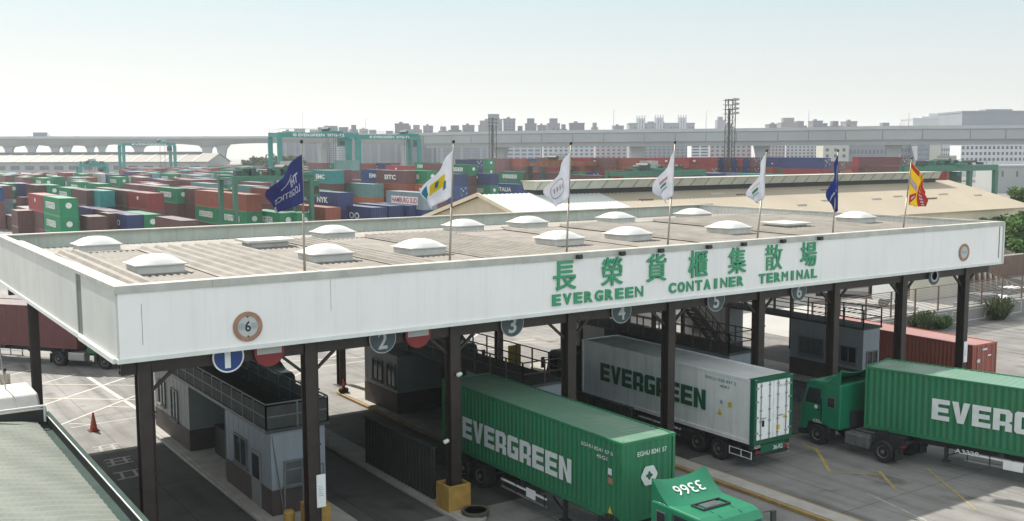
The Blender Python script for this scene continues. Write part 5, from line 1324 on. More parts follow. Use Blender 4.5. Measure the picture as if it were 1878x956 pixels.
# ------------------------------------------------------------------ the city behind
def tower(u0, u1, v, D, mt, label, style='plain', depth=16, wins=True, name='apartment_tower', group='buildings on the skyline'):
    a = surv(u0, v, D=D); c = surv(u1, v, D=D); H = (a.z+c.z)/2; a.z = c.z = 0
    ex = (c-a).normalized(); W = (c-a).length
    o = empty(name, (a.x, a.y, 0), math.atan2(ex.y, ex.x), label, 'building', group)
    m = MB(); top = H if style == 'plain' else H-4.5
    m.box((0, 0, 0), (W, depth, top), mt); m.build('wall', o)
    if style == 'tank':
        m = MB(); m.box((W*.18, depth*.2, top), (W*.82, depth*.7, H), mt); m.box((-.2, -.2, top-.6), (W+.2, depth+.2, top+.1), mt); m.build('roof_structure', o)
    elif style == 'crown':
        m = MB(); m.box((W*.1, depth*.1, top), (W*.9, depth*.8, top+1.8), mt)
        for k in range(4): m.box((W*(.1+.23*k), 1, top+1.8), (W*(.1+.23*k)+W*.11, 5, H), mt)
        m.build('roof_structure', o)
    else:
        m = MB(); m.box((-.3, -.3, top-1), (W+.3, depth+.3, top+.3), mt); m.box((W*.3, depth*.3, top+.3), (W*.55, depth*.6, top+1.8), mt); m.build('parapet', o)
    if wins:
        m = MB(); fl = 3.2; nf = int((top-2)/fl); nc = max(2, int(W/3.4)); nc = min(nc, 26); dx = W/nc
        for k in range(1, nf):
            z = k*fl+.8
            if z < 14: continue
            for j in range(nc):
                if (j*7+int(u0)) % 5 == 4: continue
                x = j*dx+dx*.22; m.quad((x, -.06, z), (x+dx*.56, -.06, z), (x+dx*.56, -.06, z+1.6), (x, -.06, z+1.6), 'bld_win')
        if m.v: m.build('window_rows', o)
    return o
sk = [(518, 534, 241, 1100), (534, 560, 236, 1050), (563, 584, 238, 1150), (583, 614, 234, 1000), (616, 640, 233, 1060), (641, 652, 229, 980), (659, 672, 237, 1200), (673, 691, 238, 1100), (704, 722, 240, 1150), (724, 747, 227, 950), (749, 752, 230, 1000), (754, 771, 229, 980), (776, 792, 231, 1000),
      (804, 820, 232, 1050), (822, 845, 230, 1000), (848, 869, 230, 960), (877, 892, 221, 1000), (889, 921, 209, 900), (923, 945, 218, 940), (947, 961, 231, 960), (963, 984, 217, 900), (986, 1003, 230, 960), (1004, 1027, 217, 900), (1028, 1040, 228, 950), (1045, 1072, 226, 980), (1077, 1085, 238, 1000), (1086, 1097, 225, 980), (1125, 1144, 231, 1050),
      (1316, 1329, 214, 1400), (1330, 1346, 226, 1300), (1411, 1432, 228, 1000), (1433, 1464, 216, 960), (1459, 1480, 222, 990), (1491, 1509, 222, 980), (1509, 1522, 226, 1010), (1526, 1543, 222, 960), (1552, 1572, 223, 950), (1618, 1637, 225, 930), (1655, 1674, 226, 950)]
desc = ['squat grey far building', 'broad grey far block', 'small grey far block', 'flat roofed grey far block', 'tall grey far block', 'narrow grey far tower']
for i, (u0, u1, v, D) in enumerate(sk):
    near = ('above the left gantry crane' if u1 < 655 else 'above the right lettered crane' if u1 < 775 else 'left of the lattice lamp mast' if u1 < 875 else 'behind the lattice lamp mast' if u1 < 925 else 'between the lattice mast and the triple towers' if u1 < 1150 else 'behind the tall lamp tower' if u1 < 1350 else 'right of the tall lamp tower' if u1 < 1545 else 'near the right end of the viaduct')
    tower(u0, u1, v, D, BM[(i*3) % 5], '@%s %s' % (('wide grey tower block' if u1-u0 > 22 else 'grey tower block' if u1-u0 > 13 else 'narrow grey tower block'), near), 'plain' if i % 3 == 0 else 'tank')
def triple():
    o = tower(1154, 1274, 226, 1000, 'bld_slate', 'grey blue housing block with three crowned towers on the skyline', 'plain', 22)
    W = (surv(1274, 226, D=1000)-surv(1154, 226, D=1000)).length; z0 = surv(1200, 226, D=1000).z
    for (a, c, v) in ((.115, .25, 212), (.395, .53, 211), (.75, .88, 211)):
        zt = surv(1200, v, D=1000).z; m = MB(); m.box((a*W, 2, z0-.5), (c*W, 14, zt-2.5), 'bld_pale')
        for k in range(4): x = a*W+(c-a)*W*k/3.4; m.box((x, 2.0, zt-2.5), (x+.9, 4, zt), 'bld_pale')
        m.build('crown_tower', o)
        m = MB()
        for k in range(3): x = a*W+(c-a)*W*(.1+.3*k); m.box((x, -.4, 20), (x+1.6, 2, zt-4), 'bld_pale')
        m.build('bay', o)
triple()
# the pale ones to the right
tower(1675, 1752, 217, 900, 'bld_pale', 'very pale stepped far building at the right above the viaduct', 'plain', 30, False)
tower(1700, 1737, 208, 930, 'bld_pale', 'very pale raised block topping the stepped building at the right', 'tank', 20, False)
tower(1744, 1766, 214, 980, 'bld_pale', 'faint pale block left of the big grey hall', 'plain', 20, False)
o = tower(1765, 1960, 204, 700, 'bld_slate', 'large flat grey hall above the right end of the viaduct', 'plain', 40, False)
# nearer buildings seen under and through the viaduct
def block(u0, u1, v, D, mt, label, cols, rows_, v0, v1, win='bld_win', depth=14, wfill=.5, name='apartment_block', group='buildings below the viaduct'):
    a = surv(u0, v, D=D); c = surv(u1, v, D=D); H = (a.z+c.z)/2; a.z = c.z = 0; ex = (c-a).normalized(); W = (c-a).length
    o = empty(name, (a.x, a.y, 0), math.atan2(ex.y, ex.x), label, 'building', group)
    m = MB(); m.box((0, 0, 0), (W, depth, H), mt); m.build('wall', o)
    m = MB(); m.box((-.3, -.3, H), (W+.3, depth+.3, H+.5), mt); m.build('parapet', o)
    z0 = surv((u0+u1)/2, v0, D=D).z; z1 = surv((u0+u1)/2, v1, D=D).z
    if cols and rows_:
        dx = W/cols; dz = (z0-z1)/rows_; first = None
        big_ = cols*rows_ <= 60
        if not big_:
            for r in range(rows_):
                z = z1+r*dz+dz*.28; q = MB(); q.box((dx*.2, -.12, z), (W-dx*.2, .02, z+dz*.42), 'bld_band'); q.build('window_band', o)
            for k in range(5):
                q = MB(); xx = W*(.06+.2*k); q.box((xx, -.6, 0), (xx+W*.055, -.13, H-1.5), mt if k % 2 else 'bld_haze'); q.build('pilaster', o)
            rows_ = 0
        for r in range(rows_):
            for k in range(cols):
                x = k*dx+dx*(1-wfill)/2; z = z1+r*dz+dz*.28
                if first is None or not big_:
                    if first is None:
                        q = MB(); q.box((0, -.12, 0), (dx*wfill, .02, dz*.5), win)
                        if big_:
                            first = q.build('window', o); first.location = (x, 0, z); continue
                        first = q; q.v = []; q.f = []; q.m = []
                    first.box((x, -.12, z), (x+dx*wfill, .02, z+dz*.5), win)
                else:
                    w2 = first.copy(); C.objects.link(w2); w2.parent = o; w2.location = (x, 0, z)
    return o
block(516, 600, 256, 760, 'bld_slate', 'hazy slate housing block behind the left gantry crane', 14, 9, 262, 300)
block(604, 655, 258, 770, 'bld_pale', 'hazy pale housing block between the cranes', 9, 9, 262, 300)
block(656, 735, 256, 760, 'bld_slate', 'hazy slate housing block behind the right lettered crane', 13, 9, 262, 300)
block(738, 800, 258, 740, 'bld_glass', 'hazy dark housing block right of the lettered cranes', 8, 9, 262, 300)
block(802, 893, 258, 720, 'bld_slate', 'hazy grey housing block left of the lattice mast', 12, 8, 262, 298)
block(905, 992, 262, 640, 'bld_pale', 'grey apartment block with blue balconies right of the lattice mast', 7, 4, 266, 294, 'bld_blue', wfill=.7)
block(996, 1090, 262, 660, 'bld_pale', 'pale apartment block behind the rusty crane', 10, 4, 266, 294)
block(1092, 1150, 262, 680, 'bld_pink', 'pale pinkish block behind the green machinery', 6, 4, 266, 292)
block(1172, 1264, 263, 640, 'bld_slate', 'low slate block under the triple towers', 11, 4, 266, 290)
block(1268, 1300, 265, 600, 'bld_white', 'small white block with banded balconies left of the lamp tower', 2, 4, 267, 288, wfill=.8)
block(1302, 1378, 263, 620, 'bld_pink', 'pinkish low block behind the lamp tower', 8, 3, 266, 288)
block(1402, 1440, 264, 600, 'bld_pink', 'pinkish tiled block right of the lamp tower', 6, 4, 267, 290)
block(1442, 1508, 264, 610, 'bld_pale', 'pale tiled block left of the blue flag', 9, 4, 267, 290)
block(1510, 1556, 266, 590, 'bld_beige', 'beige plain block behind the blue flag', 3, 2, 270, 292, wfill=.35)
block(1557, 1628, 266, 600, 'bld_slate', 'slate office block with a row of tall dark windows', 10, 1, 272, 286, 'bld_glass', wfill=.45)
block(1652, 1682, 266, 570, 'bld_slate', 'slate office block behind the tip of the red and yellow flag', 5, 2, 270, 294, 'bld_glass')
block(1683, 1704, 266, 560, 'bld_slate', 'narrow blue grey block right of the red and yellow flag', 2, 3, 270, 298, 'bld_blue', wfill=.8)
block(1705, 1726, 266, 560, 'bld_beige', 'narrow plain beige block left of the white factory', 0, 0, 270, 290)
block(1727, 1762, 266, 560, 'bld_pale', 'pale block with two rows of small windows beside the white factory', 9, 2, 270, 290, wfill=.5)
block(1763, 1900, 265, 540, 'bld_white', 'white factory block with three rows of paired windows', 17, 3, 266, 298, wfill=.5)
block(1826, 1960, 306, 330, 'far_wall', 'long low grey wall building at the right edge below the white factory', 5, 1, 309, 330, 'louver', wfill=.12)

# ------------------------------------------------------------------ light masts
def mast(u, vt, D, w, lb, heads=4):
    base = surv(u, 290, D=D); top = surv(u, vt, D=D); H = top.z
    o = empty('lighting_mast', (base.x, base.y, 0), math.radians(20), lb, 'lamp mast')
    m = MB(); h = w/2
    for (x, y) in ((-h, -h), (h, -h), (h, h), (-h, h)): m.bar((x, y, 0), (x, y, H), .22, .22, 'crane_dark')
    n = int(H/ (w*1.3)); dz = H/n
    for i in range(n):
        z = i*dz
        for (a, c) in (((-h, -h), (h, -h)), ((h, -h), (h, h)), ((h, h), (-h, h)), ((-h, h), (-h, -h))):
            m.bar((*a, z+dz), (*c, z+dz), .12, .12, 'crane_dark')
            if i % 2: m.bar((*a, z), (*c, z+dz), .09, .09, 'crane_dark')
            else: m.bar((*c, z), (*a, z+dz), .09, .09, 'crane_dark')
    m.bar((0, .3, 0), (0, .3, H-3), .5, .5, 'crane_dark'); m.build('lattice', o)
    m = MB()
    for k in range(heads):
        z = H-.3-k*1.5; m.box((-h-.7, -h-.7, z-.1), (h+.7, h+.7, z), 'crane_dark')
    m.build('platform', o)
    for k in range(heads):
        z = H-.3-k*1.5
        for j in range(5):
            m = MB(); x = -h-.6+j*(2*h+1.2)/4; m.box((x-.28, -h-1.0, z+.05), (x+.28, -h-.7, z+.62), 'metal_grey'); m.build('flood_lamp', o)
    return o
mast(1338, 183, 345, 2.5, 'tall dark lattice lamp tower rising above the viaduct')
mast(904, 217, 430, 2.2, 'slimmer lattice lamp mast in front of the grey towers', 3)

# ------------------------------------------------------------------ yard cranes
def gantry(u0, u1, vtop, D, zt, paint, lb, text=None, gap=6.5, leg=.9, gird=1.5, cab_at=.3, extra=False):
    a = surv(u0, vtop, D=D); Y = a.y
    d = surv(u1, vtop, Y=Y); span = d.x-a.x
    o = empty('gantry_crane', (a.x, Y, 0), 0, lb, 'crane', 'gantry cranes in the container yard')
    for y in (0, gap):
        m = MB(); m.box((-.4, y-.4, zt-gird), (span+.4, y+.4, zt), paint); gi = m.build('girder', o)
        if y == 0 and text:
            m = MB(); add_text(m, text, (span*.16, y-.42, zt-gird*.82), (1, 0, 0), (0, 0, 1), span*.66, gird*.62, 'decal_white', bold=.03); m.build('lettering', gi)
        for x in (0, span):
            pl = paint if paint != 'crane_rust' else ('crane_dark' if x == 0 else 'crane_tan')
            m = MB(); m.prism([(x-leg*.42, y-.4, 1.6), (x+leg*.42, y-.4, 1.6), (x+leg*.62, y-.4, zt-gird-.004), (x-leg*.62, y-.4, zt-gird-.004)], (0, .8, 0), pl); m.build('leg', o)
    for x in (0, span):
        m = MB(); m.box((x-.42, -1.2, .9), (x+.42, gap+1.2, 1.6), paint); m.build('sill_beam', o)
        m = MB(); m.box((x-.35, .4, zt-gird+.1), (x+.35, gap-.4, zt-.2), paint); m.build('end_tie', o)
        for y in (-.6, .6, gap-.6, gap+.6):
            m = MB(); m.lathe([(-.3, .5), (-.26, .62), (.26, .62), (.3, .5)], (x, y, .62), (1, 0, 0), 'rubber', 16); m.build('wheel', o)
    m = MB(); tx = span*cab_at
    m.box((tx-1.8, -.8, zt+.004), (tx+1.8, gap+.8, zt+.5), paint); m.box((tx-1.2, 1.5, zt+.5), (tx+1.2, gap-1.5, zt+2.0), 'metal_grey'); m.tube((tx-1.6, 1.2, zt+1.0), (tx-1.6, gap-1.2, zt+1.0), .5, 'crane_dark', 12); tro = m.build('trolley', o)
    m = MB(); m.box((tx+2.0, gap*.3, zt-gird-2.6), (tx+3.8, gap*.3+1.8, zt-gird-.2), paint); m.box((tx+2.1, gap*.3-.02, zt-gird-2.2), (tx+3.7, gap*.3, zt-gird-1.0), 'glass'); m.build('cabin', o)
    for y in (-.45, gap+.45):
        m = MB(); m.bar((0, y, zt+1.05), (span, y, zt+1.05), .06, .06, paint)
        for i in range(int(span/2.5)+1): m.bar((i*2.5, y, zt), (i*2.5, y, zt+1.03), .05, .05, paint)
        m.build('handrail', o)
    m = MB(); m.box((tx-3, gap*.35, 6.0 if zt > 15 else zt-gird-3.5), (tx+3, gap*.65, 6.5 if zt > 15 else zt-gird-3.1), 'crane_dark')
    for (x, y) in ((tx-1, gap*.4), (tx+1, gap*.4), (tx-1, gap*.6), (tx+1, gap*.6)): m.tube((x, y, 6.5 if zt > 15 else zt-gird-3.1), (x, y, zt), .05, 'crane_dark', 6)
    m.build('spreader', o)
    m = MB(); m.box((span-.5 if cab_at < .5 else -.4, gap*.25, 1.62), (span+.4 if cab_at < .5 else .5, gap*.75, 2.8), 'crane_dark' if not extra else paint); m.build('engine_house', o)
    if extra:
        m = MB()
        for i in range(9):
            x = span*(.05+.1*i); m.box((x, .5+random.random()*2, zt+.02), (x+.5+random.random()*.5, 2.0+random.random()*2, zt+.4+random.random()*.8), paint if i % 2 else 'crane_dark')
        for i in range(3): m.tube((span*(.2+.28*i), 1, zt+.8), (span*(.2+.28*i)+1.8, gap-1, zt+.8), .3, 'crane_dark', 10)
        m.build('machinery', o)
    return o
gantry(512, 655, 244, 286, 19.6, 'crane_teal', 'tall teal gantry crane with white lettering, nearer of the lettered pair', '© EVERGREEN  SITG-T2', gap=7, leg=1.05, gird=1.35, cab_at=.72)
gantry(658, 768, 247, 332, 19.6, 'crane_teal', 'tall teal gantry crane with white lettering, farther of the lettered pair', '© EVERGREEN  SITG-T1', gap=7, leg=1.1, gird=1.35, cab_at=.9)
gantry(226, 320, 263, 440, 18.3, 'crane_teal', 'distant tall gantry crane in front of the far left warehouse', 'EVERGREEN', gap=7, leg=1.1, gird=1.1, cab_at=.8)
gantry(147, 196, 300, 395, 9.8, 'crane_teal', 'small distant gantry crane below the far left warehouse', None, gap=5, leg=1.0, gird=1.1, cab_at=.5, extra=True)
gantry(430, 570, 324, 143, 10.7, 'crane_green', 'green low gantry crane beside the navy flag', None, gap=6, leg=.5, gird=.65, cab_at=.85, extra=True)
gantry(996, 1126, 296, 258, 11.4, 'crane_rust', 'rusty orange brown gantry crane behind the white ring flag', None, gap=6, leg=1.3, gird=1.2, cab_at=.3)
gantry(1150, 1290, 312, 205, 10.0, 'crane_green', 'low green gantry crane right of the rusty crane', None, gap=6, leg=.9, gird=1.1, cab_at=.4, extra=True)
gantry(1702, 1826, 303, 208, 10.8, 'crane_green', 'green gantry crane at the right beyond the warehouse roof end', None, gap=6, leg=1.0, gird=1.2, cab_at=.45, extra=True)
# ------------------------------------------------------------------ containers in the yard
PAL = dict(green=(.016, .235, .105), brown=(.125, .058, .05), red=(.33, .045, .042), rust=(.30, .085, .052), navy=(.026, .045, .15), blue=(.02, .085, .24), teal=(.03, .30, .28), paleteal=(.17, .33, .32), orange=(.42, .13, .05), white=(.55, .55, .52), grey=(.24, .30, .33), mauve=(.2, .085, .09), slate=(.2, .24, .3), olive=(.06, .14, .05))
CW = dict(green='green', brown='dark brown', red='bright red', rust='rust red', navy='navy', blue='blue', teal='teal', paleteal='pale teal', orange='orange', white='white', grey='grey', mauve='dull maroon', slate='slate grey', olive='olive green')
_CM = {}
def cmesh(L, H, doors):
    k = (L, H, doors)
    if k not in _CM:
        o = container_mesh(L, 2.438, H, False, None).build('shipping_container'); _CM[k] = o.data; bpy.data.objects.remove(o)
    return _CM[k]
_LM = {}
def logo_mesh(kind, L, H):
    k = (kind, L, H)
    if k in _LM: return _LM[k]
    m = MB(); x = -1.219-.014
    ex, ez = (0, -1, 0), (0, 0, 1)
    if kind == 'eg':
        w = L*.56; add_block_word(m, 'EVERGREEN', (x, w/2+L*.04, H*.36), ex, ez, w, H*.36, 'decal_white', .14)
    elif kind == 'eg2':
        vs = [(.42*math.cos(2*PI*i/14), -L/2-.012, H*.6+.42*math.sin(2*PI*i/14)) for i in range(14)]; m.raw(vs, [tuple(range(14))], 'decal_white')
    elif kind == 'hs':
        w = L*.72; m.box((x-.0, -w/2, H*.27), (x+.004, w/2, H*.72), 'decal_white'); add_text(m, 'HAMBURG SUD', (x-.006, w/2-.2, H*.33), ex, ez, w-.4, H*.33, 'decal_red', bold=.03)
    elif kind == 'kl':
        add_text(m, 'K', (x, L*.2, H*.25), ex, ez, L*.14, H*.5, 'decal_white', bold=.05); add_text(m, "'LINE", (x, L*.02, H*.35), ex, ez, L*.3, H*.26, 'decal_white', bold=.04)
    elif kind == 'boat':
        m.raw([(x, L*.22, H*.38), (x, L*.2, H*.28), (x, -L*.02, H*.26), (x, -L*.14, H*.42), (x, -L*.12, H*.62), (x, L*.0, H*.5), (x, -L*.1, H*.8), (x, L*.04, H*.6)], [tuple(range(8))], 'decal_white')
    elif kind == 'mk':
        m.box((x-.002, -.4, H*.55), (x+.003, .5, H*.75), 'decal_white')
    elif kind == 'doors':
        y = -L/2-.012
        for (a, z, w, h) in ((-.9, .75, .5, .1), (-.2, .55, .25, .25), (.3, .8, .5, .12), (.75, .35, .25, .2), (-.6, .25, .3, .1)): m.box((a, y-.002, H*z), (a+w, y+.003, H*z+h*H*.5), 'decal_white')
        for q in (-.8, -.35, .35, .8): m.tube((q, y-.01, .2), (q, y-.01, H-.2), .025, 'metal_grey', 5)
    else:
        w = L*(.2+.05*len(kind)); w = min(w, L*.7); add_text(m, kind, (x, w/2, H*.32), ex, ez, w, H*.36, 'decal_white', bold=.035, res=2)
    o = m.build('lettering'); _LM[k] = o.data; bpy.data.objects.remove(o); return _LM[k]
YARD = []
def stack(x, y, L, levels, H=2.59):
    """levels: list from the ground up of (colour, logo) ; y is the near end"""
    for n, it in enumerate(levels):
        if it is None: continue
        col, logo = it
        me = cmesh(L, H, None); o = bpy.data.objects.new('shipping_container', me); C.objects.link(o)
        o.location = (x+1.219, y+L/2, n*(H+.012)); c = PAL[col]; j = random.uniform(.82, 1.15)
        o.color = (min(1, c[0]*j), min(1, c[1]*j), min(1, c[2]*j), 1)
        if logo:
            q = bpy.data.objects.new('lettering' if logo != 'doors' else 'door_label', logo_mesh(logo, L, H)); C.objects.link(q); q.parent = o
            if logo == 'eg': q = bpy.data.objects.new('emblem', logo_mesh('eg2', L, H)); C.objects.link(q); q.parent = o
        o['category'] = 'container'; o['group'] = 'containers stacked in the yard'
        YARD.append([o, col, logo, L, n, len(levels), x, y])
OCC = []
def hero(u, v, n, L, levels, H=2.59, D=None):
    """near left vertical edge of the topmost container seen at bearing (u, v), n levels high"""
    z = n*(H+.012); p = surv(u, v, z=z) if D is None else surv(u, v, D=D)
    lv = list(levels)
    while len(lv) < n: lv.insert(0, (random.choice(['brown', 'mauve', 'green', 'navy', 'rust']), None))
    stack(p.x, p.y, L, lv, H); OCC.append((p.x, p.y, L))
    return p
E40, E20 = 12.19, 6.06
def row(u, v, n, cols, L=E40, H=2.59, gap=.5):
    """one line of stacks running away along +Y from the bearing; cols: list of stacks (list of levels)"""
    z = n*(H+.012); p = surv(u, v, z=z); y = p.y
    for lv in cols:
        l = lv[0] if isinstance(lv[0], float) else L
        ll = [q for q in lv if not isinstance(q, float)]
        stack(p.x, y, l, ll, H); OCC.append((p.x, y, l)); y += l+gap
G = ('green', 'eg'); Gp = ('green', None); B = ('brown', None); R = ('red', None); RU = ('rust', None); N_ = ('navy', None); BL = ('blue', None); T = ('teal', None); PT = ('paleteal', None); O = ('orange', None); Wt = ('white', None); GR = ('grey', None); M_ = ('mauve', None); SLt = ('slate', None)
# front rows, left part
row(108, 364, 3, [[B, G, G], [M_, B, ('red', 'mk')], [B, M_]])
row(31.5, 387, 2, [[B, B]], E20)
row(-20, 344, 3, [[M_, M_, BL], [B, N_, M_]])
row(13, 337, 3, [[M_, G, G], [B, G]]); row(32, 337, 3, [[B, B, N_]]); row(40, 362, 2, [[B, M_], [RU, M_]], E20)
row(67, 340, 3, [[B, M_, B], [M_, B]]); row(87, 340, 3, [[B, M_, G]])
row(157.5, 349.5, 3, [[B, N_, B], [M_, B, G], [B, G]]); row(182, 350.5, 3, [[N_, N_, T]])
row(170, 383.5, 2, [[B, N_]]); row(163, 398, 2, [[M_, B]], E20)
row(233, 395, 2, [[B, ('navy', 'OO')], [B, B]]); row(264, 394, 2, [[B, G]])
row(271, 355, 3, [[B, M_, ('red', 'mk')], [B, B, B], [M_, M_, B]])
row(198, 392, 2, [[M_, B]], E20)
row(323, 346, 3, [[B, B, G], [M_, B, M_], [B, B, M_]]); row(347, 346.5, 3, [[B, B, B]])
row(402, 348, 3, [[B, M_, ('brown', 'kl')], [B, M_, ('mauve', 'mk')]]); row(403, 381, 2, [[Gp, RU]], E20)
row(331, 405, 2, [[B, B]])
row(451, 357, 3, [[B, G, RU], [B, G, RU]]); row(470, 342, 3, [[B, M_, PT]])
row(505, 347, 3, [[B, M_, RU]]); row(514, 391, 2, [[B, G]]); row(545, 391, 2, [[G, G]], E20)
row(597, 381, 2, [[B, ('rust', 'mk')]], E40, 2.89); row(620.5, 353.5, 3, [[N_, N_, ('navy', 'NYK')], [B, N_, PT]])
row(587, 350, 3, [[B, G, G]])
row(682, 381, 2, [[N_, ('navy', 'OO')]], E40, 2.89); row(751, 377.5, 2, [[N_, ('navy', 'CMA')]], E40, 2.89)
row(714, 378, 2, [[N_, ('navy', None)]], E40, 2.89)
row(683, 338, 3, [[B, O, PT]]); row(720, 360, 2, [[B, ('white', 'mk')]], E20)
row(776, 354, 3, [[B, N_, ('grey', 'hs')]]); row(732, 334, 3, [[B, B, M_], [B, B, M_]]); row(800, 340, 3, [[B, M_, ('orange', 'mk')]])
row(599, 335, 3, [[B, M_, G]]); row(638.5, 335, 3, [[B, M_, ('navy', 'mk')]]); row(690, 331.5, 3, [[B, N_, BL]])
row(645, 294.5, 4, [[B, M_, ('mauve', 'S'), ('paleteal', None)]], E40, 2.89)
row(710, 311.5, 4, [[B, M_, N_, ('blue', 'EMC')]], E40); row(742, 313.5, 4, [[B, M_, RU, ('mauve', 'SITC')]], E40); row(783, 313.5, 4, [[B, G, M_, G]], E40)
row(625, 312, 4, [[B, M_, B, M_]]); row(610, 313, 4, [[B, M_, B, ('teal', 'EMC')]])
row(899, 318.4, 3, [[B, ('green', 'eg'), ('navy', 'mk')]], E40, 2.89); row(842, 319.5, 3, [[N_, ('blue', 'doors'), ('navy', None)]], E40, 2.89)
row(960.6, 315.3, 3, [[B, ('blue', 'ITALIA'), G]], E40, 2.89); row(992, 316, 3, [[B, M_, ('red', 'mk')]], E40, 2.89)
row(950, 338, 2, [[N_, ('blue', 'ITALIA')]], E40, 2.89)
row(1025, 317, 3, [[B, M_, M_]], E40, 2.89); row(1062, 316, 3, [[B, N_, G]], E40, 2.89); row(1086, 316, 3, [[B, N_, ('navy', 'doors')]], E40, 2.89); row(1100, 322, 3, [[B, N_, B]], E40, 2.89)
# lines behind
row(592, 299, 4, [[B, M_, B, ('mauve', None)]], E40); row(613, 299, 4, [[B, M_, B, ('green', 'eg')]], E40); row(677, 300, 4, [[B, M_, B, ('rust', None)]], E40); row(703, 300, 4, [[B, M_, N_, ('navy', 'EMC')]], E40); row(722, 299, 4, [[B, M_, B, ('mauve', None)]], E40); row(746, 304, 4, [[B, M_, B, ('red', 'mk')]], E40)
row(795, 298, 4, [[B, M_, B, ('green', 'eg')]], E40, 2.7); row(815, 300, 4, [[B, M_, B, M_]], E40, 2.7)
row(861, 302, 4, [[B, M_, B, ('green', 'eg')]], E40, 2.7); row(873, 293, 4, [[B, M_, N_, ('navy', 'doors')]], E40, 2.89); row(895, 292, 4, [[B, G, ('green', 'eg'), ('green', 'eg')]], E40, 2.89)
row(925, 291, 4, [[B, M_, M_, M_]], E40, 2.89); row(957, 291, 4, [[B, M_, ('mauve', None), ('rust', None)]], E40, 2.89); row(985, 291, 4, [[B, M_, M_, ('blue', 'doors')]], E40, 2.89); row(1010, 291, 4, [[B, M_, B, R]], E40, 2.89)
# right-hand high stacks
HR = 2.44
for (u, v, lv, dr) in ((1035, 290, [B, R, R, R, M_], 0), (1072, 290, [B, M_, R, RU, R], 0), (1118, 290, [B, M_, R, RU, ('mauve', 'mk')], 0), (1168, 290, [B, M_, RU, RU, ('rust', None)], 0), (1206, 290, [B, M_, R, ('rust', None), ('red', None)], 0),
                       (1252, 289.5, [B, M_, R, RU, ('red', 'mk')], 0), (1304.5, 289.3, [B, M_, R, ('rust', 'doors'), ('red', 'mk')], 0), (1316, 289, [B, N_, N_, ('navy', 'doors'), ('navy', 'doors')], 0), (1328, 289, [B, N_, N_, ('navy', None), ('navy', 'doors')], 0), (1338, 289, [B, M_, B, ('brown', 'doors'), ('brown', None)], 0), (1349, 289, [B, M_, B, ('navy', 'doors'), ('navy', 'doors')], 0), (1360, 289, [B, M_, B, ('brown', None), ('red', 'doors')], 0), (1371, 289, [B, M_, N_, ('navy', 'doors'), ('navy', 'doors')], 0), (1382, 289, [B, M_, B, ('brown', 'doors'), ('mauve', 'doors')], 0),
                       (1464, 289, [B, M_, O, ('orange', None), ('navy', 'boat')], 0), (1476, 289, [B, N_, BL, ('blue', 'doors'), ('navy', 'doors')], 0), (1488, 289.2, [B, N_, R, ('red', 'doors'), ('navy', None)], 0), (1500, 289.4, [B, N_, B, ('olive', 'doors'), ('navy', 'doors')], 0), (1511, 290, [B, N_, B, ('red', None), ('navy', 'doors')], 0),
                       (1636, 288, [B, M_, R, ('red', 'mk'), ('red', 'mk')], 0), (1645, 288, [B, M_, R, ('brown', 'doors'), ('red', 'doors')], 0), (1654, 289, [B, M_, R, ('brown', 'doors'), ('mauve', 'doors')], 0)):
    row(u, v, 5, [lv], E40, HR)
for (u, v, lv) in ((1524, 296.5, [B, M_, R, ('blue', None)]), (1541, 297, [B, M_, ('brown', 'doors'), ('brown', 'doors')]), (1573, 296.5, [B, M_, ('orange', 'mk'), ('mauve', 'mk')]), (1668, 305, [B, M_, ('brown', 'doors'), ('brown', 'doors')]), (1697, 305, [B, M_, R, ('red', None)]), (1735, 303, [B, M_, R, ('red', None)])):
    row(u, v, 4, [lv], E40, 2.59)
row(1278, 314, 3, [[B, ('teal', None), ('teal', 'U-TRANS')]], E40, 2.89); row(1289, 314.5, 3, [[B, N_, N_]], E40, 2.89); row(1318, 318.5, 3, [[B, N_, ('navy', 'SINOTRANS')]], E40, 2.89); row(1390, 318.5, 3, [[B, SLt, ('slate', None)], [B, SLt, ('slate', None)]], E40, 2.89); row(1432, 320, 3, [[B, T, ('teal', None)]], E40, 2.89)
# random fill of the middle and far rows on the left, laid out as bays of six rows with a lane between
random.seed(21)
cols_ = ['brown', 'brown', 'mauve', 'mauve', 'rust', 'green', 'green', 'navy', 'blue', 'teal', 'grey', 'white', 'red', 'rust', 'mauve', 'paleteal']
def free(x, y, L):
    for (a, b, l) in OCC:
        if abs(a-x) < 2.5 and y < b+l+.3 and b < y+L+.3: return False
    return True
y = 206.0
while y < 560:
    x = -60.0; k = 0
    while x < 190:
        if k % 8 < 6:
            u, v, D = proj((x+1.2, y, 7.8))
            if -30 < u < (505 if y < 330 else 640) and free(x, y, E40) and random.random() < (.55 if y < 330 else .75):
                n = random.choice([2, 3, 3, 3]) if y < 420 else random.choice([3, 3, 4])
                if y < 300: n = random.choice([1, 2, 2, 3, 3])
                lv = []
                cap = 316 if u < 236 else 306 if u < 400 else 297
                while n > 0 and proj((x+1.2, y, n*2.6))[1] < cap: n -= 1
                if n == 0: x += 2.62; k += 1; continue
                for q in range(n):
                    c = random.choice(cols_); lv.append((c, 'eg' if c == 'green' and random.random() < .7 else None))
                stack(x, y, E40, lv, 2.59); OCC.append((x, y, E40))
        x += 2.62; k += 1
    y += 13.4 if (int(y) % 3) else 17.0

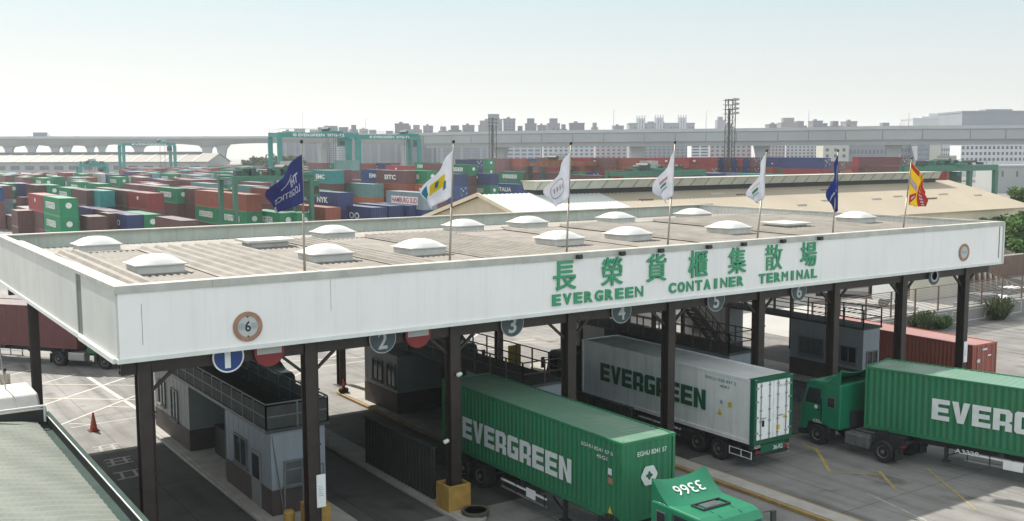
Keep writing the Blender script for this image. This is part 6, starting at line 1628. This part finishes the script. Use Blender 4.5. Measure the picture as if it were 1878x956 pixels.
# ------------------------------------------------------------------ right: wall, fence, ramp, trees
wl = empty('boundary_wall', (58.0, 47.6, 0), 0, 'low grey boundary wall with outlined panels at the right', 'wall')
m = MB(); m.box((0, 0, 0), (60, .25, 1.25), 'wall_grey'); m.build('wall_body', wl)
m = MB(); m.box((0, -.04, 1.25), (60, .29, 1.33), 'flashing'); m.build('coping', wl)
m = MB()
for i in range(11):
    x = .6+i*5.4
    for (a, c) in (((x, .2), (x+4.6, .2)), ((x, 1.1), (x+4.6, 1.1)), ((x, .2), (x, 1.1)), ((x+4.6, .2), (x+4.6, 1.1))): m.bar((a[0], -.012, a[1]), (c[0], -.012, c[1]), .03, .05, 'trim_white', up=(0, 1, 0))
m.build('panel_outline', wl)
fn = empty('mesh_fence', (58.0, 47.72, 1.33), 0, 'tall translucent brown mesh fence on top of the boundary wall', 'fence')
for i in range(21): m = MB(); m.box((i*3-.05, -.05, 0), (i*3+.05, .05, 2.0), 'fence_brown'); m.build('stake', fn)
m = MB()
for z in (.05, .95, 1.95): m.box((0, -.03, z), (60, .03, z+.05), 'fence_brown')
m.build('rail', fn)
# the mesh is real thin slats with gaps
m = MB()
for i in range(20):
    for j in range(15): m.box((i*3+.06, -.008, .12+j*.12), (i*3+2.94, .008, .12+j*.12+.05), 'screen_mesh')
m.build('screen', fn)
rp = MB(); rp.quad((60, 49.5, .008), (140, 49.5, .008), (140, 66, .008), (60, 66, .008), 'ramp_concrete'); tag(rp.build('yard_pavement'), kind='structure')
# sloping parapet with buttresses
P1 = surv(1768, 478, Y=57.5); P2 = surv(1905, 540, Y=57.5)
pr_ = empty('ramp_parapet', (P1.x, 57.5, 0), 0, 'cream ramp parapet with dark buttresses falling to the right', 'wall')
dx = P2.x-P1.x; zA, zB = P1.z, P2.z
m = MB(); m.prism([(-8, 0, 0), (dx, 0, 0), (dx, 0, zB), (0, 0, zA), (-8, 0, zA+.8)], (0, .3, 0), 'cream_wall'); m.build('wall_body', pr_)
m = MB(); m.bar((-8, .15, zA+.8), (0, .15, zA), .4, .2, 'fence_brown'); m.bar((0, .15, zA), (dx, .15, zB), .4, .2, 'fence_brown'); m.build('coping', pr_)
n = 14
for i in range(n):
    m = MB(); t = i/n; x = dx*t; z = zA+(zB-zA)*t-.12
    m.prism([(x, 0, 0), (x, -.6, 0), (x, -.15, z), (x, 0, z)], (.22, 0, 0), 'fence_brown'); m.build('buttress', pr_)
bw = empty('brown_wall', (P1.x+1.5, 62, 0), 0, 'upper brown sheet wall below the trees at the right', 'wall')
zz = surv(1842, 470, Y=62).z
m = MB(); m.corr((0, -.012, 0), (45, -.012, 0), (0, 0, zz), (0, -1, 0), .6, .06, 'fence_brown'); m.box((0, .0, 0), (45, .1, zz-.02), 'fence_brown'); m.build('sheet', bw)
m = MB(); m.box((-.1, -.1, zz), (45.1, .15, zz+.1), 'flashing'); m.build('coping', bw)
# vehicles by the wall
def car(p, rz, paint, lb):
    o = empty('parked_car', p, rz, lb, 'car')
    m = MB(); m.prism([(-2.2, -.88, .28), (2.15, -.88, .28), (2.25, -.88, .7), (1.3, -.88, .95), (-2.1, -.88, 1.0), (-2.25, -.88, .7)], (0, 1.76, 0), paint); m.build('body', o, bevel=.1)
    m = MB(); m.prism([(1.2, -.8, .94), (.45, -.7, 1.45), (-1.3, -.7, 1.48), (-1.95, -.8, .98)], (0, 1.55, 0), 'glass'); m.build('window', o, bevel=.04)
    m = MB(); m.box((-1.25, -.72, 1.455), (.4, .83, 1.52), paint); m.build('roof', o, bevel=.03)
    for x in (-1.35, 1.35):
        for s in (-1, 1): wheel(o, x, s*.88, .33, .2, 1) if False else None
    for x in (-1.35, 1.35):
        for s in (-1, 1):
            m = MB(); m.lathe([(-.18, .24), (-.18, .32), (.0, .33), (.02, .22)], (x, s*.86, .33), (0, s, 0), 'rubber', 18); w_ = m.build('wheel', o)
            m = MB(); m.lathe([(0, .21), (.012, .2), (.02, .05)], (x, s*.87, .33), (0, s, 0), 'metal_grey', 14); m.build('rim', w_)
    m = MB()
    for s in (-1, 1): m.box((2.16, s*.62-.16, .62), (2.26, s*.62+.16, .76), 'glass_pale')
    m.build('headlamp', o); return o
p = surv(1848, 545, Y=51.5); car((p.x, 51.5, .01), math.radians(178), 'white_paint', 'white car parked behind the mesh fence at the right edge')
p = surv(1795, 556, Y=50.6); car((p.x, 50.6, .01), math.radians(172), 'metal_grey', 'silver car parked behind the mesh fence left of the white car')
def parked_truck(u, v, Y, rz, lb):
    p = surv(u, v, Y=Y); o = empty('parked_truck', (p.x, Y, .01), rz, lb, 'truck', 'trucks parked beyond the fence')
    m = MB(); m.prism([(-1.15, 0, .75), (-1.15, 1.9, .75), (-1.15, 1.9, 1.5), (-1.15, 1.55, 2.5), (-1.15, 0, 2.5)], (2.3, 0, 0), 'white_paint'); m.build('cab', o, bevel=.06)
    m = MB(); m.prism([(-1.0, 1.93, 1.55), (1.0, 1.93, 1.55), (.95, 1.6, 2.4), (-.95, 1.6, 2.4)], (0, .02, .005), 'glass'); m.build('windscreen', o)
    m = MB(); m.box((-1.0, 1.9, .45), (1.0, 2.0, .75), 'cab_dark'); m.build('bumper', o)
    m = MB(); m.box((-.45, -5, .6), (.45, 0, .8), 'frame_dark'); m.box((-1.15, -5.2, .95), (1.15, -.15, 1.05), 'frame_dark'); m.box((-1.15, -.3, 1.05), (1.15, -.15, 2.3), 'frame_dark'); m.build('flatbed', o)
    for y in (1.0, -3.6):
        for s in (-1, 1): wheel(o, s*1.1, y, .45, .26, s)
    return o
parked_truck(1602, 526, 58, math.radians(-150), 'white cabbed flatbed truck parked beyond the fence under the fascia'); parked_truck(1700, 507, 59.5, math.radians(-100), 'flatbed truck half hidden beneath the right end of the fascia')
# plants
_LC = {}
def leaf_cloud(m, c, r, n, size, mt, flat=.75):
    c = Vector(c)
    for _ in range(n):
        d = Vector((random.gauss(0, 1), random.gauss(0, 1), random.gauss(0, 1)*flat)).normalized()*(random.random()**.45)
        p = c+Vector((d.x*r[0], d.y*r[1], d.z*r[2])); s = size*random.uniform(.6, 1.4)
        a = Vector((random.gauss(0, 1), random.gauss(0, 1), random.gauss(0, .6))).normalized(); b = a.cross(Vector((random.gauss(0, 1), random.gauss(0, 1), random.gauss(0, 1)))).normalized()
        m.raw([p-a*s, p+b*s*.45, p+a*s, p-b*s*.45], [(0, 1, 2, 3)], mt)
def tree(p, h, r, lb, seed, mt=('leaf', 'leaf_dark'), n=2600, name='leafy_tree', group=None, size=.3):
    random.seed(seed)
    o = empty(name, p, random.random()*6, lb, 'tree', group)
    m = MB(); prev = Vector((0, 0, 0)); rad = h*.03; tops = []
    for k in range(4):
        nx_ = prev+Vector((random.uniform(-.2, .2), random.uniform(-.2, .2), h*.14)); m.tube(prev, nx_, rad, 'bark', 8, rad*.85); prev = nx_; rad *= .85
    for k in range(7):
        a = 2*PI*k/7+random.random(); e = prev+Vector((math.cos(a)*r*.6, math.sin(a)*r*.6, h*random.uniform(.08, .34))); m.tube(prev, e, rad*.7, 'bark', 6, rad*.25); tops.append(e)
    m.build('trunk', o)
    m = MB(); tops += [prev+Vector((0, 0, h*.32)), prev+Vector((0, 0, h*.18))]
    for i, t in enumerate(tops):
        for q in range(3):
            c = t+Vector((random.uniform(-.3, .3)*r, random.uniform(-.3, .3)*r, random.uniform(-.12, .12)*h)); rr = r*random.uniform(.22, .42)
            leaf_cloud(m, c, (rr, rr, rr*.7), n//27, size, mt[0] if (i+q) % 3 else mt[1])
    m.build('crown', o); return o
for i, (u, v, Y, h, r, lb) in enumerate(((1864, 418, 66, 6.9, 4.3, 'leafy green tree just right of the canopy end'), (1925, 390, 78, 8.6, 5, 'taller leafy green tree behind at the right edge'), (1868, 452, 64.5, 5.0, 3.8, 'low leafy green tree above the brown wall'))):
    p = surv(u, v, Y=Y); tree((p.x, Y, 0), h, r, lb, 31+i, size=.3, n=6500)
for i, (u, D, h, r) in enumerate(((470, 520, 9, 7), (492, 500, 8.5, 6), (515, 510, 9.5, 7), (545, 540, 9, 7))):
    p = surv(u, 295, D=D); tree((p.x, p.y, 0), h+2.5, r, ['dark hazy tree left of the teal crane leg', 'rounded hazy tree behind the left teal crane leg', 'broad hazy tree below the left lettered crane', 'hazy tree right of the navy flag top'][i], 61+i, ('leaf_dark', 'leaf_dark'), 900, size=.9)
def shrub(u, v, Y, r, h, lb, seed, mt='leaf_dry'):
    random.seed(seed); p = surv(u, v, Y=Y); o = empty('grassy_shrub', (p.x, Y, 0), 0, lb, 'shrub', 'shrubs along the wall')
    m = MB()
    for _ in range(300):
        a = random.random()*2*PI; q = random.random()**.5*r*.5; L = h*random.uniform(.35, 1.1); out = random.uniform(.3, 1.35)*r
        b0 = Vector((math.cos(a)*q, math.sin(a)*q*.5, 0)); t_ = b0+Vector((math.cos(a)*out, math.sin(a)*out*.5, L)); e = t_+Vector((math.cos(a)*out*.4, math.sin(a)*out*.2, -L*.25)); w = Vector((-math.sin(a), math.cos(a), 0))*.035
        m.raw([b0-w, b0+w, t_+w, t_-w, e], [(0, 1, 2, 3), (3, 2, 4)], mt if random.random() < .6 else 'leaf_dark')
    m.build('foliage', o)
shrub(1692, 600, 47.0, .95, 1.5, 'grassy shrub against the boundary wall near the last post', 5); shrub(1728, 604, 47.1, .8, .9, 'low dark green shrub between the two last posts', 6, 'leaf'); shrub(1833, 590, 46.9, 1.1, 1.7, 'taller grassy shrub against the boundary wall at the right', 7)

# ------------------------------------------------------------------ keep the yard containers the photograph shows, with what carries them
VIS = [2,229,292,17,67,135,0,17,51,174,39,33,26,0,0,0,0,23,37,0,0,0,1,51,0,40,0,1,0,0,77,0,0,0,0,47,0,4,136,0,0,60,0,0,0,10,154,5,74,0,184,0,182,0,32,0,101,0,48,267,0,24,104,0,0,23,0,87,0,109,156,0,0,55,0,0,41,1,68,83,0,0,16,0,0,18,0,0,0,188,0,158,213,19,142,159,0,0,48,0,29,72,0,150,0,58,0,163,0,35,223,0,5,3,0,0,6,0,214,0,77,0,117,0,71,207,0,0,0,57,265,0,0,0,0,0,11,2,45,21,0,0,0,0,0,0,0,0,1,0,0,30,120,0,0,12,93,0,5,89,244,0,0,2,109,0,0,8,60,0,0,71,192,0,83,115,36,79,77,0,10,124,0,3,10,0,107,0,0,64,0,0,31,0,0,22,0,0,61,0,0,0,70,0,0,0,17,0,0,0,54,0,0,0,42,0,0,0,12,0,0,0,77,0,0,0,49,0,0,0,83,0,30,39,142,0,0,9,79,0,0,28,72,0,0,46,80,0,0,40,83,0,0,12,21,0,0,0,0,0,0,0,36,32,0,0,0,48,54,0,0,3,65,111,0,0,9,23,110,0,0,4,5,69,0,0,0,14,94,0,0,0,54,151,0,0,0,5,9,0,0,0,20,36,0,0,0,15,27,0,0,0,20,36,0,0,0,15,28,0,0,0,20,35,0,0,0,37,63,0,0,0,30,43,0,0,0,0,0,0,0,0,18,27,0,0,0,12,22,0,0,0,153,296,0,0,0,24,58,0,0,0,0,5,0,0,0,15,232,0,0,0,0,0,0,16,48,0,0,12,28,0,0,0,127,0,0,0,1,0,0,16,13,0,0,0,0,0,0,0,0,35,0,0,37,0,0,1,0,0,23,0,0,41,0,0,0,0,15,0,0,47,0,0,0,0,0,0,22,0,43,55,0,0,0,0,51,0,0,0,0,0,0,0,20,0,0,0,0,0,0,0,0,0,0,0,47,0,0,0,0,0,52,0,0,0,50,0,0,18,0,0,15,0,0,0,0,0,0,0,0,11,0,0,0,0,0,0,14,0,0,0,13,0,0,9,0,0,0,0,0,0,0,0,0,0,0,0,0,40,0,0,0,0,0,0,0,0,0,0,52,0,0,26,0,0,22,0,8,78,0,0,16,0,0,24,0,0,12,20,0,0,1,0,0,0,0,0,47,0,0,0,0,48,0,0,0,0,0,0,0,0,0,15,0,0,10,0,0,0,0,1,0,0,0,0,0,10,0,0,0,0,20,0,0,19,0,0,37,0,0,5,0,0,0,0,15,0,0,6,0,0,1,0,0,1,0,0,49,0,0,0,0,16,0,0,0,0,22,0,1,39,0,0,0,0,23,0,0,6,0,0,0,0,13,0,0,27,0,0,2,0,0,0,0,0,0,0,9,0,0,8,0,0,1,0,0,5,0,0,9,0,0,9,0,0,5,0,0,11,0,0,0,0,14,0,0,9,0,0,8,0,0,0,0,4,0,0,0,0,1,0,0,0,0,0,0,0,0,0,0,5,0,0,6,0,0,0,0,10,0,5,33,0,0,8,0,0,0,0,29,0,0,2,0,0,0,0,0,7,0,0,8,0,0,9,0,0,0,0,0,0,0,1,11,0,0,0,0,0,0,0,0,0,0,0,5,0,0,0,0,0,0,0,0,0,0,0,0,0,0,0,0,0,0,0,0,3,0,0,0,0,0,0,0,0,0,0,0,0,0,0,0,0,0,0,0,0,11,0,0,6,0,0,4,0,0,12,0,0,3,0,0,9,0,0,0,0,0,0,0,0,0,2,0,0,0,0,0,0,0,0,0,0,0,3,0,0,0,0,0,0,0,0,0,0,0,0,0,0,0,0,3,0,0,6,0,0,0,0,0,0,0,0,0,0,0,0,0,0,0,0,0,8,0,0,9,0,0,7,0,0,1,0,0,11,0,0,5,0,0,4,0,0,0,0,0,0,0,0,0,0,0,0,0,0,0,0,0,0,0,0,0,0,0,0,0,0,0,0,0,0,0,0,0,0,0,0,0,0,0,16,0,0,5,0,0,0,0,0,0,0,0,0,6,0,0,0,0,2,0,0,0,0,0,0,0,0,0,0,0,0,0,0,0,0,0,0,0,0,0,0,0,0,0,0,0,0,0,0,0,0,0,0,0,0,0,0,0,0,0,0,0,0,0,0,0,0,0,0,0,0,0,0,11,0,0,9,0,0,0,0,14,0,0,7,0,0,5,0,0,3,0,0,0,0,0,0,0,0,0,0,0,0,0,0,0,0,0,0,0,0,1,0,0,0,0,0,0,0,0,0,0,0,0,0,0,0,0,0,0,0,0,0,0,0,0,0,0,0,5,0,0,0,0,0,9,0,0,7,0,0,1,0,0,9,0,0,5,0,0,6,0,0,3,0,0,0,0,0,5,0,0,0,0,0,0,0,0,0,0,0,0,0,0,0,0,0,0,0,0,2,0,0,0,0,0,0,0,0,0,0,0,0,0,0,0,0,0,0,0,0,0,0,0,0,3,0,0,0,0,0,0,0,0,0,0,0,0,5,0,0,0,0,0,3,0,0,6,0,0,3,0,0,0,0,0,0,0,0,0,0,0,0,0,0,2,0,0,5,0,0,9,0,0,0,0,0,0,0,0,0,0,0,0,0,0,0,0,0,0,3,0,0,0,0,0,0,0,0,0,0,0,1,0,0,9,0,0,2,0,0,3,0,0,1,0,0,1,0,0,8,0,0,6,0,0,1,0,0,0,0,0,0,0,0,9,0,0,3,0,0,0,0,0,4,0,0,1,0,0,0,0,0,0,0,0,0,0,0,0,0,0,0,0,0,0,0,0,0,0,0,0,0,0,1,0,0,0,0,0,0,0,0,0,0,0,4,0,1,0,0,0,0,0,0,0,0,0,0,0,4,0,0,2,0,0,2,0,0,4,0,0,5,0,0,0,0,0,0,0,0,0,0,0,0,0,0,0,0,0,0,0,0,0,0,0,0,0,0,0,0,0,0,0,0,0,0,2,0,0,0,1,0,0,0,1,0,0,0,0,0,0,5,0,0,0,0,0,0,0,0,0,0,0,0,0,0,4,0,0,0,0,0,1,0,0,7,0,0,8,0,0,0,0,0,0,0,2,0,10,0,0,0,0,0,0,0,0,0,3,0,0,0,0,0,0,0,0,0,0,0,0,0,0,0,0,0,0,0,0,8,0,0,7,0,0,0,0,0,0,0,0,0,0,0,0,0,0,0,0,0,0,0,3,0,1,0,0,0,0,0,1,0,4,0,3,0,0,0,0,0,0,0,0,0,0,0,0,0,0,0,0,0,0,0,1,0,0,0,0,0,0,0,0,0,0,0,0,0,0,0,0,0,0,0,0,0,0,0,0,0,5,0,4,0,4,0,0,0,0,0,0,0,0,0,0,0,0,0,0,0,0,0,0,0,0,0,0,0,0,0,0,0,0,1,0,0,0,0,0,1,0,0,4,0,0,3,0,0,0,0,0,0,0,1,0,0,0,0,0,0,0,0,0,0,0,0,0,0,0,0,0,0,0,0,0,0,0,0,0,0,0,0,0,0,0,0,0,4,0,0,0,0,0,0,0,0,0,0,0,0,0,0,0,0,0,0,0,0,0,0,0,0,0,0,0,0,0,0,0,0,0,0,0,0,0,0,0,0,0,0,0,0,4,0,0,1,0,0,0,0,0,0,0,0,0,0,0,0,0,0,0,0,0,0,0,0,0,0,0,0,0,0,0,0,0,0,0,0,0,0,0,0,0]
hits = {e[0].name: VIS[i] for i, e in enumerate(YARD)}
by_stack = {}
for e in YARD: by_stack.setdefault((round(e[6], 2), round(e[7], 2)), []).append(e)
keep = []; drop = []
for st_ in by_stack.values():
    top_seen = max([e[4] for e in st_ if hits.get(e[0].name, 0) >= 1] or [-1])
    for e in st_: (keep if e[4] <= top_seen else drop).append(e)
seen = [e for e in keep if hits.get(e[0].name, 0)]; unseen = [e for e in keep if not hits.get(e[0].name, 0)]
seen.sort(key=lambda e: -hits[e[0].name]); small = seen[288:]; seen = seen[:288]; unseen += small; smalln = {e[0].name for e in small}
for e in drop:
    for ch in list(e[0].children): bpy.data.objects.remove(ch)
    bpy.data.objects.remove(e[0])
# hidden carriers: merged into one supporting mass so that nothing floats
hid = MB(); PM = {}
for e in unseen:
    o = e[0]; L = e[3]; x, y, z = o.location; H = max(v.co.z for v in o.data.vertices)
    hid.box((x-1.2, y-L/2+.02, z+.01), (x+1.2, y+L/2-.02, z+H-.01), PM[e[1]] if e[1] in PM else PM.setdefault(e[1], mat('stacked_paint_'+e[1], PAL[e[1]], .5, .12, 1.1)))
    for ch in list(o.children): bpy.data.objects.remove(ch)
    bpy.data.objects.remove(o)
if hid.v: tag(hid.build('lower_containers'), 'lower and farthest containers of the yard stacks', 'containers', None, 'stuff')
print('YARD seen', len(seen), 'hidden', len(unseen), 'dropped', len(drop))
# labels
def yl(e):
    o, col, logo, L, n, N, x, y = e
    u, v, D = proj((x, y, o.location.z+2.5))
    size = 'short ' if L < 8 else ''
    word = {'eg': ' with white lettering', 'hs': ' with red lettered white panel', 'kl': ' with big white lettering', 'boat': ' with a white ship emblem', 'doors': ' showing marked doors', None: '', 'mk': ' with small white mark'}.get(logo, ' with white lettering')
    tier = ' alone on the ground' if N == 1 else ' topping a stack' if n == N-1 else ' at the foot of a stack' if n == 0 else ' mid stack'
    zone = ', front left' if D < 190 and u < 560 else ', front centre' if D < 190 else ', middle rows' if D < 270 and u < 860 else ', far rows left' if u < 480 else ', far rows centre' if u < 860 else ', behind the ventilator'
    return size+CW[col]+' container'+word+tier+zone
groups = {}
for e in seen: groups.setdefault(yl(e), []).append(e)
ORD = ['first', 'second', 'third', 'fourth', 'fifth', 'sixth', 'seventh', 'eighth', 'ninth', 'tenth', 'eleventh', 'twelfth', 'thirteenth', 'fourteenth', 'fifteenth', 'sixteenth', 'seventeenth', 'eighteenth', 'nineteenth', 'twentieth']
def relabel(groups, pos, setl0):
    def setl(e, s):
        if len(s.replace(',', ' ').split()) > 16: print('LONG', s); s = s.replace(' with red lettered white panel', ' with red lettering').replace(' showing marked doors', ' showing doors').replace(' container', ' box', 1)
        setl0(e, s)
    for lb, es in groups.items():
        if len(es) == 1: setl(es[0], lb); continue
        es.sort(key=pos)
        for i, e in enumerate(es):
            setl(e, lb+(', leftmost' if i == 0 else ', rightmost' if i == len(es)-1 else ', %s from left' % ORD[min(i, 19)]))
relabel(groups, lambda e: proj(e[0].location)[0], lambda e, s: e[0].__setitem__('label', s))
tg = {}
for o in C.objects:
    lb = o.get('label')
    if lb and str(lb).startswith('@'): tg.setdefault(lb[1:], []).append(o)
relabel(tg, lambda o: proj(o.location)[0], lambda o, s: o.__setitem__('label', s))

# ------------------------------------------------------------------ haze
hm = bpy.data.materials.new('haze_air'); hm.use_nodes = True
t = hm.node_tree; t.nodes.remove(t.nodes['Principled BSDF'])
pv = t.nodes.new('ShaderNodeVolumePrincipled'); pv.inputs['Density'].default_value = 0.0002; pv.inputs['Color'].default_value = (.93, .96, 1, 1); pv.inputs['Anisotropy'].default_value = .3
t.links.new(pv.outputs['Volume'], t.nodes['Material Output'].inputs['Volume'])
hb = MB(); hb.box((-2600, -650, -1), (2600, 2600, 95), hm); ho = hb.build('haze'); tag(ho, kind='stuff')
